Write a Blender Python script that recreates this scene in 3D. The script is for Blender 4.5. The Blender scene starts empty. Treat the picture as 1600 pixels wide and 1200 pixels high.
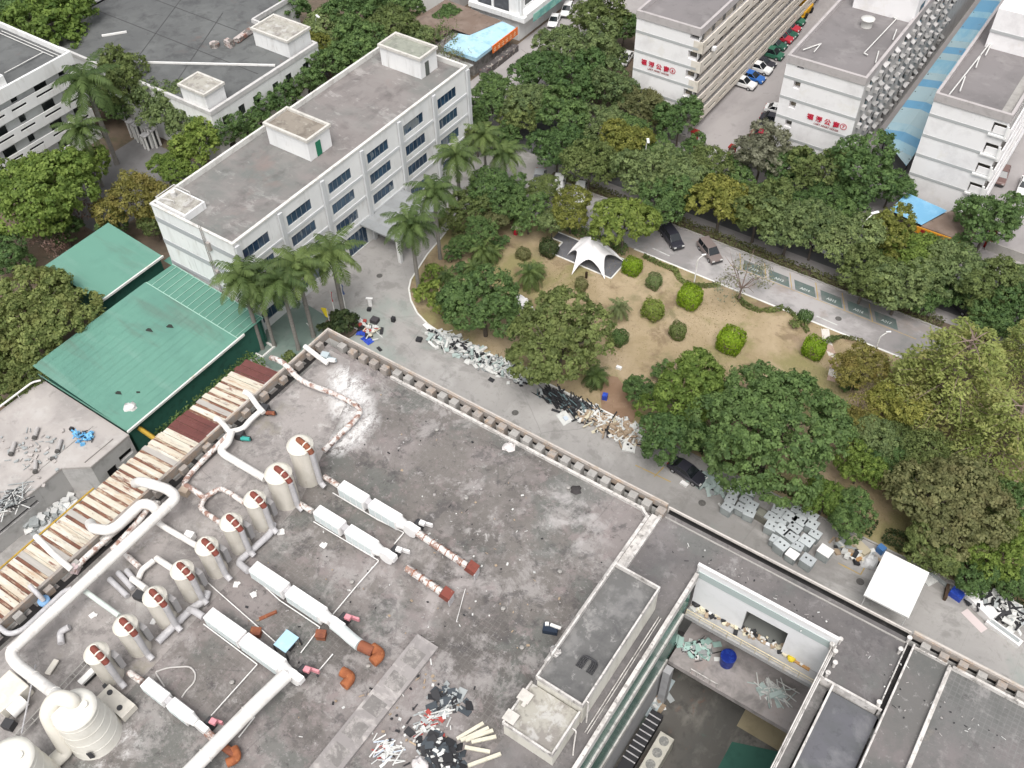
import bpy, math, random
import numpy as np
from mathutils import Vector, Matrix
random.seed(7)
rng = np.random.default_rng(7)
S = bpy.context.scene
COL = S.collection
# ---------------------------------------------------------------- camera
FPX, PIT, ROL, YAW, CH = 1518.52057, 0.844074362, 0.0331804364, 2.19564619, 90.0
def _rot():
    cp, sp = math.cos(PIT), math.sin(PIT)
    f = np.array([math.cos(YAW)*cp, math.sin(YAW)*cp, -sp])
    rt = np.array([math.sin(YAW), -math.cos(YAW), 0.])
    dn = np.cross(f, rt)
    c, s = math.cos(ROL), math.sin(ROL)
    return np.array([[c, s, 0], [-s, c, 0], [0, 0, 1]]) @ np.array([rt, dn, f])
RC = _rot()
CPOS = np.array([0, 0, CH])
def ray(px, py): return RC.T @ np.array([(px-800)/FPX, (py-600)/FPX, 1.0])
def P(px, py, z=0.0):
    d = ray(px, py); t = (z-CH)/d[2]; p = CPOS+d*t
    return Vector((p[0], p[1], p[2]))
def scl(p): return float(RC[2] @ (np.array(p)-CPOS))/FPX      # metres per photo pixel at a point
def pyrow(p):
    v = RC @ (np.array(p)-CPOS); return 600+FPX*v[1]/v[2]
def topz(b, ty, z0=0.0):
    lo, hi = z0, z0+30
    for _ in range(40):
        m = (lo+hi)/2
        if pyrow((b[0], b[1], m)) > ty: lo = m
        else: hi = m
    return lo
cam = bpy.data.cameras.new('camera'); co = bpy.data.objects.new('camera', cam); COL.objects.link(co)
cam.sensor_width = 36; cam.lens = 36*FPX/1600; cam.clip_end = 3000; cam.clip_start = 1
mw = Matrix.Identity(4)
for i in range(3):
    mw[i][0] = RC[0][i]; mw[i][1] = -RC[1][i]; mw[i][2] = -RC[2][i]; mw[i][3] = CPOS[i]
co.matrix_world = mw
S.camera = co
# ---------------------------------------------------------------- light
W = bpy.data.worlds.new('World'); S.world = W; W.use_nodes = True
nt = W.node_tree; bg = nt.nodes['Background']
sky = nt.nodes.new('ShaderNodeTexSky'); sky.sky_type = 'NISHITA'; sky.sun_disc = False
SUN_EL, SUN_AZ = math.radians(62), math.radians(150)
sky.sun_elevation = SUN_EL; sky.sun_rotation = SUN_AZ; sky.dust_density = 5; sky.ozone_density = 0.6; sky.air_density = 1.0
hs = nt.nodes.new('ShaderNodeHueSaturation'); hs.inputs['Saturation'].default_value = 0.22
nt.links.new(sky.outputs[0], hs.inputs['Color']); nt.links.new(hs.outputs[0], bg.inputs[0]); bg.inputs[1].default_value = 0.15
sl = bpy.data.lights.new('sun', 'SUN'); so = bpy.data.objects.new('sun', sl); COL.objects.link(so)
sl.energy = 1.35; sl.angle = math.radians(35); sl.color = (1, .97, .93)
sd = Vector((math.sin(SUN_AZ)*math.cos(SUN_EL), math.cos(SUN_AZ)*math.cos(SUN_EL), math.sin(SUN_EL)))
so.rotation_euler = sd.to_track_quat('Z', 'Y').to_euler(); so.location = (0, 0, 150)
S.view_settings.view_transform = 'Standard'; S.view_settings.look = 'None'; S.view_settings.exposure = 0.46
S.view_settings.gamma = 1
S.cycles.max_bounces = 6; S.cycles.transparent_max_bounces = 4
# ---------------------------------------------------------------- materials
MATS = {}
def L(col, scale, lo, hi, amt=1.0, st=(1, 1, 1), det=6, rough=.65, kind='noise', mask=None, spot=None, w=None, off=0.):
    return dict(col=col, scale=scale, lo=lo, hi=hi, amt=amt, st=st, det=det, rough=rough, kind=kind, mask=mask, spot=spot, w=w, off=off)
def M(name, base, layers=(), rough=.85, metal=0., bump=None, obj=False, rnd=0., spec=.3, alpha=None):
    if name in MATS: return MATS[name]
    m = bpy.data.materials.new(name); m.use_nodes = True; MATS[name] = m
    n = m.node_tree.nodes; l = m.node_tree.links; b = n['Principled BSDF']
    b.inputs['Roughness'].default_value = rough; b.inputs['Metallic'].default_value = metal
    b.inputs['Specular IOR Level'].default_value = spec
    if obj: co_ = n.new('ShaderNodeTexCoord').outputs['Object']
    else: co_ = n.new('ShaderNodeNewGeometry').outputs['Position']
    rgb = n.new('ShaderNodeRGB'); rgb.outputs[0].default_value = (*base, 1); cur = rgb.outputs[0]
    def mp(st, off=0.):
        if st == (1, 1, 1) and off == 0: return co_
        x = n.new('ShaderNodeMapping'); x.inputs['Scale'].default_value = st; x.inputs['Location'].default_value = (off, off*1.7, off*.6)
        l.new(co_, x.inputs['Vector']); return x.outputs[0]
    def rng_(src, lo, hi, a=0., c=1.):
        r = n.new('ShaderNodeMapRange'); r.inputs[1].default_value = lo; r.inputs[2].default_value = hi
        r.inputs[3].default_value = a; r.inputs[4].default_value = c; l.new(src, r.inputs[0]); return r.outputs[0]
    def mul(a, c):
        x = n.new('ShaderNodeMath'); x.operation = 'MULTIPLY'; l.new(a, x.inputs[0])
        if isinstance(c, float): x.inputs[1].default_value = c
        else: l.new(c, x.inputs[1])
        return x.outputs[0]
    def nz(scale, det, rg, st, off=0.):
        t = n.new('ShaderNodeTexNoise'); t.inputs['Scale'].default_value = scale; t.inputs['Detail'].default_value = det
        t.inputs['Roughness'].default_value = rg; t.inputs['Distortion'].default_value = .3 if det >= 8 else .2; l.new(mp(st, off), t.inputs['Vector']); return t.outputs['Fac']
    for q in layers:
        k = q['kind']
        if k == 'noise': fac = rng_(nz(q['scale'], q['det'], q['rough'], q['st'], q['off']), q['lo'], q['hi'])
        elif k == 'crack':
            t = n.new('ShaderNodeTexVoronoi'); t.feature = 'DISTANCE_TO_EDGE'; t.inputs['Scale'].default_value = q['scale']
            dist = n.new('ShaderNodeVectorMath'); dist.operation = 'ADD'
            nn = n.new('ShaderNodeTexNoise'); nn.inputs['Scale'].default_value = q['scale']*2; l.new(co_, nn.inputs['Vector'])
            l.new(mp(q['st']), dist.inputs[0]); l.new(nn.outputs['Color'], dist.inputs[1])
            l.new(dist.outputs[0], t.inputs['Vector']); fac = rng_(t.outputs['Distance'], q['lo'], q['hi'], 1, 0)
        elif k == 'grid':
            t = n.new('ShaderNodeTexBrick'); t.offset = 0; t.inputs['Scale'].default_value = 1
            t.inputs['Brick Width'].default_value = q['scale']; t.inputs['Row Height'].default_value = q['scale']*(q['w'] or 1)
            t.inputs['Mortar Size'].default_value = q['lo']; t.inputs['Mortar Smooth'].default_value = .3
            l.new(mp(q['st']), t.inputs['Vector']); fac = t.outputs['Fac']
        elif k == 'strip':      # one random tone per strip along an axis (scale = strips per metre)
            sx = n.new('ShaderNodeSeparateXYZ'); l.new(co_, sx.inputs[0])
            a = mul(sx.outputs[q['det']], float(q['scale'])); fl = n.new('ShaderNodeMath'); fl.operation = 'FLOOR'; l.new(a, fl.inputs[0])
            wn = n.new('ShaderNodeTexWhiteNoise'); wn.noise_dimensions = '1D'
            ad = n.new('ShaderNodeMath'); ad.operation = 'ADD'; l.new(fl.outputs[0], ad.inputs[0]); ad.inputs[1].default_value = q['off']
            l.new(ad.outputs[0], wn.inputs['W']); fac = rng_(wn.outputs['Value'], q['lo'], q['hi'])
        elif k == 'obj':
            oi = n.new('ShaderNodeObjectInfo'); fac = rng_(oi.outputs['Random'], q['lo'], q['hi'])
        elif k == 'attr':
            at = n.new('ShaderNodeAttribute'); at.attribute_name = 'tone'; fac = rng_(at.outputs['Fac'], q['lo'], q['hi'])
        if q['mask']:
            s_, lo_, hi_ = q['mask']; fac = mul(fac, rng_(nz(s_, 3, .5, (1, 1, 1), 7.3), lo_, hi_))
        if q['spot']:
            cx, cy, r = q['spot']
            vd = n.new('ShaderNodeVectorMath'); vd.operation = 'SUBTRACT'; l.new(co_, vd.inputs[0]); vd.inputs[1].default_value = (cx, cy, 0)
            vm = n.new('ShaderNodeVectorMath'); vm.operation = 'MULTIPLY'; l.new(vd.outputs[0], vm.inputs[0]); vm.inputs[1].default_value = (1, 1, 0)
            ln = n.new('ShaderNodeVectorMath'); ln.operation = 'LENGTH'; l.new(vm.outputs[0], ln.inputs[0])
            fac = mul(fac, rng_(ln.outputs['Value'], r, r*.4))
        fac = mul(fac, float(q['amt']))
        mx = n.new('ShaderNodeMix'); mx.data_type = 'RGBA'
        l.new(fac, mx.inputs[0]); l.new(cur, mx.inputs[6]); mx.inputs[7].default_value = (*q['col'], 1); cur = mx.outputs[2]
    if rnd:
        oi = n.new('ShaderNodeObjectInfo'); h = n.new('ShaderNodeHueSaturation')
        l.new(rng_(oi.outputs['Random'], 0, 1, 1-rnd, 1+rnd), h.inputs['Value']); l.new(cur, h.inputs['Color'])
        l.new(rng_(oi.outputs['Random'], 0, 1, .5+rnd*.06, .5-rnd*.06), h.inputs['Hue']); cur = h.outputs[0]
    l.new(cur, b.inputs['Base Color'])
    if bump:
        sc, stg = bump[:2]; bp = n.new('ShaderNodeBump'); bp.inputs['Strength'].default_value = stg; bp.inputs['Distance'].default_value = bump[2] if len(bump) > 2 else .05
        if len(bump) > 3:
            wv = n.new('ShaderNodeTexWave'); wv.bands_direction = bump[3]; wv.inputs['Scale'].default_value = sc; l.new(co_, wv.inputs['Vector']); l.new(wv.outputs['Fac'], bp.inputs['Height'])
        else: l.new(nz(sc, 6, .65, (1, 1, 1)), bp.inputs['Height'])
        l.new(bp.outputs[0], b.inputs['Normal'])
    return m
def leafmat(name, c0, c1, c2=None, rnd=.18, c2amt=.5):
    lay = [L(c1, 1, 0.1, .95, 1, kind='attr')]
    if c2: lay.append(L(c2, .35, .5, .7, c2amt, det=2, kind='noise'))
    m = M(name, c0, lay, rough=.6, obj=True, rnd=rnd, spec=.25)
    n = m.node_tree.nodes; l = m.node_tree.links; b = n['Principled BSDF']
    src = b.inputs['Base Color'].links[0].from_socket
    tr = n.new('ShaderNodeBsdfTranslucent'); l.new(src, tr.inputs[0]); mx = n.new('ShaderNodeMixShader'); mx.inputs[0].default_value = .45
    l.new(b.outputs[0], mx.inputs[1]); l.new(tr.outputs[0], mx.inputs[2]); l.new(mx.outputs[0], n['Material Output'].inputs[0])
    return m
# ---------------------------------------------------------------- mesh builder
SPLIT = {'post', 'leg', 'vent_stub', 'cross_bar', 'motor', 'torn_hole', 'upper_window', 'window', 'canopy_column', 'roof_rib', 'fan_grille', 'flange', 'drain_pipe', 'gutter', 'floor_band', 'end_wall_band', 'roof_pipe', 'wall', 'white_curb', 'parapet_beam', 'parapet_coping', 'access_slab', 'opening_back', 'gallery_opening', 'roof_machine', 'window_band', 'side_cabin', 'wheel', 'roof_seam', 'sign_mark', 'east_coping', 'glazing', 'courtyard_wall', 'gallery_rim', 'side_wall', 'annex_roof', 'tree_limb', 'rail', 'slat', 'inner_curb', 'joint_ridge', 'roof_curb', 'balustrade_end', 'brown_roof', 'wall_ladder_box', 'lettering', 'slot_group'}
class MB:
    def __init__(s): s.v = []; s.f = []; s.mi = []; s.cur = 0; s.sm = []; s.smooth = False
    def m(s, i): s.cur = i; return s
    def add(s, vs, fs):
        o = len(s.v); s.v += [tuple(map(float, q)) for q in vs]
        for f in fs: s.f.append(tuple(o+i for i in f)); s.mi.append(s.cur); s.sm.append(s.smooth)
        return s
    def quad(s, a, b, c, d): return s.add([a, b, c, d], [(0, 1, 2, 3)])
    def box(s, x0, x1, y0, y1, z0, z1):
        v = [(x, y, z) for z in (z0, z1) for y in (y0, y1) for x in (x0, x1)]
        return s.add(v, [(0, 2, 3, 1), (4, 5, 7, 6), (0, 1, 5, 4), (2, 6, 7, 3), (0, 4, 6, 2), (1, 3, 7, 5)])
    def obox(s, c, size, rz=0., rx=0., ry=0.):
        R = Matrix.Rotation(rz, 3, 'Z') @ Matrix.Rotation(ry, 3, 'Y') @ Matrix.Rotation(rx, 3, 'X')
        v = []
        for z in (-.5, .5):
            for y in (-.5, .5):
                for x in (-.5, .5): v.append(Vector(c)+R @ Vector((x*size[0], y*size[1], z*size[2])))
        return s.add(v, [(0, 2, 3, 1), (4, 5, 7, 6), (0, 1, 5, 4), (2, 6, 7, 3), (0, 4, 6, 2), (1, 3, 7, 5)])
    def prism(s, poly, z0, z1, top=None):
        n = len(poly); t = top or poly
        v = [(p[0], p[1], z0) for p in poly]+[(p[0], p[1], z1) for p in t]
        return s.add(v, [tuple(range(n-1, -1, -1)), tuple(range(n, 2*n))]+[(i, (i+1) % n, n+(i+1) % n, n+i) for i in range(n)])
    def cyl(s, c, r0, r1, z0, z1, seg=16, cap=True):
        v = []
        for r, z in ((r0, z0), (r1, z1)):
            for i in range(seg): a = 2*math.pi*i/seg; v.append((c[0]+r*math.cos(a), c[1]+r*math.sin(a), z))
        sm = s.smooth; s.smooth = True
        s.add(v, [(i, (i+1) % seg, seg+(i+1) % seg, seg+i) for i in range(seg)]); s.smooth = sm
        if cap:
            o = len(s.v)
            s.add([q for q in v[seg:]], [tuple(range(seg))]); s.add([q for q in v[:seg]], [tuple(range(seg-1, -1, -1))])
        return s
    def lathe(s, c, prof, seg=20):
        v = []
        for r, z in prof:
            for i in range(seg): a = 2*math.pi*i/seg; v.append((c[0]+r*math.cos(a), c[1]+r*math.sin(a), c[2]+z))
        f = []
        for k in range(len(prof)-1):
            for i in range(seg): f.append((k*seg+i, k*seg+(i+1) % seg, (k+1)*seg+(i+1) % seg, (k+1)*seg+i))
        sm = s.smooth; s.smooth = True; s.add(v, f); s.smooth = sm; return s
    def tube(s, path, r, seg=10, cap=True):
        pts = [Vector(p) for p in path]; n = len(pts); rs = r if isinstance(r, (list, tuple)) else [r]*n
        v = []; up = None
        for i, p in enumerate(pts):
            t = (pts[min(i+1, n-1)]-pts[max(i-1, 0)]).normalized()
            if up is None:
                up = Vector((0, 0, 1)) if abs(t.z) < .9 else Vector((1, 0, 0))
            a = t.cross(up)
            if a.length < 1e-4: a = t.cross(Vector((1, .3, 0)))
            a.normalize(); b = t.cross(a).normalized(); up = -b if b.dot(up) < 0 else b
            for k in range(seg):
                an = 2*math.pi*k/seg; v.append(p+(a*math.cos(an)+b*math.sin(an))*rs[i])
        f = []
        for i in range(n-1):
            for k in range(seg): f.append((i*seg+k, i*seg+(k+1) % seg, (i+1)*seg+(k+1) % seg, (i+1)*seg+k))
        sm = s.smooth; s.smooth = True; s.add(v, f); s.smooth = sm
        if cap: s.add(v[:seg], [tuple(range(seg-1, -1, -1))]); s.add(v[-seg:], [tuple(range(seg))])
        return s
    def split(s):
        """connected pieces as separate builders"""
        par = list(range(len(s.v)))
        def fd(a):
            while par[a] != a: par[a] = par[par[a]]; a = par[a]
            return a
        key = {}
        for i, q in enumerate(s.v):
            k = tuple(round(c, 4) for c in q)
            if k in key: par[fd(i)] = fd(key[k])
            else: key[k] = i
        for f in s.f:
            for i in f[1:]: par[fd(i)] = fd(f[0])
        g = {}
        for fi, f in enumerate(s.f): g.setdefault(fd(f[0]), []).append(fi)
        out = []
        for fs in g.values():
            m = MB(); mp = {}
            for fi in fs:
                t = []
                for i in s.f[fi]:
                    if i not in mp: mp[i] = len(m.v); m.v.append(s.v[i])
                    t.append(mp[i])
                m.f.append(tuple(t)); m.mi.append(s.mi[fi]); m.sm.append(s.sm[fi])
            out.append(m)
        return out
    def build(s, name, mats, parent=None, origin=(0, 0, 0), bevel=0):
        if parent and name in SPLIT:
            ms = s.split()
            if 1 < len(ms) <= 60: return [m.build(name+'', mats, parent, origin, bevel) if 0 else m._b(name, mats, parent, origin, bevel) for m in ms][0]
        return s._b(name, mats, parent, origin, bevel)
    def _b(s, name, mats, parent=None, origin=(0, 0, 0), bevel=0):
        me = bpy.data.meshes.new(name); o = Vector(origin)
        me.from_pydata([tuple(Vector(q)-o) for q in s.v], [], s.f)
        if not isinstance(mats, (list, tuple)): mats = [mats]
        for m in mats: me.materials.append(m)
        me.polygons.foreach_set('material_index', s.mi); me.polygons.foreach_set('use_smooth', s.sm); me.update()
        ob = bpy.data.objects.new(name, me); COL.objects.link(ob)
        if parent: ob.parent = parent
        else: ob.location = o
        if bevel:
            bv = ob.modifiers.new('bevel', 'BEVEL'); bv.width = bevel; bv.segments = 2; bv.limit_method = 'ANGLE'
        return ob
def arc(path, rad=.6, k=5):           # round the corners of a polyline
    pts = [Vector(p) for p in path]; out = [pts[0]]
    for i in range(1, len(pts)-1):
        a, b, c = pts[i-1], pts[i], pts[i+1]
        d0 = (a-b); d1 = (c-b); q = min(rad, d0.length*.48, d1.length*.48)
        s0 = b+d0.normalized()*q; s1 = b+d1.normalized()*q
        for j in range(k+1):
            t = j/k; out.append(s0*(1-t)**2+b*2*t*(1-t)+s1*t*t)
    out.append(pts[-1]); return out
def tag(o, label=None, cat=None, group=None, kind=None):
    if label: o['label'] = label
    if cat: o['category'] = cat
    if group: o['group'] = group
    if kind: o['kind'] = kind
    return o
def thing(name, label, cat, loc=(0, 0, 0), group=None):
    o = bpy.data.objects.new(name, None); COL.objects.link(o); o.location = loc; o.empty_display_size = .2
    return tag(o, label, cat, group)
def part(T, name, mb, mats, sub=None, bevel=0):
    return mb.build(name, mats, sub or T, origin=T.location, bevel=bevel)
def struct(name, mb, mats, label=None):
    return tag(mb.build(name, mats), label, None, None, 'structure')
def kids(o): return [c for c in bpy.data.objects if c.parent == o]
KID = {}
def dup(root, loc, rz=0., sc=1., label=None, group=None, mat=None):
    ch = KID.setdefault(root.name, [(c, kids(c)) for c in kids(root)])
    r = root.copy(); COL.objects.link(r); r.location = loc; r.rotation_euler = (0, 0, rz)
    r.scale = sc if isinstance(sc, (tuple, list)) else (sc, sc, sc)
    if label: r['label'] = label
    if group: r['group'] = group
    elif 'group' in r.keys(): del r['group']
    for c, gs in ch:
        d = c.copy(); COL.objects.link(d); d.parent = r
        if mat and d.data.materials and d.data.materials[0] and d.data.materials[0].name in mat:
            d.material_slots[0].link = 'OBJECT'; d.material_slots[0].material = mat[d.data.materials[0].name]
        for g in gs:
            e = g.copy(); COL.objects.link(e); e.parent = d
    return r
def text_mb(mb, body, size, origin, xdir, ydir, depth=.03, align='LEFT', bold=0.):
    cu = bpy.data.curves.new('t', 'FONT'); cu.body = body; cu.size = size; cu.align_x = align; cu.offset = bold; cu.resolution_u = 2
    ob = bpy.data.objects.new('t', cu); COL.objects.link(ob)
    dg = bpy.context.evaluated_depsgraph_get(); me = bpy.data.meshes.new_from_object(ob.evaluated_get(dg))
    X = Vector(xdir).normalized(); Y = Vector(ydir).normalized(); N = X.cross(Y); o = Vector(origin)+N*depth
    mb.add([o+X*q.co.x+Y*q.co.y for q in me.vertices], [tuple(p.vertices) for p in me.polygons])
    bpy.data.objects.remove(ob); bpy.data.curves.remove(cu); bpy.data.meshes.remove(me)
    return mb
def facade(mb, axis, pos, out, a0, a1, z0, z1, holes, depth=.25):
    """wall face on plane axis=pos with real openings; holes (b0,b1,c0,c1)"""
    As = sorted({a0, a1, *[h[0] for h in holes], *[h[1] for h in holes]}); As = [a for a in As if a0 <= a <= a1]
    Zs = sorted({z0, z1, *[h[2] for h in holes], *[h[3] for h in holes]}); Zs = [z for z in Zs if z0 <= z <= z1]
    def pt(a, z, d=0.):
        return (pos-out*d, a, z) if axis == 'x' else (a, pos-out*d, z)
    for i in range(len(As)-1):
        for j in range(len(Zs)-1):
            ca = (As[i]+As[i+1])/2; cz = (Zs[j]+Zs[j+1])/2
            if any(h[0] < ca < h[1] and h[2] < cz < h[3] for h in holes): continue
            mb.quad(pt(As[i], Zs[j]), pt(As[i+1], Zs[j]), pt(As[i+1], Zs[j+1]), pt(As[i], Zs[j+1]))
    for b0, b1, c0, c1 in holes:
        for (p, q) in (((b0, c0), (b1, c0)), ((b1, c0), (b1, c1)), ((b1, c1), (b0, c1)), ((b0, c1), (b0, c0))):
            mb.quad(pt(*p), pt(*q), pt(*q, depth), pt(*p, depth))
    return mb
def pane(axis, pos, out, h, depth):
    b0, b1, c0, c1 = h; d = pos-out*depth
    m = MB()
    if axis == 'x': m.quad((d, b0, c0), (d, b1, c0), (d, b1, c1), (d, b0, c1))
    else: m.quad((b0, d, c0), (b1, d, c0), (b1, d, c1), (b0, d, c1))
    return m
def frame(axis, pos, out, h, n=4, w=.06, depth=.12):
    b0, b1, c0, c1 = h; m = MB(); d0 = pos-out*(depth+.05); d1 = pos-out*depth
    def bx(a0, a1, z0, z1):
        lo, hi = min(d0, d1), max(d0, d1)
        if axis == 'x': m.box(lo, hi, a0, a1, z0, z1)
        else: m.box(a0, a1, lo, hi, z0, z1)
    bx(b0, b1, c0, c0+w); bx(b0, b1, c1-w, c1)
    for i in range(n+1):
        a = b0+(b1-b0-w)*i/n; bx(a, a+w, c0+w, c1-w)
    return m
def window(T, axis, pos, out, h, gl, fr, n=4, w=.06, depth=.2):
    f = part(T, 'window', frame(axis, pos, out, h, n, w, depth-.06), fr)
    part(T, 'pane', pane(axis, pos, out, h, depth), gl, sub=f)
    return f
# ================================================================ materials
WHITE = M('white_wall', (.76, .76, .75), [L((.52, .505, .48), .5, .50, .68, .55, (1, 1, .2), 8), L((.33, .32, .30), 2.0, .60, .70, .5, (1, 1, .10), 8), L((.45, .42, .37), .8, .62, .70, .4, (1, 1, .4), 8, off=7), L((.60, .61, .62), .15, .4, .7, .5)], rough=.8)
WHITE2 = M('aged_white_wall', (.60, .59, .57), [L((.38, .37, .34), .7, .5, .75, .6, (1, 1, .2)), L((.2, .19, .17), 2.5, .62, .78, .5, (1, 1, .15))], rough=.85)
GREYP = M('grey_paint', (.30, .31, .32), [L((.22, .22, .22), 1.2, .5, .75, .5)])
CONC = M('concrete', (.34, .325, .305), [L((.22, .21, .20), .6, .45, .7, .7), L((.13, .125, .12), 2.5, .58, .75, .6), L((.5, .48, .46), 4, .62, .75, .4)], bump=(6, .25))
RUSTC = M('rust_stained_concrete', (.30, .27, .245), [L((.38, .26, .17), .9, .5, .68, .75), L((.13, .12, .11), 2.2, .55, .7, .7), L((.46, .43, .40), 5, .6, .72, .4)], bump=(6, .3))
RL = [L((.092, .084, .079), .05, .44, .56, .8, det=8), L((.25, .222, .215), .09, .49, .59, .75, det=8, off=11), L((.125, .132, .122), .16, .50, .58, .65, det=8, off=5),
      L((.31, .29, .28), .27, .52, .60, .72, det=10, rough=.75, off=23), L((.075, .07, .07), .42, .55, .62, .65, det=10, rough=.75, off=31), L((.24, .20, .195), .6, .55, .63, .6, det=10, rough=.75, off=57), L((.055, .05, .05), 1.3, .56, .64, .6, det=9, rough=.78, off=3),
      L((.38, .36, .35), 1.0, .57, .64, .6, det=10, rough=.82, off=41), L((.46, .44, .43), 2.6, .58, .66, .7, det=9, rough=.85), L((.045, .042, .042), 4.0, .57, .66, .6, det=8, rough=.85, off=9)]
ROOF = M('factory_roof', (.165, .151, .140), RL+[L((.25, .235, .225), .46, .05, 0, .20, kind='grid', mask=(.10, .54, .62)), L((.07, .065, .065), .13, .003, .010, .35, kind='crack', mask=(.13, .52, .62)),
      *[L((.64, .63, .62), 1.6, .43, .55, .95, (1, .7, 1), 10, .85, spot=sp, off=i*3.) for i, sp in enumerate([(-50.6, 42.6, 2.4), (-48.8, 41.2, 2.4), (-47.0, 39.9, 2.3), (-46.6, 38.2, 2.0), (-46.9, 36.6, 1.8)])],
      L((.58, .57, .56), 1.4, .5, .62, .85, det=10, rough=.8, spot=(-42.5, 5.5, 3.2)), L((.55, .53, .51), .8, .52, .62, .7, det=10, spot=(-29.8, 36.5, 2.2)), L((.42, .40, .39), .5, .5, .62, .6, det=10, spot=(-24, 41.5, 5)), L((.40, .37, .36), .5, .48, .6, .6, det=10, spot=(-30, 31, 6))], bump=(5, .35))
ROOFL = M('pale_screed_roof', (.31, .285, .272), [L((.16, .145, .14), .4, .53, .60, .7, det=10, rough=.78, off=63), L((.44, .42, .40), .55, .54, .62, .7, det=10, rough=.78, off=71), L((.10, .092, .09), 1.6, .57, .65, .6, det=9, rough=.85, off=81), L((.15, .14, .135), .12, .45, .62, .75, det=8), L((.42, .40, .38), .3, .52, .68, .75, det=10, rough=.75), L((.10, .095, .092), .7, .55, .68, .7, det=8, rough=.75),
      L((.22, .20, .13), .25, .6, .72, .45, off=4), L((.55, .53, .51), 1.8, .6, .72, .6, det=8, rough=.8), L((.08, .07, .07), .15, .003, .01, .3, kind='crack', mask=(.15, .5, .6)), *[L((.64, .63, .62), 1.6, .43, .55, .95, (1, .7, 1), 10, .85, spot=sp, off=i*3.) for i, sp in enumerate([(-52.0, 43.3, 2.2), (-50.6, 42.0, 2.4), (-49.2, 40.6, 2.2)])]], bump=(5, .35))
ROOFA = M('annex_roof', (.158, .146, .142), [L((.30, .285, .28), .45, .55, .62, .6, det=10, rough=.78, off=63), L((.07, .065, .066), .7, .55, .63, .6, det=10, rough=.78, off=71), L((.40, .385, .375), 2.4, .58, .66, .6, det=9, rough=.85, off=81), L((.095, .09, .092), .1, .42, .62, .8, det=8), L((.20, .185, .185), .25, .52, .66, .6, det=10, rough=.72), L((.30, .285, .28), .9, .6, .7, .5, det=8, rough=.75), L((.12, .13, .122), .16, .5, .6, .5, off=8), L((.06, .058, .06), 1.6, .58, .7, .5, det=8)], bump=(5, .3))
ROOFG = M('tiled_annex_roof', (.14, .138, .134), [L((.30, .285, .28), .45, .55, .62, .6, det=10, rough=.78, off=63), L((.07, .065, .066), .7, .55, .63, .6, det=10, rough=.78, off=71), L((.40, .385, .375), 2.4, .58, .66, .6, det=9, rough=.85, off=81), L((.19, .165, .165), .12, .5, .65, .7, det=8), L((.085, .09, .085), .2, .48, .62, .7, det=8), L((.20, .20, .195), .42, .04, 0, .42, kind='grid', mask=(.06, .38, .5)), L((.30, .29, .28), .6, .57, .7, .65, det=10, rough=.75), L((.45, .37, .22), .45, .6, .66, .7, det=5, spot=(9, 33, 8))], bump=(5, .3))
ROOFO = M('office_roof', (.215, .195, .187), [L((.38, .36, .345), .16, .56, .60, .6, (1, 1.8, 1), 9, .72, off=77), L((.13, .118, .114), .2, .54, .62, .55, (1.6, .5, 1), 9, off=87), L((.44, .42, .40), 1.8, .60, .68, .5, det=9, rough=.85, off=91), L((.14, .155, .145), .06, .48, .6, .7, det=8), L((.24, .225, .215), .12, .5, .66, .7, (1, 2.2, 1), 8), L((.40, .385, .37), .4, .60, .7, .6, (1, 2.4, 1), 10, .72), L((.10, .09, .088), .3, .52, .68, .6, det=8, off=3), L((.24, .17, .155), .09, .58, .68, .5, off=9)], bump=(5, .2))
ROOFK = M('bitumen_roof', (.105, .108, .108), [L((.145, .15, .147), .09, .45, .62, .8, det=8), L((.055, .056, .058), .4, .5, .66, .6, det=8), L((.17, .165, .16), 1.2, .6, .72, .4, det=8), L((.17, .09, .075), .12, .64, .7, .3, off=6)])
ROOFW = M('weathered_slab', (.36, .345, .305), [L((.22, .20, .185), .5, .5, .60, .8, det=9), L((.48, .47, .45), .9, .52, .60, .7, det=9), L((.15, .14, .125), 1.6, .56, .7, .7, det=8), L((.33, .33, .23), .5, .6, .7, .4, off=4)], bump=(5, .25))
CURB = M('white_kerb_paint', (.58, .555, .53), [L((.34, .32, .30), .9, .48, .60, .75, det=8), L((.16, .15, .14), 2.2, .56, .64, .7, det=8)])
GUTTER_SHADE = M('gutter_grime', (.014, .013, .013), [L((.05, .046, .044), .8, .55, .72, .6)])  # near-black base puts the shade of the parapet voids into the colour
ROAD = M('concrete_road', (.355, .34, .325), [L((.27, .258, .248), .06, .42, .62, .8, det=8), L((.43, .415, .40), .12, .52, .64, .6, det=8, off=3), L((.21, .20, .19), .4, .53, .62, .6, det=8), L((.24, .235, .215), .9, .55, .63, .55, det=9, rough=.8, off=51), L((.20, .19, .18), .12, .54, .6, .6, (.35, 1, 1), 8, off=61), L((.25, .29, .265), .05, .55, .62, .6, off=31), L((.16, .15, .145), 1.6, .62, .74, .5, det=8), L((.17, .16, .155), .08, .002, .006, .35, kind='crack', mask=(.05, .5, .6)), L((.22, .21, .20), 5, .012, 0, .45, kind='grid')], bump=(8, .15))
ASPH = M('street_asphalt', (.12, .12, .125), [L((.18, .175, .18), .1, .5, .7, .6), L((.085, .085, .09), .8, .55, .7, .5)], bump=(10, .15))
LOT = M('yard_concrete', (.34, .318, .312), [L((.21, .195, .195), .06, .46, .64, .8, (1, .5, 1), 8), L((.38, .36, .35), .15, .55, .7, .5, det=8), L((.15, .14, .14), .35, .6, .72, .4, det=8)])
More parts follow.
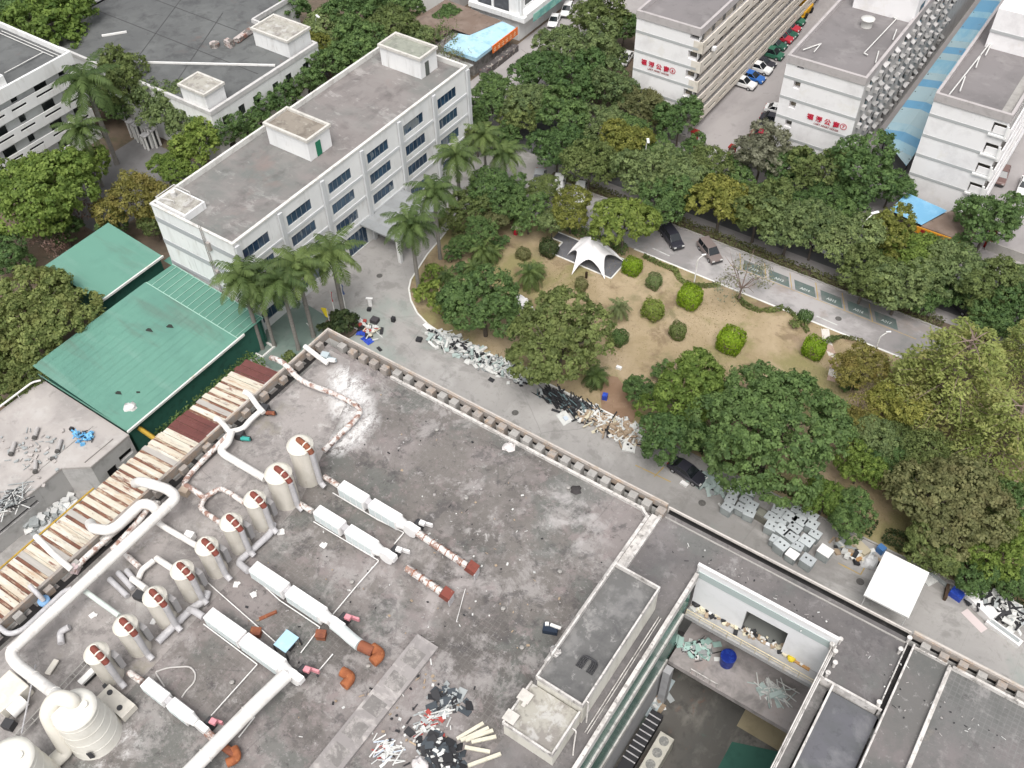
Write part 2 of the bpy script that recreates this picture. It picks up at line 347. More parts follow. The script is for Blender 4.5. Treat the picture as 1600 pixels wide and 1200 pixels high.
PARKRD = M('park_lane', (.25, .235, .232), [L((.40, .38, .375), .10, .48, .56, .85, (.5, 1, 1), 8), L((.17, .175, .17), .25, .5, .64, .6, off=4), L((.27, .22, .19), .2, .56, .66, .5, off=9)], bump=(8, .15))
GREENC = M('green_court', (.15, .20, .175), [L((.22, .235, .215), .3, .5, .66, .7, det=8), L((.10, .13, .115), .5, .55, .7, .6, det=8)])
SOIL = M('bare_soil', (.13, .10, .075), [L((.19, .135, .095), .15, .45, .65, .8, det=8), L((.07, .065, .045), .3, .5, .68, .8, det=8), L((.07, .085, .04), .2, .55, .7, .6, off=4)], bump=(4, .5, .1))
LAWN = M('dry_lawn', (.30, .235, .14), [L((.40, .315, .21), .07, .47, .57, .8, det=8), L((.215, .195, .085), .11, .48, .58, .85, det=8, off=3), L((.17, .12, .075), .16, .54, .62, .7, det=8, off=8), L((.13, .13, .06), .22, .58, .72, .6, det=8, off=17), L((.36, .27, .20), .09, .60, .7, .6, off=27), L((.15, .11, .07), 1.8, .55, .72, .5, det=8, rough=.75), L((.40, .31, .19), 3.5, .6, .75, .4, det=6)], bump=(6, .6, .12))
WHP = M('white_steel', (.74, .73, .71), [L((.55, .53, .50), .9, .52, .7, .6), L((.30, .17, .10), 1.7, .70, .76, .7), L((.42, .40, .38), 3, .62, .75, .4)], rough=.55)
WHB = M('white_cabinet', (.80, .79, .78), [L((.66, .64, .62), 1.3, .5, .7, .6), L((.40, .25, .15), 2.2, .70, .76, .5)], rough=.5)
PIPE = M('white_duct', (.72, .70, .67), [L((.52, .49, .46), .8, .5, .68, .7), L((.22, .10, .06), 1.4, .685, .73, .8, det=8), L((.36, .34, .32), 2.4, .6, .72, .4)], rough=.6)
RUSTP = M('rust_flaked_duct', (.66, .63, .60), [L((.24, .115, .08), 1.3, .47, .58, .9, det=8, rough=.7), L((.10, .05, .04), 1.8, .58, .63, .8, det=8), L((.42, .22, .12), 2.6, .6, .68, .6)], rough=.75)
RUST = M('rust', (.24, .085, .045), [L((.14, .05, .035), 1.2, .45, .65, .8), L((.40, .17, .07), 1.6, .58, .7, .7), L((.52, .45, .40), 1.3, .64, .70, .6, off=5)], rough=.85)
RUSTO = M('orange_rust', (.33, .115, .048), [L((.22, .07, .03), 1.8, .45, .62, .8), L((.5, .22, .09), 2.4, .58, .7, .6)], rough=.85)
REDB = M('red_brown_paint', (.20, .055, .04), [L((.12, .04, .03), 2.5, .5, .66, .6), L((.42, .33, .27), 3, .64, .7, .5)], rough=.6)
TANKM = M('frp_tank', (.66, .625, .56), [L((.52, .49, .43), .6, .45, .65, .7, (1, 1, .3)), L((.72, .69, .64), 1.2, .55, .7, .6), L((.36, .30, .22), 2, .64, .75, .5, (1, 1, .15))], rough=.5)
TANKW = M('frp_dome', (.69, .66, .59), [L((.60, .56, .46), 1.2, .5, .68, .6), L((.45, .36, .16), 1.8, .64, .72, .5)], rough=.5)
GREYD = M('grey_duct', (.46, .45, .46), [L((.34, .33, .33), .9, .5, .66, .7), L((.65, .64, .63), 1.5, .58, .7, .6), L((.2, .12, .09), 2.2, .68, .74, .6)], rough=.5)
DARK = M('dark_metal', (.045, .045, .048), rough=.6)
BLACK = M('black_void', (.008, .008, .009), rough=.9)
PINK = M('pink_guard', (.62, .27, .30), [L((.6, .15, .2), 3, .5, .7, .5)], rough=.5)
BLUEL = M('pale_blue_sheet', (.36, .55, .66), [L((.5, .62, .7), 1.5, .5, .7, .5)], rough=.5)
BLUEM = M('blue_plastic', (.06, .16, .36), rough=.4)
BLUET = M('blue_tarp', (.025, .06, .38), [L((.05, .12, .55), 2, .5, .65, .6)], rough=.5, bump=(3, .6, .1))
GLASS = M('blue_glass', (.02, .045, .085), [L((.10, .15, .20), 1, .35, 1, .55, kind='obj'), L((.25, .27, .28), .45, .62, .63, .8, (1, 1, .4), 2, off=9), L((.06, .12, .19), .35, .5, .62, .6, det=3), L((.16, .2, .22), .6, .66, .7, .6, det=2)], rough=.08, spec=.6)
GLASSD = M('dark_glass', (.02, .024, .024), [L((.07, .08, .075), .5, .55, .66, .6, det=3)], rough=.15, spec=.5)
GLASSG = M('green_glass', (.045, .15, .12), [L((.09, .22, .18), .7, .5, .6, .7), L((.2, .27, .2), 1.1, .62, .68, .6), L((.02, .05, .04), 1.5, .6, .66, .8, off=3)], rough=.25)
FRAME = M('window_frame', (.17, .20, .23), rough=.5)
GREENR = M('green_steel_roof', (.125, .275, .215), [L((.10, .225, .18), .12, .45, .62, .7, det=5), L((.19, .32, .265), .3, .54, .70, .6, (.2, 1, 1), 6), L((.115, .165, .135), .2, .54, .66, .7, (.3, 1.2, 1), 8), L((.10, .12, .10), 1.2, .62, .7, .5, det=9, rough=.8, off=14), L((.12, .28, .22), 1.1, .0, 1., .18, kind='strip', det=1), L((.155, .33, .26), .09, .62, .66, .6, (1, .35, 1), 3, off=6)], rough=.55, bump=(3.2, .35, .05, 'Y'))
GREENV = M('green_gallery_roof', (.095, .22, .17), [L((.12, .26, .2), .3, .45, .62, .7), L((.1, .13, .11), .9, .6, .72, .5)], rough=.5)
GREENW = M('dark_green_wall', (.03, .115, .085), [L((.02, .06, .045), 1, .5, .68, .6)])
BLUER = M('blue_steel_roof', (.22, .43, .56), [L((.36, .52, .58), .35, .45, .6, .7, (1, .3, 1)), L((.12, .31, .50), .42, .66, .67, .8, kind='strip', det=1, off=2.), L((.38, .48, .50), .42, .33, .30, .8, kind='strip', det=1, off=2.), L((.24, .09, .075), .25, .945, .95, .9, kind='strip', det=1, off=8.), L((.15, .17, .19), .9, .62, .72, .7, det=8), L((.25, .16, .11), .6, .66, .72, .6, off=5)], rough=.5, bump=(3., .3, .05, 'X'))
BLUER2 = M('bright_blue_roof', (.15, .35, .53), [L((.25, .46, .62), .5, .45, .65, .7), L((.35, .5, .6), 1.5, .6, .72, .4)], rough=.5, bump=(3., .3, .05, 'X'))
BROWNR = M('brown_shop_roof', (.17, .125, .10), [L((.24, .19, .16), .3, .45, .65, .7), L((.08, .065, .055), .9, .55, .7, .6, det=8)])
ORANGE = M('orange_sign_face', (.72, .17, .03), [L((.6, .12, .03), 1, .5, .7, .5)], rough=.5)
YELLOWS = M('amber_sign_face', (.62, .28, .03), rough=.5)
REDL = M('red_lettering', (.50, .02, .05), rough=.5)
REDD = M('dark_red_lettering', (.25, .02, .02), rough=.5)
WPAINT = M('white_marking', (.55, .55, .53), [L((.26, .25, .25), 1.5, .52, .66, .8)])
YPAINT = M('yellow_marking', (.42, .30, .10), [L((.26, .235, .20), 1.2, .5, .64, .8)])
GPAINT = M('green_bay_paint', (.11, .145, .135), [L((.17, .175, .168), .8, .48, .62, .8)])
YSTEEL = M('yellow_steel', (.42, .27, .04), [L((.25, .15, .04), 1.5, .5, .65, .6)], rough=.6)
BARK = M('bark', (.12, .10, .085), [L((.07, .06, .05), 2, .45, .65, .7, (1, 1, .3)), L((.19, .17, .15), 4, .55, .7, .5)], obj=True, bump=(8, .5))
BARKP = M('palm_bark', (.23, .215, .195), [L((.14, .13, .12), 3, .5, .62, .6, (.3, .3, 3)), L((.10, .09, .085), 1.2, .58, .7, .6)], obj=True, bump=(6, .3))
BARKR = M('pale_twigs', (.22, .165, .14), [L((.14, .10, .085), 2, .45, .65, .7)], obj=True)
# shed roof: cream, grey and rusted/shadowed sheets, one tone per sheet along y
SHEDR = M('cream_sheet', (.57, .525, .43), [L((.70, .67, .60), .6, .48, .62, .7, (.25, 2.5, 1)), L((.44, .27, .16), .5, .52, .64, .75, (.35, 3.2, 1), 8, .75, off=13), L((.21, .09, .06), .6, .565, .63, .9, (.45, 3., 1), 9, .75, off=3), L((.33, .31, .29), .8, .56, .66, .6, (.5, 2, 1), 8, .75, off=33)], rough=.75)
SHEDG = M('grey_sheet', (.40, .375, .345), [L((.50, .47, .43), .6, .5, .66, .7, (.25, 2.5, 1)), L((.24, .13, .09), .5, .60, .68, .7, (.3, 3, 1), 8, .7, off=5)], rough=.75)
SHEDB = M('rusted_sheet', (.20, .095, .065), [L((.12, .055, .042), .7, .48, .6, .8, det=8), L((.52, .44, .33), .6, .51, .59, .85, (.3, 2.5, 1), 9, .75, off=9), L((.30, .14, .08), 1.5, .52, .66, .6)], rough=.8)  # rust, with the shadow on the sheet flanks painted into its tone
MAROON = M('maroon_sheet_roof', (.15, .055, .048), [L((.24, .12, .10), 3, .58, .7, .6), L((.10, .04, .036), .5, .5, .65, .6)], rough=.7, bump=(2.6, .4, .06, 'Y'))
# ================================================================ ground
def poly(name, pts, z, m, kind='structure', th=None):
    b = MB(); n = len(pts)
    if th:
        b.prism([(p[0], p[1]) for p in pts], z-th, z)
    else: b.add([(p[0], p[1], z) for p in pts], [tuple(range(n))])
    o = b.build(name, m)
    return tag(o, kind=kind) if kind else o
g = MB(); g.quad((-320, -70, 0), (55, -70, 0), (55, 325, 0), (-320, 325, 0))
struct('ground', g, SOIL)
def rect(name, x0, x1, y0, y1, z, m): return poly(name, [(x0, y0), (x1, y0), (x1, y1), (x0, y1)], z, m)
rect('factory_yard', -82, 40, -60, 79, .012, ROAD)
poly('office_road', [(-79.3, 53), (-40, 53), (-40, 118), (-79.3, 118)], .008, ROAD)
rect('park_lane', -66, -4, 95.4, 102.9, .020, PARKRD)
rect('street', -260, 60, 106.5, 116.5, .012, ASPH)
rect('street_verge', -66, 60, 102.9, 104.4, .016, SOIL)
rect('sidewalk', -66, 60, 104.4, 106.5, .05, LOT)
rect('far_sidewalk', -90, 60, 116.5, 121.6, .05, LOT)
rect('apartment_yard', -56, -38.3, 121.6, 330, .016, LOT)
rect('east_apartment_yard', -9.5, 60, 121.6, 330, .016, LOT)
rect('back_lane', -28.6, -18.5, 121.6, 330, .02, LOT)
rect('side_street', -92, -78, 106.5, 330, .018, LOT)
rect('office_back_yard', -128, -112, 56, 76, .012, M('grey_paving', (.17, .165, .165), [L((.12, .115, .115), .2, .5, .65, .6)]))
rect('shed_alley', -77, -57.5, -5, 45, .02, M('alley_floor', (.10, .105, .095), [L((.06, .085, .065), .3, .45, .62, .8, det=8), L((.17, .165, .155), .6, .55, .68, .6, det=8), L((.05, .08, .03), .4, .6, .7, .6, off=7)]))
poly('green_court', [P(*q) for q in [(410, 500), (470, 470), (520, 500), (500, 560), (430, 580), (370, 540)]], .03, GREENC)
# park lawn with its white kerb
pk = [(642, 438), (639, 452), (642, 470), (652, 490), (668, 507), (700, 529), (760, 560), (866, 608), (1005, 672), (1100, 720), (1200, 770), (1340, 836), (1450, 905), (1540, 945), (1640, 990)]
pkw = [P(*q) for q in pk]
for i in range(6, len(pkw)): pkw[i].y = 67.3
north = [Vector((22, 95.2, 0)), Vector((-30, 95.2, 0)), Vector((-58, 95.2, 0)), P(740, 318), P(715, 340), P(690, 372), P(668, 398)]
ring = pkw+[Vector((22, 67.3, 0))]+north
poly('park_lawn', ring, .10, LAWN, th=.3)
kb = MB()
def strip(mb, pts, w, z0, z1, close=False):
    for a, b in zip(pts, pts[1:]):
        a = Vector((a[0], a[1], 0)); b = Vector((b[0], b[1], 0)); d = (b-a)
        if d.length < 1e-3: continue
        mb.obox(((a.x+b.x)/2, (a.y+b.y)/2, (z0+z1)/2), (d.length+.04, w, z1-z0), math.atan2(d.y, d.x))
    return mb
strip(kb, pkw[:9], .22, -.1, .17); strip(kb, [Vector((-46.7, 95.2, 0)), Vector((-5, 95.2, 0))], .24, -.1, .16); strip(kb, north[3:]+[pkw[0]], .2, -.1, .165)
struct('white_kerb', kb, M('kerb_white', (.70, .69, .66), [L((.4, .38, .36), .8, .55, .7, .6)]))
kb2 = MB(); strip(kb2, pkw[8:], .2, -.1, .18); strip(kb2, [(-64, 102.9), (-4, 102.9)], .2, -.1, .2)
struct('stone_kerb', kb2, CONC)
poly('park_bare_patch', [P(*q) for q in [(935, 585), (965, 590), (1000, 640), (985, 665), (940, 640)]], .112, M('bare_path', (.22, .14, .09), [L((.28, .19, .13), .5, .45, .65, .7, det=8)]))
# road joints, marking lines and parking bays
mk = MB()
for x in range(-30, 14, 1):
    pass
ym = MB()
for (a, b) in (((993, 727), (1048, 753)), ((1022, 745), (1037, 730)), ((1310, 880), (1345, 898)), ((1345, 897), (1360, 872))):
    strip(ym, [P(*a), P(*b)], .14, .012, .0165)
bays = MB(); lines = MB(); nums = []
for i, (px, py) in enumerate([(1186, 427), (1223, 440), (1262, 454), (1303, 470), (1346, 487), (1388, 504)]):
    c = P(px, py); x0 = -26.7+(i-1)*3.73-2.0; 
    if i == 0: x0 = -26.7-3.73-2
    yb, yt = 99.6, 102.5; sh = -1.55
    bays.add([(x0+.25+.2, yb+.15, .025), (x0+3.35, yb+.15, .025), (x0+3.35+sh*.62, yb+1.95, .025), (x0+.45+sh*.62, yb+1.95, .025)], [(0, 1, 2, 3)])
    strip(ym, [(x0, yb), (x0+sh, yt)], .11, .02, .0265)
    nums.append((c, x0))
strip(ym, [(-34, 99.5), (-8, 99.5)], .08, .02, .026)
struct('yellow_road_lines', ym, YPAINT); struct('green_bay_paint', bays, GPAINT)
wl = MB(); strip(wl, [P(1020, 388), P(1046, 400)], .16, .02, .026); strip(wl, [P(1276, 494), P(1308, 508)], .16, .02, .026)
for a, b in (((479, 505), (487, 514)), ((700, 505), (700, 506))): strip(wl, [P(*a), P(*b)], .15, .03, .036)

struct('white_road_lines', wl, WPAINT)
nb = MB()
for i, (c, x0) in enumerate(nums): text_mb(nb, 'A0%02d' % (12+i), .62, (x0+1.52, 100.25, .03), (1, 0, 0), (0, 1, 0), 0, 'CENTER', .015)
struct('bay_numbers', nb, M('number_paint', (.50, .53, .51), [L((.2, .24, .22), 3, .5, .62, .7)]))
# stepping path in the park
sp = MB()
pp = [P(*q) for q in [(1289, 515), (1291, 530), (1297, 548), (1303, 562), (1302, 578), (1298, 596)]]
struct('stepping_path', strip(MB(), pp, 1.0, .09, .125), M('path_pink', (.42, .30, .24), [L((.62, .58, .53), 1.6, .45, .5, 1, kind='strip', det=1, off=1.), L((.25, .2, .15), 2, .55, .7, .5)]))
mh = MB()
for q in [(593, 431), (501, 506), (805, 645), (1097, 786), (1344, 909), (1310, 418 + 80)]:
    c = P(*q); mh.cyl((c.x, c.y), .42, .42, 0, .024, 20)
struct('manhole_covers', mh, M('manhole', (.10, .095, .09), [L((.16, .15, .14), 4, .5, .6, .6)]))
# ================================================================ factory
ZR = 18.0
F = thing('factory_building', 'large factory with flat dirty grey roofs, block lined parapets and a deep open courtyard', 'factory', (-20, 30, 0))
XW, YN, XE, YS = -57.3, 47.1, 30.0, -25.0
# roof slabs (courtyard void between x -12.3..-0.4, y < 42.6)
rf = MB()
rf.quad((XW+.5, YS, ZR), (-18.0, YS, ZR), (-18.0, 46.0, ZR), (XW+.5, 46.0, ZR))
part(F, 'main_roof', rf, ROOF)
pl = [(XW+1.6, -5), (-44.3, -5), (-44.35, 12), (-45.3, 29.5), (-47.2, 34.6), (-49.5, 40.5), (-53, 45.5), (XW+1.6, 45.5)]
part(F, 'screed_patch', MB().add([(x, y, ZR+.006) for x, y in pl], [tuple(range(len(pl)))]), ROOFL)
ra = MB()
ra.quad((-17.5, 42.9, ZR), (4.3, 42.9, ZR), (4.3, 46.9, ZR), (-17.5, 46.9, ZR))
ra.quad((-.1, 39.9, ZR), (4.3, 39.9, ZR), (4.3, 42.9, ZR), (-.1, 42.9, ZR))
ra.quad((-17.5, 26, ZR), (-12.5, 26, ZR), (-12.5, 42.9, ZR), (-17.5, 42.9, ZR))
ra.quad((-18, YS, ZR), (-12.5, YS, ZR), (-12.5, 26, ZR), (-18, 26, ZR))
part(F, 'annex_roof', ra, ROOFA)
part(F, 'annex_roof', MB().quad((.9, YS, ZR-.5), (4.6, YS, ZR-.5), (4.6, 39.6, ZR-.5), (.9, 39.6, ZR-.5)), M('blue_grey_roof', (.115, .115, .128), [L((.085, .092, .09), .14, .47, .6, .8, (.4, 1, 1), 8), L((.20, .20, .205), .4, .54, .68, .6, det=10), L((.055, .06, .062), 1.3, .56, .7, .5, det=8)]))
part(F, 'annex_roof', MB().quad((-.35, YS, ZR-.5), (.6, YS, ZR-.5), (.6, 39.6, ZR-.5), (-.35, 39.6, ZR-.5)), ROOFA)
rg = MB(); rg.quad((4.9, YS, ZR), (7.6, YS, ZR), (7.6, 46.2, ZR), (4.9, 46.2, ZR)); part(F, 'annex_roof', rg, M('speckled_annex_roof', (.135, .13, .125), [L((.19, .165, .165), .3, .5, .64, .6, det=8), L((.10, .105, .1), .3, .5, .65, .6, off=5, det=8), L((.36, .35, .34), 1.5, .57, .66, .7, det=10, rough=.8)], bump=(5, .3)))
part(F, 'tiled_roof', MB().quad((7.9, YS, ZR), (XE, YS, ZR), (XE, 46.1, ZR), (7.9, 46.1, ZR)), ROOFG)
# outer walls
w = MB()
w.quad((XW+.3, YS, 0), (XW+.3, YN-.3, 0), (XW+.3, YN-.3, ZR), (XW+.3, YS, ZR))
w.quad((XW+.3, YN-.3, 0), (XE, YN-.3, 0), (XE, YN-.3, ZR), (XW+.3, YN-.3, ZR))
part(F, 'wall', w, WHITE2)
wn = MB()
for k in range(28):
    for z in (2, 8, 13.5):
        x = -55+k*3; wn.box(x, x+2, YN-.3, YN-.25, z, z+2)
part(F, 'window_band', wn, GLASSD)
# parapet: outer beam, inner curb, blocks between with dark voids
pb = MB()
pb.box(XW, -17.5, YN-.25, YN+.05, ZR-.9, ZR+.95); pb.box(XW, XW+.28, YS, YN-.25, ZR-.9, ZR+.95)
pb.box(4.4, XE, YN-.25, YN+.05, ZR-.9, ZR+.95)
part(F, 'parapet_beam', pb, RUSTC)
cap = MB(); cap.box(XW, -17.5, YN-.06, YN+.07, ZR+.95, ZR+1.0); cap.box(XW-.02, XW+.14, 30, YN-.1, ZR+.95, ZR+1.0); cap.box(4.4, XE, YN-.1, YN+.08, ZR+.95, ZR+1.0)
part(F, 'parapet_coping', cap, M('pale_coping', (.50, .46, .42), [L((.36, .27, .17), .7, .5, .66, .7), L((.3, .28, .26), 2, .5, .7, .6)]))
gt = MB(); gt.quad((-48, 46.05, ZR-1.2), (-17.5, 46.05, ZR-1.2), (-17.5, YN-.25, ZR-1.2), (-48, YN-.25, ZR-1.2))
gt.quad((4.4, 46.25, ZR-1.2), (XE, 46.25, ZR-1.2), (XE, YN-.25, ZR-1.2), (4.4, YN-.25, ZR-1.2)); gt.quad((-48, YN-.262, ZR-1.2), (-17.5, YN-.262, ZR-1.2), (-17.5, YN-.262, ZR+.3), (-48, YN-.262, ZR+.3)); gt.quad((4.4, YN-.262, ZR-1.2), (XE, YN-.262, ZR-1.2), (XE, YN-.262, ZR+.3), (4.4, YN-.262, ZR+.3)); gt.quad((-48, 46.045, ZR-1.2), (-17.5, 46.045, ZR-1.2), (-17.5, 46.045, ZR-.02), (-48, 46.045, ZR-.02))  # upright black sheets on beam and curb paint the void shade
part(F, 'gutter', gt, GUTTER_SHADE)
cb = MB(); cb.box(-48, -19.2, 45.78, 46.04, ZR-.5, ZR+.34); part(F, 'inner_curb', cb, CURB)
def block(x, y, sx, sy, rz=0):
    b = MB(); h = random.uniform(.68, .9)
    b.obox((x, y, ZR-1.15+(h+1.15)/2), (sx, sy, h+1.15), rz+random.uniform(-.03, .03))
    b.obox((x+sx*.03, y, ZR+h+.003), (sx*.52, sy*.5, .03), rz)
    return part(F, 'parapet_block', b, RUSTC if random.random() < .45 else CONC, bevel=.03)
k = 0
for i in range(27):
    x = -54.6+i*1.415
    block(x, 46.42 if x > -48 else 46.2, .78, .72)
for i in range(14): block(5.6+i*1.45, 46.55, .7, .5)
for i, y in enumerate([45.0, 43.6, 41.9, 39.6, 36.9, 34.4, 32.0, 29.3, 26.3, 23.2, 20.4, 17.2, 14.0, 11.2, 8.2]):
    block(-56.62, y, .5, .75)
dk = MB()
for y in np.arange(5, 45.6, 1.4):
    dk.box(-57.01, -56.5, y, y+.5, ZR+.005, ZR+.03)  # thin dark slabs paint the shaded gaps between the blocks
dk.box(-56.5, -56.05, 0, 44.6, ZR+.004, ZR+.02)
for x in np.arange(-53.9, -48.5, 1.415): dk.box(x-.22, x+.22, 46.05, 46.8, ZR-.1, ZR+.02)
part(F, 'gutter', dk, GUTTER_SHADE)
# ridge between main hall and annex, curbs, gutters
rd = MB(); rd.box(-18.7, -18.42, 29, 45.5, ZR-.2, ZR+.42); rd.box(-17.78, -17.5, 38.2, 46.3, ZR-.2, ZR+.42); rd.box(-18.42, -17.78, 29, 46.0, ZR-.2, ZR+.12)
rd.obox((-19.15, 45.75, ZR+.12), (1.1, .22, .55), -.55)
part(F, 'joint_ridge', rd, CURB)
ae = MB(); ae.box(-17.4, 4.3, YN-.03, YN+.10, ZR-.9, ZR+.62); part(F, 'annex_parapet', ae, M('annex_coping', (.56, .52, .48), [L((.35, .33, .31), 1.2, .5, .66, .7)]))
ag = MB(); ag.box(-17.3, 4.2, 46.86, YN-.03, ZR-.2, ZR+.008); ag.quad((-17.3, YN-.035, ZR), (4.2, YN-.035, ZR), (4.2, YN-.035, ZR+.35), (-17.3, YN-.035, ZR+.35)); part(F, 'gutter', ag, GUTTER_SHADE)  # upright dark sheet carries the painted gutter shade up the parapet face
ai = MB(); ai.box(-17.3, 4.2, 46.28, 46.42, ZR-.2, ZR+.10); part(F, 'inner_curb', ai, CONC)
cw = MB()
cw.box(4.76, 4.9, YS, 46.4, ZR-.6, ZR+.42); cw.box(4.3, 4.4, 39.7, 46.3, ZR-.6, ZR+.30)
cw.box(.74, .9, YS, 39.7, ZR-.6, ZR+.4); cw.box(-.35, 4.6, 39.7, 39.88, ZR-.6, ZR+.42)
cw.box(7.58, 7.74, YS, 46.2, ZR-.2, ZR+.42); cw.box(7.74, 7.9, YS, 46.2, ZR-.2, ZR+.25); cw.box(7.9, XE, 46.1, 46.3, ZR-.2, ZR+.42); cw.box(4.9, 7.5, 46.2, 46.34, ZR-.2, ZR+.3)
part(F, 'white_curb', cw, CURB)
cg = MB(); cg.box(4.4, 4.76, 39.9, 46.3, ZR-.3, ZR+.01); part(F, 'gutter', cg, GUTTER_SHADE)
vp = MB()
for (x, y) in ((4.3, 46.5), (4.05, 45.2), (-.15, 43.4), (.25, 41.3), (.1, 40.2), (-.55, 42.6), (4.2, 40.1), (-.1, 42.2)):
    vp.cyl((x, y), .12, .12, ZR-.1, ZR+.7, 10); vp.cyl((x, y), .2, .2, ZR+.7, ZR+.8, 10)
part(F, 'vent_stub', vp, CURB)
# pale walkway slab across the main roof
sw = MB(); sw.box(-28.45, -26.35, -5, 25.3, ZR-.1, ZR+.35)
part(F, 'roof_walkway', sw, M('walkway_slab', (.44, .41, .39), [L((.21, .195, .19), .42, .42, .44, .8, kind='strip', det=1, off=3., mask=(.55, .40, .48)), L((.26, .24, .235), .42, .45, .52, .8, (.5, 1, 1), 5), L((.20, .185, .18), 1.8, .52, .68, .6, det=8), L((.5, .47, .45), .9, .55, .7, .5, det=8)], bump=(5, .3)))
for i in range(9):
    m = MB(); c = [(-40, 43), (-33, 38.2), (-26, 44.2), (-22, 36.5), (-36, 26), (-30, 21), (-24, 31), (-38, 14), (-20.8, 29)][i]
    m.lathe((c[0], c[1], ZR), [(.14, 0), (.14, .28), (.2, .3), (.2, .36), (0, .38)], 10)
    part(F, 'drain_vent', m, CONC)
for i in range(13):
    y_ = 22.6-i*2.3; part(F, 'walkway_panel', MB().box(-28.15+random.uniform(-.1, .1), -26.7+random.uniform(-.1, .1), y_+random.uniform(0, .2), y_+1.55+random.uniform(-.2, .1), ZR+.30, ZR+.354), M('walkway_stain', (.19, .178, .17), [L((.36, .335, .32), .9, .47, .58, .85, det=9, rough=.8), L((.14, .13, .125), 1.6, .54, .63, .7, det=9, rough=.8)]))
# stair penthouses on the roof
sb = MB(); sb.box(-17.7, -13.7, 26.5, 38.0, ZR-.1, 21.0); sb.quad((-13.755, 26.6, 21.02), (-13.755, 37.9, 21.02), (-13.755, 37.9, 21.02), (-13.755, 26.6, 21.02)) if 0 else None
part(F, 'penthouse_wall', sb, M('penthouse_white', (.62, .60, .54), [L((.40, .38, .33), .8, .5, .68, .7, (1, 1, .3)), L((.24, .22, .19), 2.4, .6, .74, .6, (1, 1, .15))]))
sr = MB(); sr.quad((-17.64, 26.5, 21.02), (-13.74, 26.5, 21.02), (-13.74, 37.97, 21.02), (-17.64, 37.97, 21.02))
part(F, 'penthouse_roof', sr, M('penthouse_grey', (.13, .128, .125), [L((.21, .205, .20), .35, .5, .6, .8, det=10), L((.33, .32, .31), 1.2, .57, .64, .7, det=10, rough=.8, off=15), L((.30, .29, .28), .6, .56, .64, .7, det=10, rough=.8, spot=(-15.6, 33, 4)), L((.07, .07, .072), .5, .5, .66, .6, off=4, det=8)], bump=(5, .3)))
se = MB(); se.box(-17.76, -17.62, 26.4, 38.1, 20.9, 21.5); se.box(-13.76, -13.62, 26.4, 38.1, 20.9, 21.5); se.box(-17.62, -13.76, 37.95, 38.1, 20.9, 21.5); se.box(-17.62, -13.76, 26.4, 26.55, 20.9, 21.4)
part(F, 'penthouse_edge', se, CURB)
lb = MB(); lb.box(-18.1, -13.8, 22.6, 26.38, ZR-.1, 19.9)
part(F, 'penthouse_wall', lb, MATS['penthouse_white'])
part(F, 'penthouse_roof', MB().quad((-18.02, 22.6, 19.93), (-13.88, 22.6, 19.93), (-13.88, 26.36, 19.93), (-18.02, 26.36, 19.93)), ROOFW)
le = MB(); le.box(-18.15, -18.0, 22.5, 26.35, 19.8, 20.3); le.box(-13.9, -13.75, 22.5, 26.35, 19.8, 20.35); le.box(-18.0, -13.9, 22.5, 22.65, 19.8, 20.2)
part(F, 'penthouse_edge', le, CURB)
lp = MB(); lp.box(-18.3, -17.3, 24.6, 25.5, 20.3, 20.4); lp.box(-18.3, -17.3, 22.7, 23.6, 20.3, 20.42); lp.box(-17.7, -17.4, 24.3, 24.6, 20.3, 20.38)
part(F, 'access_slab', lp, M('pale_slab', (.55, .52, .48), [L((.4, .38, .35), 1.5, .5, .66, .6)]))
sp_ = MB(); sp_.tube(arc([(-13.6, 26.9, 21.3), (-13.45, 26.9, 21.3), (-13.4, 26.7, 18.2)], .2), .07, 8); sp_.tube(arc([(-13.6, 25, 20.2), (-13.3, 25, 20.2), (-13.2, 24.6, 18.4), (-12.9, 24, 18.2)], .2), .06, 8)
sp_.tube([(-13.1, 26, ZR+.1), (-13.1, 37.5, ZR+.1)], .05, 6); sp_.tube([(-12.9, 26, ZR+.1), (-12.9, 37.5, ZR+.1)], .04, 6)
part(F, 'drain_pipe', sp_, CURB)
# ---------------- open courtyard
CX0, CX1 = -12.3, -.42
cwN = MB(); hole = (-7.6, -3.9, 13.0, 16.4)
facade(cwN, 'y', 42.9, -1, CX0, CX1, 13.0, 19.0, [hole], .3)
part(F, 'courtyard_wall', cwN, M('courtyard_white', (.74, .74, .75), [L((.62, .62, .62), .5, .5, .68, .6), L((.45, .43, .41), 2.4, .66, .76, .4, (1, 1, .2))]))
gb = MB(); gb.box(CX0, CX1, 42.84, 42.897, 17.55, 18.45); part(F, 'courtyard_band', gb, M('pale_green_band', (.40, .46, .45), rough=.7))
tp = MB(); tp.box(CX0-.2, CX1+.2, 42.87, 43.15, 19.0, 19.3); tp.box(CX0-.2, CX1+.2, 42.95, 43.14, 17.9, 18.995); part(F, 'courtyard_coping', tp, M('coping_white', (.70, .69, .68), [L((.5, .48, .47), 1.5, .55, .7, .5)]))
dr = MB(); dr.quad((hole[0], 46.0, 13), (hole[1], 46.0, 13), (hole[1], 46.0, 16.4), (hole[0], 46.0, 16.4)); dr.quad((hole[0], 43.2, 13), (hole[0], 46, 13), (hole[0], 46, 16.4), (hole[0], 43.2, 16.4)); dr.quad((hole[1], 43.2, 13), (hole[1], 46, 13), (hole[1], 46, 16.4), (hole[1], 43.2, 16.4)); dr.quad((hole[0], 43.2, 16.4), (hole[1], 43.2, 16.4), (hole[1], 46, 16.4), (hole[0], 46, 16.4)); dr.quad((hole[0], 43.2, 13.01), (hole[1], 43.2, 13.01), (hole[1], 46, 13.01), (hole[0], 46, 13.01))
part(F, 'doorway', dr, M('doorway_grey', (.16, .165, .155)))
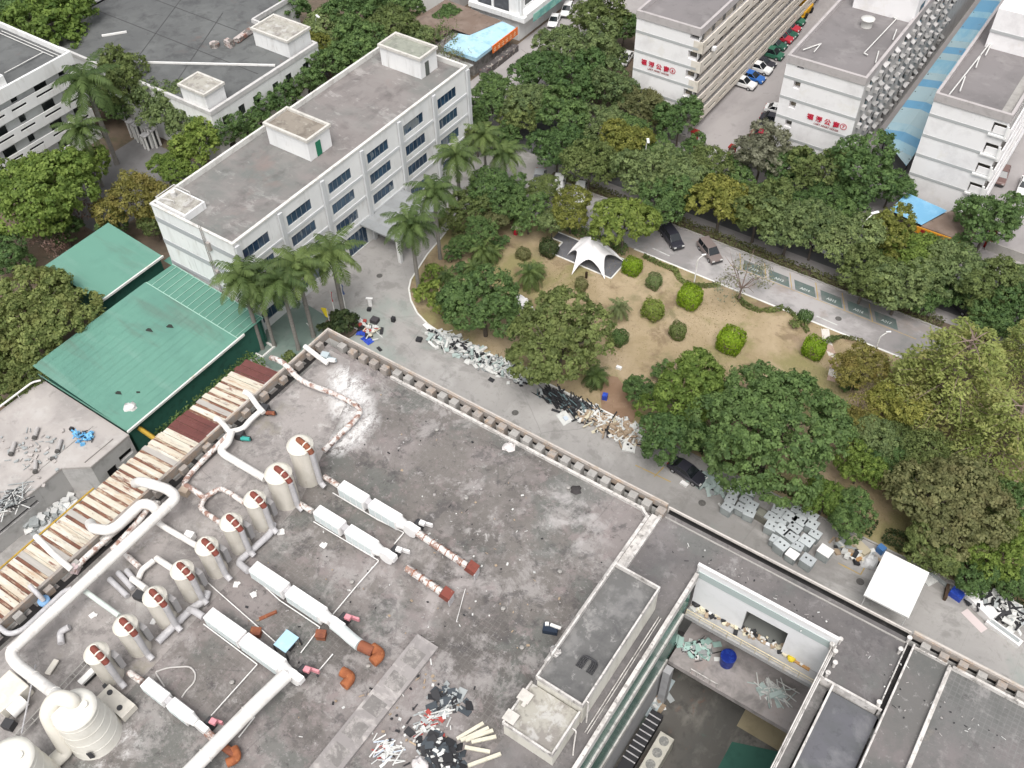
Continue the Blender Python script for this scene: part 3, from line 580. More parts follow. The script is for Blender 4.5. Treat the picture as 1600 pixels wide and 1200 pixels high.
g1 = MB(); g1.box(CX0, CX1, 41.6, 42.88, 12.5, 13.0)
part(F, 'gallery_floor', g1, M('gallery_concrete', (.38, .375, .37), [L((.24, .235, .23), .6, .48, .66, .7, det=8), L((.40, .32, .24), .9, .55, .68, .5, det=8)]))
g2 = MB(); g2.box(CX0, CX1, 39.9, 46, 6.4, 7.0)
part(F, 'gallery_floor', g2, M('lower_gallery_concrete', (.34, .31, .30), [L((.16, .15, .145), .5, .47, .64, .7, det=8), L((.33, .27, .25), .45, .54, .68, .7, det=8)]))
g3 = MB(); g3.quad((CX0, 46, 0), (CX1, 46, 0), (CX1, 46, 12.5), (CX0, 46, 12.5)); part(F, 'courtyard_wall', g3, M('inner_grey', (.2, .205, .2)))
rl = MB()
rl.tube([(CX0+.1, 41.65, 13.9), (CX1-.1, 41.65, 13.9)], .05, 6); rl.tube([(CX0+.1, 41.65, 13.5), (CX1-.1, 41.65, 13.5)], .03, 6)
for x in np.arange(CX0+.1, CX1, 1.3): rl.tube([(x, 41.65, 13), (x, 41.65, 13.9)], .03, 6)
part(F, 'railing', rl, M('cream_rail', (.6, .52, .36)))
rl = MB()
rl.tube([(CX0+2.2, 39.95, 7.8), (CX0+4.8, 39.95, 7.8)], .05, 6)
for x in np.arange(CX0+2.2, CX0+5, .65): rl.tube([(x, 39.95, 7), (x, 39.95, 7.8)], .04, 6)
part(F, 'railing', rl, CURB)
fl = MB(); fl.quad((-30, YS, .05), (10, YS, .05), (10, 46, .05), (-30, 46, .05))
part(F, 'courtyard_floor', fl, M('courtyard_floor', (.115, .108, .098), [L((.24, .225, .20), .22, .54, .62, .7, (1, .5, 1), 9, off=45), L((.065, .063, .058), .5, .53, .62, .7, det=9, off=47), L((.17, .095, .07), .5, .60, .66, .7, det=8, off=49), L((.10, .097, .09), .25, .45, .62, .8, (1, .35, 1), 8), L((.19, .18, .165), .45, .55, .68, .6, det=8), L((.20, .125, .10), .3, .6, .7, .6, off=5), L((.09, .15, .125), .2, .6, .68, .6, off=15)], bump=(5, .3)))
gp = MB(); gp.quad((-4.6, 30, .06), (-.5, 30, .06), (-.5, 41.0, .06), (-4.6, 39.4, .06)); part(F, 'green_floor_patch', gp, M('court_green', (.045, .13, .10), [L((.03, .09, .07), .6, .5, .65, .6)]))
tn = MB(); tn.obox((-2.6, 42.6, .07), (4.6, 3.2, .03), 0); part(F, 'tan_floor_board', tn, M('tan_board', (.34, .29, .19), [L((.26, .22, .14), .7, .5, .65, .6)]))
# west side of the courtyard: stacked sills with green glazing between
for (xs, z, xw) in ((-12.45, 18, .32), (-12.5, 13.0, .24), (-12.55, 7.0, .24)):
    s_ = MB(); s_.box(xs-.0, xs+xw, YS, 42.6 if z > 15 else 41.4 if z > 10 else 39.8, z-.55, z+(.5 if z > 15 else .35)); part(F, 'sill_beam', s_, CURB)
gl = MB()
gl.quad((-12.42, YS, 13.2), (-12.42, 42.4, 13.2), (-12.42, 42.4, 17.7), (-12.42, YS, 17.7))
gl.quad((-12.45, YS, 7.2), (-12.45, 41.3, 7.2), (-12.45, 41.3, 12.7), (-12.45, YS, 12.7))
part(F, 'glazing', gl, GLASSG)
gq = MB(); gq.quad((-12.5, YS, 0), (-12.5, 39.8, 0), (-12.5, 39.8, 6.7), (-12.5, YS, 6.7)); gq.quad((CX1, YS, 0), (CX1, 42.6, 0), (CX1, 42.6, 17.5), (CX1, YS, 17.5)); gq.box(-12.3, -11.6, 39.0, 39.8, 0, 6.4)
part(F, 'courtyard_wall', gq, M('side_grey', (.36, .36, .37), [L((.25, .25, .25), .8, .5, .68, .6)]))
ee = MB()
for dx, zz in ((0, .55), (.14, .45), (.26, .6)): ee.box(CX1-.1+dx, CX1+dx, YS, 42.8, ZR-1, ZR+zz-.1)
part(F, 'east_coping', ee, CURB)
# ================================================================ rusty lean-to roof
SH = thing('rusty_shed', 'long lean-to roof of rusty cream and grey sheets along the factory side', 'shed', (-61, 20, 0))
s = MB()
def zsh(x): return 14.0+(x+65.6)*(1.6/8.3)
y = -8.0; i = 0; wd = .6
while y < 42.0:
    i += 1; x0 = -65.5+random.uniform(-.12, .12); k_ = i % 4
    wd, mi, dz = ((.62, 0, .05), (.34, 3, -.05), (.58, 0 if random.random() < .45 else 2, .04), (.30, 3 if random.random() < .75 else 0, -.05))[k_]; dz += random.uniform(-.02, .02)
    s.m(1 if (y > 39.3 or 30.6 < y < 33.0) else mi)
    yy = min(y+wd-.02, 42)
    s.add([(x0, y, zsh(x0)+dz), (-57.35, y, zsh(-57.35)+dz), (-57.35, yy, zsh(-57.35)+dz+.03), (x0, yy, zsh(x0)+dz+.03), (x0, y, zsh(x0)+dz-.06), (-57.35, y, zsh(-57.35)+dz-.06), (-57.35, yy, zsh(-57.35)+dz-.03), (x0, yy, zsh(x0)+dz-.03)], [(0, 1, 2, 3), (4, 7, 6, 5), (0, 3, 7, 4), (1, 5, 6, 2), (0, 4, 5, 1), (3, 2, 6, 7)])
    y += wd
part(SH, 'sheet_roof', s, [SHEDR, MAROON, SHEDG, SHEDB])
po = MB()
for y in np.arange(-6, 42, 6): po.box(-65.3, -65.1, y, y+.2, 0, 13.9); po.tube([(-65.2, y+.1, 13.85), (-57.4, y+.1, 15.4)], .08, 6)
part(SH, 'post', po, DARK)
ys = MB(); ys.tube([(-65.7, -6, 14.05), (-65.7, 21.5, 14.05)], .1, 6); part(SH, 'edge_pipe', ys, YSTEEL)
# ================================================================ office block
O = thing('office_building', 'white four storey office block with blue ribbon windows and a long stained grey roof', 'office building', (-86, 77, 0))
OX0, OX1, OY0, OY1, OZ = -93.5, -79.2, 53.9, 101.2, 15.0
bays_ = [55.0, 62.7, 70.5, 78.3, 86.1, 93.9]; rows = [(12.0, 13.6), (8.6, 10.2), (5.2, 6.8)]
holes = [(y, y+4.4, z0, z1) for y in bays_ for (z0, z1) in rows]+[(y, y+4.4, 1.2, 2.9) for y in bays_ if not 69 < y < 86]+[(72, 76, .1, 3.4), (79, 83, .1, 3.4)]
wl_ = MB(); facade(wl_, 'x', OX1, 1, OY0, OY1, 0, OZ+.2, holes, .16)
facade(wl_, 'y', OY0, -1, OX0, OX1, 0, OZ+.2, [(-81.9, -80.9, 1.6, 2.8)], .2)
facade(wl_, 'y', OY1, 1, OX0, OX1, 0, OZ+.2, [], .2); facade(wl_, 'x', OX0, -1, OY0, OY1, 0, OZ+.2, [], .2)
part(O, 'wall', wl_, WHITE)
for h in holes: window(O, 'x', OX1, 1, h, GLASS, FRAME, 5, .06, .13)
window(O, 'y', OY0, -1, (-81.9, -80.9, 1.6, 2.8), GLASSD, FRAME, 2, .06, .16)
bd = MB()
for z in (11.0, 7.6, 4.2): bd.box(OX1+.003, OX1+.10, OY0, OY1, z-.22, z+.22)
part(O, 'floor_band', bd, M('office_band', (.56, .57, .58)))
for y in [61.3, 69.1, 76.9, 84.8, 92.6, 100.7, 53.95]:
    b = MB(); b.box(OX1+.101, OX1+.42, y-.02, y+.62, 0, OZ-.05); part(O, 'pilaster', b, GREYP if 0 else M('pilaster_grey', (.54, .55, .56), [L((.44, .45, .45), 1, .5, .66, .6, (1, 1, .3))]))
sbands = MB()
for z in (13.1, 9.5, 5.9, 2.4): sbands.box(OX0, OX1, OY0-.06, OY0-.003, z-.38, z+.38)
part(O, 'end_wall_band', sbands, M('end_band', (.38, .39, .40)))
part(O, 'roof', MB().quad((OX0+.3, OY0+.3, OZ-.25), (OX1-.3, OY0+.3, OZ-.25), (OX1-.3, OY1-.3, OZ-.25), (OX0+.3, OY1-.3, OZ-.25)), ROOFO)
pp_ = MB(); pp_.box(OX1-.3, OX1+.12, OY0-.1, OY1+.1, OZ+.2, OZ+.45); pp_.box(OX0-.1, OX0+.25, OY0-.1, OY1+.1, OZ+.2, OZ+.45); pp_.box(OX0+.25, OX1-.3, OY0-.1, OY0+.25, OZ+.2, OZ+.45); pp_.box(OX0+.25, OX1-.3, OY1-.25, OY1+.1, OZ+.2, OZ+.45)
pp_.box(OX1-.3, OX1-.05, OY0+.25, OY1-.25, OZ-.3, OZ+.2); pp_.box(OX0+.02, OX0+.25, OY0+.25, OY1-.25, OZ-.3, OZ+.2); pp_.box(OX0+.25, OX1-.3, OY1-.25, OY1-.02, OZ-.3, OZ+.2)
part(O, 'parapet', pp_, M('parapet_white', (.62, .61, .58), [L((.36, .33, .31), .8, .5, .66, .6)]))
def headhouse(T, x0, x1, y0, y1, z0, z1, door, dm, roofm=ROOFW):
    b = MB(); b.box(x0, x1, y0, y1, z0, z1); part(T, 'stair_head', b, WHITE)
    e = MB(); o = .22
    e.box(x0-o, x1+o, y0-o, y0+.12, z1, z1+.4); e.box(x0-o, x1+o, y1-.12, y1+o, z1, z1+.4); e.box(x0-o, x0+.12, y0+.12, y1-.12, z1, z1+.4); e.box(x1-.12, x1+o, y0+.12, y1-.12, z1, z1+.4)
    part(T, 'stair_head_coping', e, M('headhouse_coping', (.56, .54, .50), [L((.34, .32, .29), 1, .5, .66, .6)]))
    part(T, 'stair_head_roof', MB().quad((x0+.1, y0+.1, z1+.05), (x1-.1, y0+.1, z1+.05), (x1-.1, y1-.1, z1+.05), (x0+.1, y1-.1, z1+.05)), roofm)
    if door: part(T, 'roof_door', MB().box(*door), dm)
GDOOR = M('green_door', (.02, .16, .09)); DDOOR = M('grey_door', (.10, .11, .10))
headhouse(O, -90.6, -83.2, 72.0, 76.2, OZ-.25, 17.7, (-83.19, -83.1, 73.3, 74.2, OZ-.2, 16.9), GDOOR, M('moss_slab', (.25, .22, .185), [L((.14, .12, .10), .7, .48, .64, .8, det=8), L((.40, .38, .33), 1.3, .56, .68, .6, det=8)]))
headhouse(O, -90.6, -83.2, 95.6, 99.4, OZ-.25, 17.7, (-83.19, -83.1, 96.6, 97.4, OZ-.2, 16.9), DDOOR, M('lichen_slab', (.27, .28, .235), [L((.17, .175, .15), .7, .48, .64, .8, det=8), L((.38, .37, .33), 1.3, .56, .68, .6, det=8)]))
tkb = MB(); tkb.box(-92.9, -87.6, 54.3, 57.6, OZ-.25, OZ+.75); part(O, 'roof_tank_base', tkb, WHITE)
tkr = MB(); tkr.quad((-92.7, 54.5, OZ+.77), (-87.8, 54.5, OZ+.77), (-87.8, 57.4, OZ+.77), (-92.7, 57.4, OZ+.77)); part(O, 'tank_base_roof', tkr, ROOFW)
tr = MB()
for a, b in (((-92.8, 54.5), (-92.8, 57.5)), ((-92.8, 57.5), (-90, 57.5)), ((-92.8, 54.5), (-90.4, 55.2))): tr.tube([(*a, OZ+1.3), (*b, OZ+1.3)], .06, 6)
for q in ((-92.8, 54.5), (-92.8, 57.5), (-90, 57.5), (-90.4, 55.2)): tr.tube([(*q, OZ+.75), (*q, OZ+1.3)], .05, 6)
tr.cyl((-91.6, 56.2), .35, .35, OZ+.77, OZ+1.5, 12)
part(O, 'roof_railing', tr, M('pipe_grey', (.55, .54, .52)))
lad = MB()
for dx in (0, .35): lad.tube([(-84.6+dx, 53.75, 1), (-84.6+dx, 53.75, OZ+1)], .05, 6)
for z in np.arange(1.2, 15.5, .5): lad.tube([(-84.6, 53.75, z), (-84.25, 53.75, z)], .025, 5)
for z in (4, 8, 12.5): lad.box(-84.0, -83.5, 53.5, 53.85, z, z+1.2)
part(O, 'wall_ladder', lad, M('drain_grey', (.33, .30, .28)))
cn = MB(); cn.box(-79.1, -72.2, 74.8, 84.2, 3.95, 4.2); part(O, 'entrance_canopy', cn, M('canopy_grey', (.26, .27, .275), [L((.36, .37, .37), .55, .4, .45, .25, kind='strip', det=1), L((.2, .2, .2), .5, .5, .66, .6)]))
cl_ = MB()
for q in ((-72.7, 75.2), (-72.7, 83.7)): cl_.box(q[0]-.25, q[0]+.25, q[1]-.25, q[1]+.25, 0, 3.95)
part(O, 'canopy_column', cl_, WHITE)
# ================================================================ left flats (gallery block)
A0 = thing('gallery_block', 'white flats at the left edge with long open galleries behind slotted white balustrades', 'apartment block', (-140, 60, 0))
AX, AY1, AY0 = -132.7, 72.7, 20.0
wbk = MB()
back = AX-.9; fl_ = [11.0, 7.6, 4.2, .8]; hs_ = []
for z in fl_:
    y = AY1-2.6
    while y > AY0+4:
        hs_ += [(y, y+1.1, z+.9, z+2.2), (y-2.3-2.2, y-2.3, z+.5, z+2.0)]; y -= 8.6
facade(wbk, 'x', back, 1, AY0, AY1, 0, 13.3, hs_, .2)
wbk.quad((back, AY1-.02, 0), (-150, AY1-.02, 0), (-150, AY1-.02, 15.1), (back, AY1-.02, 15.1)); wbk.quad((AX, AY0, 0), (-150, AY0, 0), (-150, AY0, 15), (AX, AY0, 15))
part(A0, 'wall', wbk, M('flats_grey_white', (.62, .63, .62), [L((.40, .41, .40), .6, .5, .68, .6), L((.3, .28, .27), 2.2, .64, .74, .5)]))
pn = MB()
for h in hs_: part(A0, 'window', pane('x', back, 1, h, .19), GLASSD)
for z in fl_:
    gs = MB(); gs.box(back+.003, AX-.15, AY0, AY1, z-.18, z); part(A0, 'gallery_slab', gs, WHITE)
    b = MB(); hh = []; y = AY1-.9
    while y > AY0+6:
        hh += [(y-2.6, y, z+.25, z+.62), (y-6.8, y-3.8, z+.25, z+.62)]; y -= 8.6
    facade(b, 'x', AX, 1, AY0, AY1, z-.75, z+1.1, hh, .14)
    b.quad((AX-.14, AY0, z), (AX-.14, AY1, z), (AX-.14, AY1, z+1.0), (AX-.14, AY0, z+1.0)) if 0 else None
    b.box(AX-.15, AX, AY0, AY1, z+1.1, z+1.18); b.box(back, AX-.15, AY1-.12, AY1, z-.75, z+1.18)
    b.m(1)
    for h in hh: b.quad((AX-.139, h[0], h[2]), (AX-.139, h[1], h[2]), (AX-.139, h[1], h[3]), (AX-.139, h[0], h[3]))  # black slot backs: shade of the open slots put into the colour
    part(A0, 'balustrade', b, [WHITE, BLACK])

et = MB(); et.box(AX-.25, AX+.15, AY0, AY1+.1, 13.2, 15.2); et.box(-150, AX-.25, AY1-.25, AY1+.1, 13.2, 15.2); et.box(-150, AX-.25, AY0, AY1-.25, 13.2, 13.4); part(A0, 'parapet', et, WHITE)
part(A0, 'roof', MB().quad((-150, AY0, 14.3), (AX-.25, AY0, 14.3), (AX-.25, AY1-.25, 14.3), (-150, AY1-.25, 14.3)), ROOFK)
part(A0, 'roof_block', MB().box(-148, -133.0, 45, 61.8, 14.2, 16.6), WHITE)
part(A0, 'roof_block_top', MB().quad((-147.8, 45, 16.62), (-133.2, 45, 16.62), (-133.2, 61.6, 16.62), (-147.8, 61.6, 16.62)), ROOFW)
pz = MB()
for a, b in (((-134, 71.6), (-148, 71.6)), ((-134.6, 71), (-148, 71)), ((-137, 64), (-137, 71)), ((-147, 62.5), (-134.5, 62.5))): pz.tube([(*a, 14.6), (*b, 14.6)], .07, 6)
pz.tube([(-152, 66, 14.3), (-144.5, 66, 18.5)], .12, 6); pz.cyl((-152.2, 70), .35, .35, 14.3, 15.2, 10)
part(A0, 'roof_pipe', pz, M('pale_pipe', (.6, .59, .57)))
# ================================================================ low hall behind the office
B = thing('back_hall', 'low white hall with a broad dark bitumen roof and small corner turrets behind the trees', 'hall', (-125, 92, 0))
BX1, BY0, BY1, BZ = -109.8, 77.8, 101.5, 9.6
hb = [(y, y+1.3, 6.3, 7.9) for y in (79.6, 83.0, 86.2, 90.5, 93.5, 97.5)]+[(y, y+1.3, 1.6, 3.2) for y in (79.6, 83.0, 86.2, 90.5, 93.5, 97.5)]
wb = MB(); facade(wb, 'x', BX1, 1, BY0, BY1, 0, BZ, hb, .2); facade(wb, 'y', BY0, -1, -142, BX1, 0, BZ, [(-117, -115.8, 6.3, 7.9), (-124, -122.8, 6.3, 7.9), (-130, -128.8, 6.3, 7.9)], .2)
wb.quad((-152, 112, 0), (-124.4, 112, 0), (-124.4, 112, BZ), (-152, 112, BZ)); wb.quad((-152, BY0, 0), (-152, 112, 0), (-152, 112, BZ), (-152, BY0, BZ)); wb.quad((BX1, BY1, 0), (-124.4, BY1, 0), (-124.4, BY1, BZ), (BX1, BY1, BZ)); wb.quad((-124.4, BY1, 0), (-124.4, 112, 0), (-124.4, 112, BZ), (-124.4, BY1, BZ))
part(B, 'wall', wb, WHITE)
for h in hb: window(B, 'x', BX1, 1, h, GLASSD, DARK, 2, .07, .16)
part(B, 'roof', MB().add([(-152, BY0+.4, BZ-.3), (BX1-.4, BY0+.4, BZ-.3), (BX1-.4, BY1, BZ-.3), (-124, BY1, BZ-.3), (-124, 112, BZ-.3), (-152, 112, BZ-.3)], [(0, 1, 2, 3, 4, 5)]), ROOFK)
bp = MB(); bp.box(BX1-.4, BX1+.12, BY0-.1, BY1, BZ-.4, BZ+.3); bp.box(-152, BX1-.4, BY0-.1, BY0+.35, BZ-.4, BZ+.3); bp.box(-124.3, BX1-.4, BY1-.35, BY1, BZ-.4, BZ+.35); bp.box(-124.4, -124, BY1, 112, BZ-.4, BZ+.35); bp.box(-152.3, -152, BY0-.1, 112, BZ-.4, BZ+.35)
part(B, 'parapet', bp, M('hall_parapet', (.52, .51, .50), [L((.34, .33, .32), .8, .5, .66, .6)]))
headhouse(B, -115.9, -110.6, 78.2, 82.0, BZ-.3, 12.0, None, None)
headhouse(B, -118.5, -110.8, 96.2, 101.2, BZ-.3, 12.0, None, None)
bl = MB()
for a, b in (((-151, 90), (-112, 90)), ((-151, 98), (-124.5, 98)), ((-120, 79), (-131, 101)), ((-130, 79), (-141, 101))): bl.obox(((a[0]+b[0])/2, (a[1]+b[1])/2, BZ-.285), (Vector((b[0]-a[0], b[1]-a[1])).length, .14, .03), math.atan2(b[1]-a[1], b[0]-a[0]))
part(B, 'roof_seam', bl, M('seam', (.065, .065, .066)))
bw = MB(); bw.obox((-121.2, 87.4, BZ-.1), (23.0, .22, .3), .52); bw.obox((-141, 86, BZ-.1), (4, .25, .3), .9); part(B, 'roof_pipe', bw, WHP)
bx_ = MB(); bx_.box(-122.6, -121.2, 93.2, 94.2, BZ-.3, BZ+.8); bx_.cyl((-124, 92.4), .8, .8, BZ-.3, BZ+.3, 14); bx_.obox((-121.8, 97, BZ+.2), (1, 4.2, .6), .1); part(B, 'roof_machine', bx_, M('machine_mix', (.45, .4, .38), [L((.12, .11, .1), .6, .5, .54, .9), L((.3, .12, .08), 1, .56, .6, .7, off=3)]))
# ================================================================ green sheds
G1 = thing('green_roof_shed', 'big pale green metal roofed shed, torn and streaked, beside the office end', 'shed', (-85, 42, 0))
g1 = MB(); za, zb = 5.0, 6.3
def gz(x): return 4.9+(-x-76.8)/16*1.3
n = 15
for i in range(n):
    x0 = -76.8-i*16.2/n; x1 = -76.8-(i+1)*16.2/n+.02
    yN = 53.4 if x1 > -93 else 46.5
    g1.add([(x0, 31.5, gz(x0)), (x0, 49.0, gz(x0)), (x1, 49.0 if x1 > -93 else 45.5, gz(x1)), (x1, 31.5, gz(x1))], [(0, 1, 2, 3)])
    g1.add([(x0, 31.5, gz(x0)-.12), (x0, 49.0, gz(x0)-.12), (x1, 49.0 if x1 > -93 else 45.5, gz(x1)-.12), (x1, 31.5, gz(x1)-.12)], [(0, 1, 2, 3)])
g1.box(-92.8, -76.9, 31.42, 31.5, 4.8, 5.0)
part(G1, 'metal_roof', g1, GREENR)
g2 = MB(); g2.add([(-76.8, 49.0, 4.9), (-76.8, 53.5, 4.75), (-92.8, 53.5, gz(-92.8)-.15), (-92.8, 49.0, gz(-92.8))], [(0, 1, 2, 3)]); part(G1, 'gallery_roof', g2, GREENV)
g3 = MB()
for i in range(15):
    x = -77.2-i*1.05; g3.obox((x, 51.2, gz(x)+.02), (.05, 4.4, .06))
g3.obox((-84.8, 49.0, gz(-84.8)+.05), (16.1, .09, .08), 0, 0, math.atan(1.3/16)); g3.obox((-84.8, 53.4, gz(-84.8)-.08), (16.1, .09, .08), 0, 0, math.atan(1.3/16))
part(G1, 'roof_rib', g3, M('pale_green_rib', (.34, .52, .44)))
part(G1, 'edge_gutter', MB().box(-76.8, -76.6, 31.4, 50, 4.65, 4.95), M('gutter_white', (.68, .68, .64), [L((.42, .36, .26), .8, .55, .66, .6)]))
gw_ = MB(); gw_.box(-92.5, -77.2, 31.9, 32.1, 0, 4.7); gw_.box(-77.3, -77.15, 32, 53, 0, 4.7); gw_.box(-92.5, -77.3, 53.2, 53.4, 0, 4.6); gw_.box(-92.7, -92.5, 32, 53.2, 0, 5.5)
part(G1, 'wall', gw_, GREENW)
tn_ = MB()
for px, py, a, b in ((232, 516, 1.1, .3), (264, 509, 1.0, .35), (183, 611, .8, .3), (214, 609, .4, .2)):
    c = P(px, py, 5.6); c.z = gz(c.x)+.02; r = random.uniform(0, 3); tn_.add([(c.x-a, c.y-b*.3, c.z), (c.x, c.y-b, c.z), (c.x+a*.8, c.y+b*.2, c.z), (c.x+.1, c.y+b, c.z)], [(0, 1, 2, 3)])
part(G1, 'torn_hole', tn_, M('hole_dark', (.03, .035, .03)))
G2 = thing('green_roof_annex', 'small green metal roofed shed with a white eave beside the bare pink tree', 'shed', (-100, 49, 0))
ga = MB(); ga.add([(-95.6, 43.6, 5.8), (-95.6, 54.0, 5.8), (-106.2, 54.2, 6.6), (-106.2, 43.6, 6.6)], [(0, 1, 2, 3)]); ga.add([(-95.6, 43.6, 5.68), (-95.6, 54.0, 5.68), (-106.2, 54.2, 6.48), (-106.2, 43.6, 6.48)], [(0, 1, 2, 3)])
part(G2, 'metal_roof', ga, GREENR); part(G2, 'edge_gutter', MB().box(-95.6, -95.4, 43.5, 54.1, 5.55, 5.85), MATS['gutter_white']); gb_ = MB(); gb_.box(-105.5, -96, 44, 53.8, 0, 5.5); part(G2, 'wall', gb_, GREENW)
pv = MB(); pv.add([(-92.9, 54.2, 4.4), (-92.9, 58, 4.2), (-96, 58, 4.4), (-96, 54.2, 4.6)], [(0, 1, 2, 3)]); part(G2, 'side_canopy', pv, GREENV)
# ================================================================ low concrete block on the left
LB = thing('low_block', 'low pale concrete building with junk on its flat roof below the green shed', 'building', (-83, 24, 0))
lw = MB(); LX1 = -76.8
facade(lw, 'x', LX1, 1, 26.0, 31.4, 0, 4.3, [(27.3, 28.6, .05, 1.9), (29.2, 31.0, 1.5, 2.4)], .35); facade(lw, 'x', -79.4, 1, -10, 24.0, 0, 4.3, [(14.6, 20.2, 2.3, 2.8)], .35); lw.quad((LX1, 31.4, 0), (-95, 31.4, 0), (-95, 31.4, 4), (LX1, 31.4, 4)); lw.add([(-79.4, 24, 0), (LX1, 26, 0), (LX1, 26, 4.3), (-79.4, 24, 4.3)], [(0, 1, 2, 3)])
part(LB, 'wall', lw, M('low_wall', (.46, .45, .44), [L((.30, .29, .28), .6, .48, .66, .7), L((.2, .19, .18), 1.8, .6, .72, .5, (1, 1, .2))]))
part(LB, 'roof', MB().prism([(-92.3, -10), (-79.36, -10), (-79.36, 24), (LX1+.04, 26), (LX1+.04, 31.45), (-92.3, 31.45)], 4.0, 4.25), M('low_roof', (.40, .37, .35), [L((.27, .25, .24), .12, .47, .64, .8, det=8), L((.46, .44, .42), .35, .52, .66, .7, det=10), L((.2, .19, .18), .9, .58, .7, .5, det=8)], bump=(5, .2)))
part(LB, 'doorway', MB().box(LX1-.4, LX1-.36, 27, 31.2, .05, 2.6), BLACK); part(LB, 'vent_slot', MB().box(-79.8, -79.76, 14.5, 20.3, 2.2, 2.9), DARK)
lc = MB(); lc.box(-81.3, -81.2, -8, 30, 4.25, 4.32); lc.box(LX1-1.0, LX1-.95, 26, 30, 4.25, 4.4); part(LB, 'roof_curb', lc, CONC)
lr = MB(); lr.tube(arc([(-91.6, 31, 4.9), (-92.0, 30.2, 5.1), (-92.0, -6, 5.1)], .5), .12, 8)
for y in np.arange(-5, 31, 3): lr.tube([(-92, y, 4.2), (-92, y, 5.1)], .05, 6)
part(LB, 'roof_rail', lr, WHP)
lk = MB(); lk.box(-93.6, -92.6, 29.6, 35, 4.0, 4.3); part(LB, 'grey_ledge', lk, GREYP)
# ================================================================ apartment blocks with red lettering
def sign(T, mb_x, z, y, body, num, eng):
    m = MB(); text_mb(m, body, 1.15, (mb_x, y, z), (1, 0, 0), (0, 0, 1), .06, 'LEFT', .03) if False else None
    for i, ch in enumerate(body): text_mb(m, ch, .98, (mb_x+i*1.30, y, z), (1, 0, 0), (0, 0, 1), .06, 'LEFT', .035)
    text_mb(m, num, .62, (mb_x+5.45, y, z+.2), (1, 0, 0), (0, 0, 1), .06, 'CENTER', .03)
    part(T, 'lettering', m, REDL)
    r = MB(); cx = mb_x+5.45; n = 24
    for i in range(n):
        a0 = 2*math.pi*i/n; a1 = 2*math.pi*(i+1)/n
        r.quad((cx+.5*math.cos(a0), y-.06, z+.42+.5*math.sin(a0)), (cx+.5*math.cos(a1), y-.06, z+.42+.5*math.sin(a1)), (cx+.4*math.cos(a1), y-.06, z+.42+.4*math.sin(a1)), (cx+.4*math.cos(a0), y-.06, z+.42+.4*math.sin(a0)))
    part(T, 'number_ring', r, REDL)
    e = MB(); text_mb(e, eng, .40, (mb_x+1.2, y, z-.62), (1, 0, 0), (0, 0, 1), .06, 'LEFT', .012); part(T, 'small_lettering', e, REDD)
APW = M('apartment_white', (.78, .765, .765), [L((.60, .58, .58), .3, .5, .68, .6), L((.44, .42, .41), 2., .64, .76, .5, (1, 1, .2)), L((.64, .60, .52), .2, .58, .7, .5)])
APB = M('apartment_band', (.40, .41, .41)); APR = M('apartment_roof', (.20, .185, .185), [L((.15, .14, .14), .1, .45, .62, .8, det=8), L((.27, .255, .25), .25, .54, .68, .6, det=8), L((.12, .11, .11), .8, .58, .7, .5)])
APC = M('balcony_cream', (.66, .61, .54), [L((.44, .38, .30), .5, .5, .68, .6), L((.3, .27, .24), 2, .62, .75, .5, (1, 1, .2))])
def apartment(label, x0, x1, y0, y1, holes, eave='x1'):
    T = thing('apartment_block', label, 'apartment block', ((x0+x1)/2, (y0+y1)/2, 0))
    zt = 18.0
    w_ = MB(); facade(w_, 'y', y0, -1, x0, x1, 0, zt, holes, .9)
    w_.quad((x0, y1, 0), (x1, y1, 0), (x1, y1, zt), (x0, y1, zt))
    part(T, 'wall', w_, APW)
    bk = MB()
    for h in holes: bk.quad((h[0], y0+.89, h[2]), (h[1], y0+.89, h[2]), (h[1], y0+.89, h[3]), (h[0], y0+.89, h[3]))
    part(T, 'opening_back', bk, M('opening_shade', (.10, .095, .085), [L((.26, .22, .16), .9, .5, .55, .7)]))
    b = MB()
    for z in (14.75, 11.55, 8.4, 5.2): b.box(x0, x1, y0-.05, y0-.003, z-.2, z+.2)
    part(T, 'floor_band', b, APB)
    part(T, 'roof', MB().quad((x0+.3, y0+.3, zt-.7), (x1-.3, y0+.3, zt-.7), (x1-.3, y1-.3, zt-.7), (x0+.3, y1-.3, zt-.7)), APR)
    p = MB(); p.box(x0-.05, x1+.05, y0-.15, y0+.3, 16.9, 18.05); p.box(x0-.1, x0+.3, y0+.3, y1, 16.9, 18.05); p.box(x1-.3, x1+.1, y0+.3, y1, 16.9, 18.05); p.box(x0+.3, x1-.3, y1-.3, y1, 16.9, 18.05)
    part(T, 'parapet', p, M('apartment_parapet', (.42, .39, .385), [L((.30, .28, .27), .8, .5, .66, .6)]))
    return T
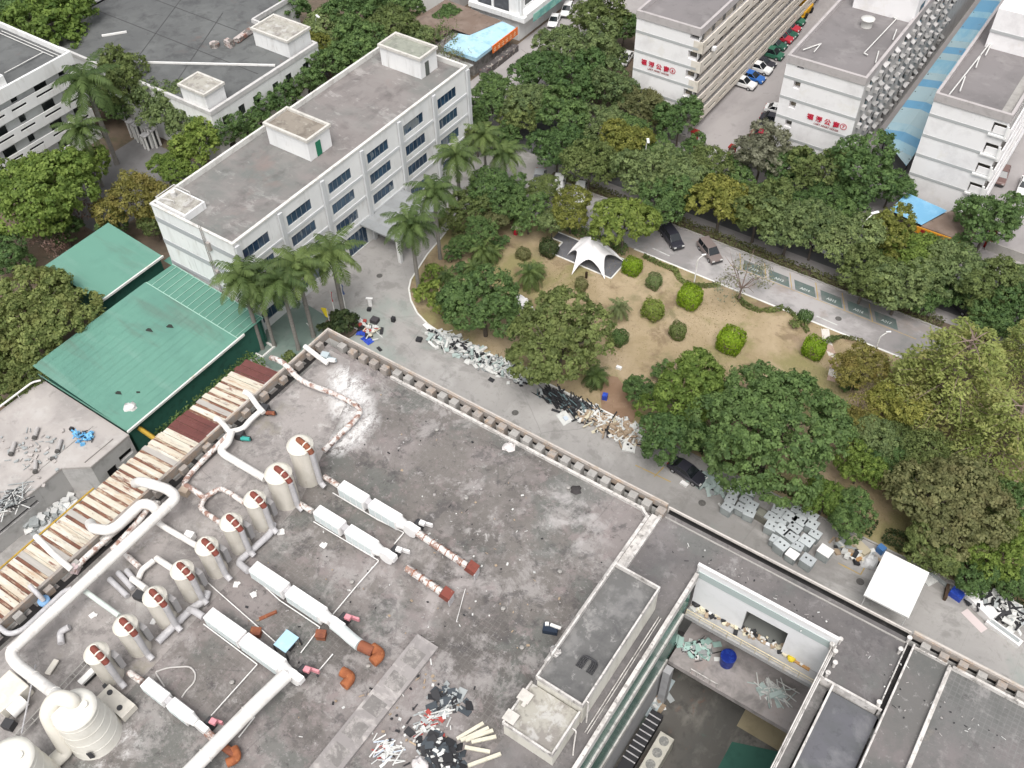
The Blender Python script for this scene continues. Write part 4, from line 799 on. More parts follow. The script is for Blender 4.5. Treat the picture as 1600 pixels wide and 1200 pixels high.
def galleries(T, xo, sgn, xi, y0, y1, slots, nsh=3.3, mat=None):
    back_ = MB(); hs = []
    y = y0+2.5
    while y < y1-3: hs += [(y, y+1.0, z+.02, z+2.1) for z in (1.9, 5.1, 8.25, 11.45, 14.6)]+[(y+1.5, y+2.6, z+.9, z+2.1) for z in (1.9, 5.1, 8.25, 11.45, 14.6)]; y += nsh*1.1
    back_.quad((xi, y0+.9, 0), (xi, y1, 0), (xi, y1, 17), (xi, y0+.9, 17)); part(T, 'inner_wall', back_, APC)
    op = MB()
    for h in hs: op.quad((xi+sgn*.02, h[0], h[2]), (xi+sgn*.02, h[1], h[2]), (xi+sgn*.02, h[1], h[3]), (xi+sgn*.02, h[0], h[3]))
    part(T, 'gallery_opening', op, GLASSD)
    for z in (1.9, 5.05, 8.2, 11.4, 14.6):
        s_ = MB(); s_.box(min(xo, xi), max(xo, xi)-.002, y0, y1, z-.35, z-.1); part(T, 'gallery_slab', s_, APW)
        hh = []; y = y0+1.2
        while y < y1-3: hh.append((y, y+2.7, z+.15, z+.55)); y += 4.0
        m_ = MB(); facade(m_, 'x', xo, sgn, y0, y1, z-.55, z+1.4, hh, .12); m_.box(min(xo, xo-sgn*.2), max(xo, xo-sgn*.2), y0, y1, z+1.4, z+1.47); m_.box(min(xo, xi), max(xo, xi), y0-.03, y0+.1, z-.4, z+1.38)
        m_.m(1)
        for h in hh: m_.quad((xo-sgn*.119, h[0], h[2]), (xo-sgn*.119, h[1], h[2]), (xo-sgn*.119, h[1], h[3]), (xo-sgn*.119, h[0], h[3]))  # dark backs paint the shade inside the slots, no metal there
        part(T, 'balustrade', m_, [mat or APW, DARK])

eh = lambda a, b: [(a, b, z+1.45, z+2.75) for z in (1.95, 5.1, 8.25, 11.45, 14.6)]
T1 = apartment('white apartment block with beige slotted galleries and red lettering beside the row of parked cars', -64.0, -53.4, 124.0, 260, eh(-55.0, -53.5))
galleries(T1, -52.7, 1, -54.3, 124.0, 260, 0, mat=APC)
sign(T1, -62.6, 9.75, 123.95, '福源公寓', '6', 'LAKY APART HOUSE')
lt = MB(); lt.obox((-52.4, 127.5, 13.6), (.5, .7, .5)); part(T1, 'wall_lamp', lt, WHB)
T2 = apartment('white apartment block with red lettering and a side wall crowded with air conditioners', -39.9, -28.5, 124.1, 260, [(-38.3, -37.3, z+1.9, z+3.0) for z in (1.95, 5.1, 8.25, 11.45, 14.6)])
fx_ = MB(); fx_.quad((-28.5, 124.1, 0), (-28.5, 260, 0), (-28.5, 260, 17), (-28.5, 124.1, 17)); fx_.quad((-39.9, 124.1, 0), (-39.9, 260, 0), (-39.9, 260, 17), (-39.9, 124.1, 17)); part(T2, 'side_wall', fx_, M('side_wall_grey', (.50, .485, .475), [L((.36, .35, .34), .5, .47, .66, .7), L((.2, .19, .18), 1.2, .58, .68, .5, (1, 1, .5))]))
sign(T2, -35.3, 9.5, 124.05, '福源公寓', '7', 'LAKY APART HOUSE')
ACM = M('ac_unit_grey', (.44, .43, .42), [L((.3, .29, .28), 2, .5, .66, .6)], rnd=.3)
k = 0
for zi, z in enumerate((3.2, 6.4, 9.6, 12.7, 15.7)):
    for i in range(20):
        y = 125.6+i*2.25+random.uniform(-.25, .25)
        b = MB(); zz = z+random.uniform(-.3, .3); b.box(-28.5, -27.95, y, y+.8, zz-.25, zz+.3)
        b.m(1).box(-27.945, -27.92, y+.1, y+.55, zz-.2, zz+.25)
        if i % 2 == 0: part(T2, 'awning', MB().add([(-28.45, y+.95, z+.95), (-28.45, y+2.1, z+.95), (-27.95, y+2.1, z+.6), (-27.95, y+.95, z+.6)], [(0, 1, 2, 3)]), M('awning_pale', (.46, .45, .44), rnd=.3))
        if i % 3 == 0: part(T2, 'window', MB().box(-28.49, -28.4, y+1.1, y+2.0, z-.5, z+.8), GLASSD)
        part(T2, 'air_conditioner', b, [ACM, DARK])
ub = MB(); ub.box(-37.8, -28.6, 143, 200, 17, 22); part(T2, 'upper_storey', ub, APW)
um = MB()
for z in (18.2, 20.6):
    for i in range(8): um.box(-28.59, -28.55, 145+i*5, 147+i*5, z, z+1)
part(T2, 'upper_window', um, GLASSD)
tk = MB(); c = P(1357, 28, 18.6); tk.lathe((c.x, c.y, 17.3), [(.8, 0), (.8, 1.0), (1.0, 1.05), (1.0, 1.25), (0, 1.3)], 18); part(T2, 'roof_tank', tk, M('pale_cap', (.62, .61, .58)))
rp = MB()
for a, b in (((1402, 28), (1350, 83)), ((1350, 83), (1356, 86)), ((1401, 46), (1395, 62)), ((1373, 80), (1368, 98)), ((1255, 78), (1283, 68)), ((1283, 68), (1272, 81)), ((1395, 26), (1402, 30))):
    A_ = P(*a, 17.6); B_ = P(*b, 17.6); rp.tube([A_, B_], .09, 6)
part(T2, 'roof_pipe', rp, MATS['pale_pipe'])
T3 = apartment('white apartment block at the right edge with open white framed galleries on its side', -19.5, -9.6, 125.5, 260, [(-11.4, -9.75, z+1.0, z+2.6) for z in (1.2, 4.3, 7.5, 10.7, 13.8)])
galleries(T3, -9.0, 1, -11.2, 125.5, 260, 0)
fz = MB(); fz.quad((-19.5, 125.5, 0), (-19.5, 260, 0), (-19.5, 260, 17), (-19.5, 125.5, 17)); part(T3, 'side_wall', fz, MATS['side_wall_grey'])
rm = MB()
for z in (1.2, 4.3, 7.5, 10.7, 13.8): rm.box(-11.6, -9.3, 125.2, 125.45, z+.72, z+.98); rm.box(-9.62, -9.35, 125.2, 125.45, z+.98, z+2.6)
part(T3, 'gallery_rim', rm, WHB)
ub = MB(); ub.box(-17.9, -9.7, 142, 200, 17, 23); part(T3, 'upper_storey', ub, APW); bb_ = MB(); bb_.box(-17.95, -9.6, 141.9, 141.99, 19.6, 20.0); part(T3, 'floor_band', bb_, APB)
rp = MB()
for a, b in (((1483, 148), (1600, 0)), ((1500, 142), (1508, 120)), ((1525, 105), (1532, 86)), ((1540, 86), (1548, 70))): rp.tube([P(*a, 17.8), P(*b, 17.8)], .1, 6)
part(T3, 'roof_pipe', rp, MATS['pale_pipe'])
rs = MB(); rs.box(-11.2, -10.0, 126, 141, 17.28, 17.36); part(T3, 'roof_strip', rs, CONC)
# ================================================================ blue steel roofs between the blocks
BR = thing('blue_roof_lane', 'long patched blue steel roof covering the lane between two apartment blocks', 'roof', (-23.5, 160, 0))
b = MB(); b.add([(-26.4, 132.8, 4.2), (-23.6, 130.6, 4.7), (-23.6, 260, 4.7), (-26.4, 260, 4.2)], [(0, 1, 2, 3)]); b.add([(-23.6, 130.6, 4.7), (-20.6, 128.3, 4.2), (-20.6, 260, 4.2), (-23.6, 260, 4.7)], [(0, 1, 2, 3)]); b.box(-26.4, -26.3, 132.8, 260, 3.9, 4.2)
part(BR, 'sheet_roof', b, BLUER)
b = MB()
for y in np.arange(130, 200, 6): b.box(-26.2, -26.05, y, y+.15, 0, 4.3); b.box(-20.9, -20.75, y, y+.15, 0, 4.3)
part(BR, 'post', b, DARK)
SHP = thing('corner_shop', 'small shop with a bright blue roof and an amber sign board by the round tree', 'shop', (-14, 120, 0))
b = MB(); b.add([(-19.2, 118.0, 3.6), (-14.4, 117.2, 3.6), (-12.4, 121.6, 4.0), (-18.4, 122.4, 4.1)], [(0, 1, 2, 3)]); part(SHP, 'blue_roof', b, BLUER2)
b = MB(); b.add([(-14.4, 117.2, 3.5), (-7.6, 116.9, 3.5), (-7.8, 122.8, 4.1), (-12.0, 121.8, 4.1)], [(0, 1, 2, 3)]); b.box(-14.4, -7.6, 117.0, 117.2, 3.3, 3.55); part(SHP, 'brown_roof', b, BROWNR)
b = MB(); b.box(-15.0, -8.0, 116.85, 116.98, 2.4, 3.4); part(SHP, 'sign_board', b, YELLOWS)
b = MB()
for i in range(5): b.box(-14.2+i*1.1, -13.55+i*1.1, 116.80, 116.845, 2.6, 3.2); 
part(SHP, 'sign_mark', b, REDD)
b = MB(); b.box(-18.8, -8, 118.6, 122, 0, 3.3); part(SHP, 'wall', b, M('shop_interior', (.10, .09, .085), [L((.2, .15, .13), 1, .5, .6, .6)]))
b = MB()
for x in (-14.8, -11.5, -8.2): b.cyl((x, 117.1), .06, .06, 0, 3.3, 8)
part(SHP, 'post', b, WHP)
GP = MATS_R = M('red_gate_post', (.30, .02, .02), [L((.2, .02, .02), 2, .5, .66, .6)])
for (px, py, lab) in ((1083, 228, 'dark red gate pillar beside the trees at the left of the apartment yard gate'), (1141, 252, 'short dark red gate pillar at the right end of the apartment yard gate'), (1542, 385, 'dark red gate pillar at the right beside the round dark tree')):
    c = P(px, py, 0); o = MB(); o.box(-.45, .45, -.45, .45, 0, 2.6); o.box(-.55, .55, -.55, .55, 2.6, 2.75)
    ob = o.build('gate_pillar', GP); ob.location = (c.x, c.y, 0); tag(ob, lab, 'gate pillar')
wallb = MB(); wallb.box(-50.5, -45.2, 121.45, 121.6, 0, .9); ob = wallb.build('sliding_gate', WHP, origin=(-48, 121.5, 0)); tag(ob, 'low pale sliding gate across the apartment yard between the red pillars', 'gate')
for a_, b_, lab in ((-78, -51.3, 'low concrete boundary wall before the first apartment block'), (-44.6, -28, 'low concrete boundary wall before the middle apartment block'), (-6, 40, 'low concrete boundary wall at the right edge by the yard')):
    ob = MB().box(a_, b_, 121.5, 121.7, 0, 1.5).build('boundary_wall', CONC, origin=((a_+b_)/2, 121.6, 0)); tag(ob, lab, 'wall')
# ================================================================ street shops at the top centre
ST = thing('street_shop', 'low shop with brown and pale blue roofs and an orange sign board at the top', 'shop', (-97, 124, 0))
b = MB(); b.box(-107, -92.5, 120, 131, 0, 3.6); part(ST, 'wall', b, M('shop_wall', (.33, .31, .29), [L((.15, .14, .13), .8, .45, .6, .8)]))
b = MB(); b.add([(-98.2, 119.6, 4.2), (-91.5, 119.6, 3.9), (-91.5, 131.6, 3.9), (-94.4, 131.6, 4.3), (-96.4, 124.5, 4.35), (-98.4, 124, 4.35)], [(0, 1, 2, 3, 4, 5)]); b.box(-98.2, -91.5, 119.45, 119.6, 3.3, 4.0); b.box(-91.6, -91.45, 119.6, 131.6, 3.3, 3.9); part(ST, 'blue_roof', b, M('pale_blue_roof', (.36, .54, .64), [L((.2, .4, .55), .5, .5, .65, .7), L((.55, .6, .62), .8, .55, .7, .5), L((.22, .2, .18), 1.1, .6, .7, .5)]))
b = MB(); b.add([(-96.4, 124.5, 4.4), (-94.4, 131.6, 4.4), (-99.5, 131.6, 4.5), (-100.5, 124.5, 4.5)], [(0, 1, 2, 3)]); b.add([(-100.5, 119, 4.4), (-99.5, 132, 4.4), (-108, 133, 4.1), (-108.5, 119, 4.1)], [(0, 1, 2, 3)]); part(ST, 'brown_roof', b, BROWNR)
b = MB(); b.box(-91.4, -91.25, 124.2, 131.8, 2.6, 4.0); part(ST, 'sign_board', b, ORANGE)
b = MB()
for i in range(6):
    y = 124+i*1.2; b.box(-91.24, -91.21, y+.4, y+1.1, 3.25, 3.35); b.box(-91.205, -91.18, y+.7, y+.82, 2.85, 3.7); b.box(-91.24, -91.21, y+.45, y+1.05, 2.9, 3.0)
part(ST, 'sign_mark', b, M('cream_mark', (.75, .5, .3)))
b = MB(); b.box(-91.8, -90.6, 120.5, 131, .02, 1.1); part(ST, 'shop_front', b, M('shop_clutter', (.1, .09, .09), [L((.4, .37, .33), 1.4, .56, .6, .8), L((.3, .1, .06), 2, .62, .66, .8)]))
b = MB(); b.add([(-99, 116.6, 2.6), (-92.5, 116.4, 2.3), (-91.8, 119.2, 2.7), (-99, 119.3, 3.0)], [(0, 1, 2, 3)]); part(ST, 'awning', b, M('awning_grey', (.4, .42, .42), [L((.2, .19, .17), .5, .45, .55, .8)]))
WB = thing('street_building', 'white building with dark shutters cut off by the top edge, above the orange sign', 'building', (-95, 145, 0))
hh = [(-101.5, -98.4, 4.6, 11), (-98, -94.6, 4.6, 11)]
b = MB(); facade(b, 'y', 134, -1, -103, -92.5, 0, 16, hh, .3); b.box(-103, -90.8, 133.2, 133.99, 4.1, 5.0); b.box(-92.5, -90.8, 133.99, 170, 4.1, 5.4); facade(b, 'x', -92.5, 1, 134, 170, 0, 16, [(y, y+4, 5.6, 9) for y in range(136, 168, 6)], .3); b.box(-91.9, -91.5, 133.4, 133.8, 5, 16)
part(WB, 'wall', b, WHITE)
for h in hh: part(WB, 'shutter', pane('y', 134, -1, h, .28), M('shutter_grey', (.07, .075, .085), [L((.12, .125, .14), .6, .5, .6, .6)]))
b = MB()
for y in range(136, 168, 6): b.quad((-92.78, y, 5.6), (-92.78, y+4, 5.6), (-92.78, y+4, 9), (-92.78, y, 9))
part(WB, 'window', b, GLASSD)
b = MB(); b.box(-90.78, -90.7, 136, 170, 3.2, 4.6); part(WB, 'green_sign', b, M('green_sign', (.25, .5, .42), [L((.1, .3, .3), .4, .5, .55, .7)])); part(WB, 'roof', MB().quad((-103, 134, 16), (-92.5, 134, 16), (-92.5, 170, 16), (-103, 170, 16)), APR)
ob = MB().box(-117, -108.5, 133, 145, 0, 7).build('pale_workshop', WHITE2, origin=(-112, 139, 0)); tag(ob, 'pale workshop building at the top edge left of the brown shop roof', 'building')
# ================================================================ street furniture
def lamp(px, py, hh, lab, armdir, base=None):
    t = thing('street_lamp', lab, 'street lamp', (0, 0, 0)); c = P(px, py, hh); t.location = (c.x, c.y, 0); o = t.location
    m = MB(); m.tube([(o.x, o.y, 0), (o.x, o.y, hh*.8)], [.1, .07], 8); a = Vector(armdir)
    pts = arc([Vector((o.x, o.y, hh*.7)), Vector((o.x, o.y, hh*.92)), Vector((o.x, o.y, hh))+a], .8); m.tube(pts, .07, 8)
    part(t, 'pole', m, WHP)
    h = MB(); e = Vector((o.x, o.y, hh))+a; q_ = 1 if hh > 6 else .55; h.obox(e+a.normalized()*.35*q_+Vector((0, 0, .05)), (1.1*q_, .36*q_, .16), math.atan2(a.y, a.x)); part(t, 'lamp_head', h, WHB, bevel=.05)
    return t
lamp(1011, 215, 9, 'white street lamp leaning over the trees opposite the first apartment block', (.6, -.9, .3))
lamp(1352, 340, 9, 'white street lamp rising out of the roadside trees below the middle apartment block', (.6, .8, .3))
lamp(492, 25, 9, 'white street lamp among the trees behind the office block', (.8, -.3, .3))
lamp(1091, 402, 5, 'short white lamp at the park edge near the parked van', (.4, .4, .2)); lamp(1377, 522, 5, 'short white lamp at the end of the numbered parking bays', (.5, .4, .2))
def simple(name, lab, cat, mb, mats, loc, group=None, bevel=0):
    ob = mb.build(name, mats, bevel=bevel); ob.location = loc; return tag(ob, lab, cat, group)
# tent: five pointed tensile canopy on a paved pad
pad = poly('tent_pad', [(-57.6, 92.5), (-57.6, 90.9), (-55.9, 90.9), (-55.9, 88.1), (-46.3, 88.1), (-46.3, 92.5)], .13, M('tent_paving', (.12, .12, .13), [L((.18, .18, .185), .6, .5, .65, .6)]))
ed = MB(); strip(ed, [Vector((-57.6, 90.9, 0)), Vector((-55.9, 90.9, 0)), Vector((-55.9, 88.1, 0)), Vector((-46.3, 88.1, 0)), Vector((-46.3, 92.5, 0))], .18, .1, .19); strip(ed, [Vector((-57.6, 92.5, 0)), Vector((-46.3, 92.5, 0))], .18, .1, .19); struct('tent_pad_edge', ed, MATS['kerb_white'])
def tent(lab, cx, cy, feet, pk_, m):
    t = thing('star_tent', lab, 'tent', (cx, cy, .1))
    n = len(feet); N1 = 8; rows_ = 10; V = []; ap = Vector((cx, cy, pk_))
    ring_ = []
    for i in range(n):
        a = Vector(feet[i]); b = Vector(feet[(i+1) % n])
        for j in range(N1):
            s_ = j/N1; mid = a*(1-s_)+b*s_; k_ = 4*s_*(1-s_)
            cen = Vector((cx, cy, 0)); q = mid+(Vector((cx, cy, mid.z))-mid)*(.36*k_**.7); q.z = .12+(1.9-.12)*(k_**.55); ring_.append(q)
    vs = []
    for r in range(rows_+1):
        u = r/rows_
        for q in ring_:
            p = ap*(1-u)+q*u; lin = ap.z*(1-u)+q.z*u; p.z = lin-(.35*math.sin(math.pi*u)*(.5 if q.z > 1 else 1.0))+.25*math.sin(math.pi*u)*(1 if q.z < 1 else .3); vs.append(p)
    m_ = MB(); m_.smooth = True; nn = len(ring_); fs = []
    for r in range(rows_):
        for i in range(nn): fs.append((r*nn+i, r*nn+(i+1) % nn, (r+1)*nn+(i+1) % nn, (r+1)*nn+i))
    m_.add(vs, fs); part(t, 'canopy', m_, m)
    pm = MB(); pm.cyl((cx, cy), .08, .08, .1, pk_-.1, 8); part(t, 'mast', pm, WHP)
    return t
TENTM = M('tent_fabric', (.76, .74, .74), [L((.66, .63, .64), .4, .5, .68, .6)], rough=.6)
fe = [P(865, 432, .1), P(945, 438, .1), P(975, 408, .1), P(938, 377, .1), P(905, 372, .1), P(889, 395, 1.2)]
tent('white star shaped tensile tent on a paved pad in the dry park', -51.3, 90.6, [P(893, 430, .1), P(945, 437, .1), P(976, 410, .1), P(946, 383, .1), P(906, 374, .1), P(886, 396, .4)], 3.5, TENTM)
c = P(812, 486, 0); tent('small white tensile tent mostly hidden between the two dark park trees', c.x, c.y, [c+Vector((2.1, .8, .1)), c+Vector((1.2, -1.5, .1)), c+Vector((-1.7, -1.3, .1)), c+Vector((-1.9, 1.1, .1)), c+Vector((0, 2, .1))], 2.8, TENTM)
# white flat canopy over the factory road
WC = thing('white_canopy', 'flat white roofed shelter standing on the factory road near the right', 'shelter', (2.2, 61, 0))
b = MB(); b.box(-.1, 4.4, 58.1, 64.1, 3.9, 4.0); b.box(.75, .82, 60, 63.4, 4.0, 4.03); b.box(-.12, 4.42, 58.08, 58.16, 3.82, 4.02); b.box(-.12, 4.42, 61.0, 61.05, 4.0, 4.02); part(WC, 'roof', b, M('canopy_white', (.78, .78, .76), [L((.66, .65, .62), .5, .48, .64, .6, det=8), L((.56, .54, .50), 1.4, .60, .70, .5, (1, .4, 1), 8), L((.70, .70, .68), .95, .5, .5, .35, kind='strip', det=1)], rough=.5))
b = MB()
for q in ((.1, 58.4), (4.2, 58.4), (.1, 63.9), (4.2, 63.9)): b.cyl(q, .06, .06, 0, 3.9, 8)
part(WC, 'post', b, WHP)
b = MB(); b.box(1.2, 4.0, 56.0, 58.0, .0, 2.2); b.box(.6, 1.2, 56.8, 57.6, .02, 1.9); part(WC, 'side_cabin', b, M('cabin_grey', (.40, .40, .42), [L((.55, .54, .53), .6, .5, .52, .6)]))
# flagpoles and round planting bed
c0 = P(533, 512, 0); bd_ = MB(); bd_.cyl((c0.x, c0.y), 2.35, 2.35, 0, .25, 28); struct('round_bed', bd_, SOIL)
for (fx1, fy1, col, nm, lab, dx) in ((507, 486, (.70, .56, .04), 'yellow', 'thin flagpole with a drooping yellow flag by the round bed', (-.9, .1)), (520, 458, (.55, .04, .04), 'red', 'thin flagpole with a drooping red flag by the round bed', (.5, -.3)), (540, 447, (.10, .16, .32), 'blue', 'thin flagpole with a drooping blue flag by the round bed', (.6, -.2))):
    b0 = P({'yellow': 516, 'red': 527, 'blue': 543}[nm], {'yellow': 508, 'red': 507, 'blue': 497}[nm], 0); zt = topz(b0, fy1, 0)
    t = thing('flagpole', lab, 'flagpole', (b0.x, b0.y, 0)); m = MB(); m.cyl((b0.x, b0.y), .06, .04, 0, zt+.4, 8); part(t, 'pole', m, WHP)
    f_ = MB(); f_.smooth = True; vs = []; n = 7
    for i in range(n):
        for j in range(5):
            u = i/(n-1); v = j/4; vs.append((b0.x+dx[0]*v*1.1+.08*math.sin(6*u+5*v), b0.y+dx[1]*v+.15*math.sin(4*v+3*u), zt+.3-.25*v-u*1.5*(1-.25*v)))
    f_.add(vs, [(i*5+j, i*5+j+1, (i+1)*5+j+1, (i+1)*5+j) for i in range(n-1) for j in range(4)]); part(t, 'flag', f_, M('flag_'+nm, col, rough=.7))
# ================================================================ rooftop plant
def at(x, y, z=ZR): return Vector((x, y, z))
tank_lab = ['tallest beige tower furthest up the roof by the rust-flecked pipe', 'beige tower with a white cap bar, second from the top of the row', 'small beige tower ringed at mid height, next to the pipe loop', 'beige tower beside the pair of flaked pipes, fourth from the top', 'beige tower above the longest pair of white cabinets', 'beige tower with a rusty elbow beside the pale conduit', 'beige tower behind the discarded grey pipes', 'beige tower fed by a thin pale green duct', 'beige tower at the lower end of the row by the frame ladder']
ty = [32.2, 29.2, 26.2, 23.4, 20.6, 17.9, 15.0, 12.0, 9.2]
for i, y in enumerate(ty):
    x = -46.45; r = (1.12 if i == 0 else 1.15 if i == 1 else .90); h = 5.4 if i == 0 else 4.6 if i < 2 else 4.3
    T = thing('scrubber_tower', tank_lab[i], 'tank', (x, y, ZR), 'row of beige towers on the factory roof')
    m = MB(); m.cyl((x, y), r, r*.98, ZR, ZR+h-.5, 24, False)
    if i in (2, 3, 5): m.cyl((x, y), r+.03, r+.03, ZR+h*.45, ZR+h*.45+.06, 24, False)
    part(T, 'shell', m, TANKM)
    m = MB(); m.lathe((x, y, ZR+h-.5), [(r+.07, -.05), (r+.07, .05), (r*.98, .08), (r*.9, .30), (r*.66, .52), (r*.3, .62), (0, .64)], 24); part(T, 'dome', m, TANKW)
    e = MB(); zt = ZR+h; pts = arc([(x-r*.1, y+.05, zt-.1), (x-.05, y+.02, zt+.28), (x+r*.9, y-.08, zt+.22), (x+r+.38, y-.1, zt-.5)], .3)
    e.tube(pts, .27, 10); part(T, 'outlet_elbow', e, REDB if i else RUST)
    fl = MB()
    for tt in (.3, .62, .95):
        k_ = int(tt*(len(pts)-1)); a_, b_ = pts[max(k_-1, 0)], pts[min(k_+1, len(pts)-1)]; d = (b_-a_).normalized()*.05; fl.tube([pts[k_]-d, pts[k_]+d], .33, 10)
    part(T, 'flange', fl, TANKW)
    dpipe = MB(); dpipe.tube(arc([(x+r+.38, y-.1, zt-.5), (x+r+.45, y-.15, ZR+.7), (x+r+1.0, y-.2, ZR+.45)], .5), .26, 10); part(T, 'downpipe', dpipe, GREYD)
    if i > 1: nz_ = MB(); nz_.box(x+r*.4, x+r+.25, y+.55, y+1.0, ZR+1.4, ZR+3.2); part(T, 'ladder', nz_, M('grey_grille', (.3, .29, .29)))
def bigtank(x, y, lab, h, r0, r1):
    T = thing('washing_tower', lab, 'tank', (x, y, ZR))
    m = MB(); m.cyl((x, y), r0, r1, ZR, ZR+h, 32, False)
    for f in (.22, .45, .68, .9): rr = r0+(r1-r0)*f; m.lathe((x, y, ZR+h*f), [(rr, -.06), (rr+.035, -.02), (rr+.035, .02), (rr, .06)], 32)
    part(T, 'shell', m, M('pale_frp', (.70, .68, .62), [L((.58, .56, .50), .7, .5, .66, .6), L((.4, .38, .34), 2.2, .66, .76, .4, (1, 1, .3))], rough=.45))
    m = MB(); m.lathe((x, y, ZR+h), [(r1+.06, -.04), (r1+.06, .05), (r1*.8, .2), (r1*.4, .3), (0, .33)], 32); m.cyl((x+.5, y+.6), .28, .28, ZR+h+.2, ZR+h+.42, 14); part(T, 'dome', m, MATS['pale_frp'])
    w_ = MB(); w_.obox((x+r0*.78, y-r0*.68, ZR+1.0), (.08, .35, .9), -.7); part(T, 'sight_slot', w_, DARK)
    return T
BT = P(150, 1148, ZR); bigtank(BT.x, BT.y, 'big ringed pale washing tower with a thick duct on its cap, lower left roof', 4.6, 1.95, 1.55)
BT2 = P(58, 1228, ZR); bigtank(BT2.x, BT2.y, 'big pale washing tower cut off by the bottom left corner', 5.0, 1.9, 1.65)
# ---------------- white cabinet rows
def cabinet(x0, x1, y0, y1, z1, lab, louv=True, grp='white cabinets in rows on the factory roof'):
    T = thing('filter_cabinet', lab, 'cabinet', ((x0+x1)/2, (y0+y1)/2, ZR), grp); w = (y1-y0)
    m = MB(); m.prism([(x0, y0), (x1, y0), (x1, y1), (x0, y1)], ZR+.3, z1-.18); m.prism([(x0, y0), (x1, y0), (x1, y1), (x0, y1)], z1-.18, z1, [(x0+.1, y0+.12), (x1-.1, y0+.12), (x1-.1, y1-.08), (x0+.1, y1-.08)]); part(T, 'body', m, WHB, bevel=.02)
    d = MB(); n = max(2, int((x1-x0)/.75))
    for i in range(n):
        a = x0+.12+i*(x1-x0-.24)/n; d.box(a, a+(x1-x0-.24)/n-.1, y0-.03, y0-.003, ZR+.45, z1-.32)
    part(T, 'door_panel', d, M('panel_bluish', (.62, .68, .68)))
    lg = MB()
    for a in (x0+.1, x1-.25): lg.box(a, a+.12, y0+.1, y1-.1, ZR, ZR+.3)
    part(T, 'leg', lg, DARK)
    return T
RW = {'A': (32.05, 33.05), 'B': (28.85, 29.85), 'C': (21.55, 22.65), 'D': (16.35, 17.5), 'E': (9.6, 10.55)}
lab1 = {'A': 'white cabinet nearest the tallest tower in the top row', 'B': 'white cabinet next to the second tower, second row from the top', 'C': 'long white cabinet at the tower end of the middle row', 'D': 'long white cabinet with blue valves at the tower end of the fourth row', 'E': 'small white cabinet at the tower end of the lowest row'}
lab2 = {'A': 'white cabinet at the fan end of the top row, black fan behind it', 'B': 'white cabinet at the fan end of the second row from the top', 'C': 'long white cabinet beside the curved pale duct, middle row', 'D': 'long white cabinet with a rusty spot on top beside the pale blue panel', 'E': 'small white cabinet at the fan end of the lowest row'}
ZT = ZR+1.75
xs = {'A': (-42.7, -39.7, -39.15, -36.0), 'B': (-42.7, -39.7, -39.1, -36.0), 'C': (-43.3, -39.6, -39.2, -35.45), 'D': (-43.25, -39.45, -39.25, -35.15), 'E': (-43.2, -40.8, -40.3, -38.2)}
def duct(name, lab, path, r, m, rad=.6, seg=12, group=None, cat='duct', flanges=0, fm=None):
    pts = arc(path, rad) if len(path) > 2 else [Vector(p) for p in path]
    b = MB(); b.tube(pts, r, seg)
    if flanges:
        b.m(1); tot = sum((pts[i+1]-pts[i]).length for i in range(len(pts)-1)); s_ = 0; nx = flanges
        for i in range(len(pts)-1):
            l_ = (pts[i+1]-pts[i]).length
            while nx < s_+l_ and l_ > .05:
                q = pts[i]+(pts[i+1]-pts[i])*((nx-s_)/l_); d = (pts[i+1]-pts[i]).normalized()*.03; b.tube([q-d, q+d], (r if not isinstance(r, list) else r[0])*1.1, seg); nx += flanges
            s_ += l_
    o = b.build(name, [m, fm or m], origin=pts[0]); return tag(o, lab, cat, group)
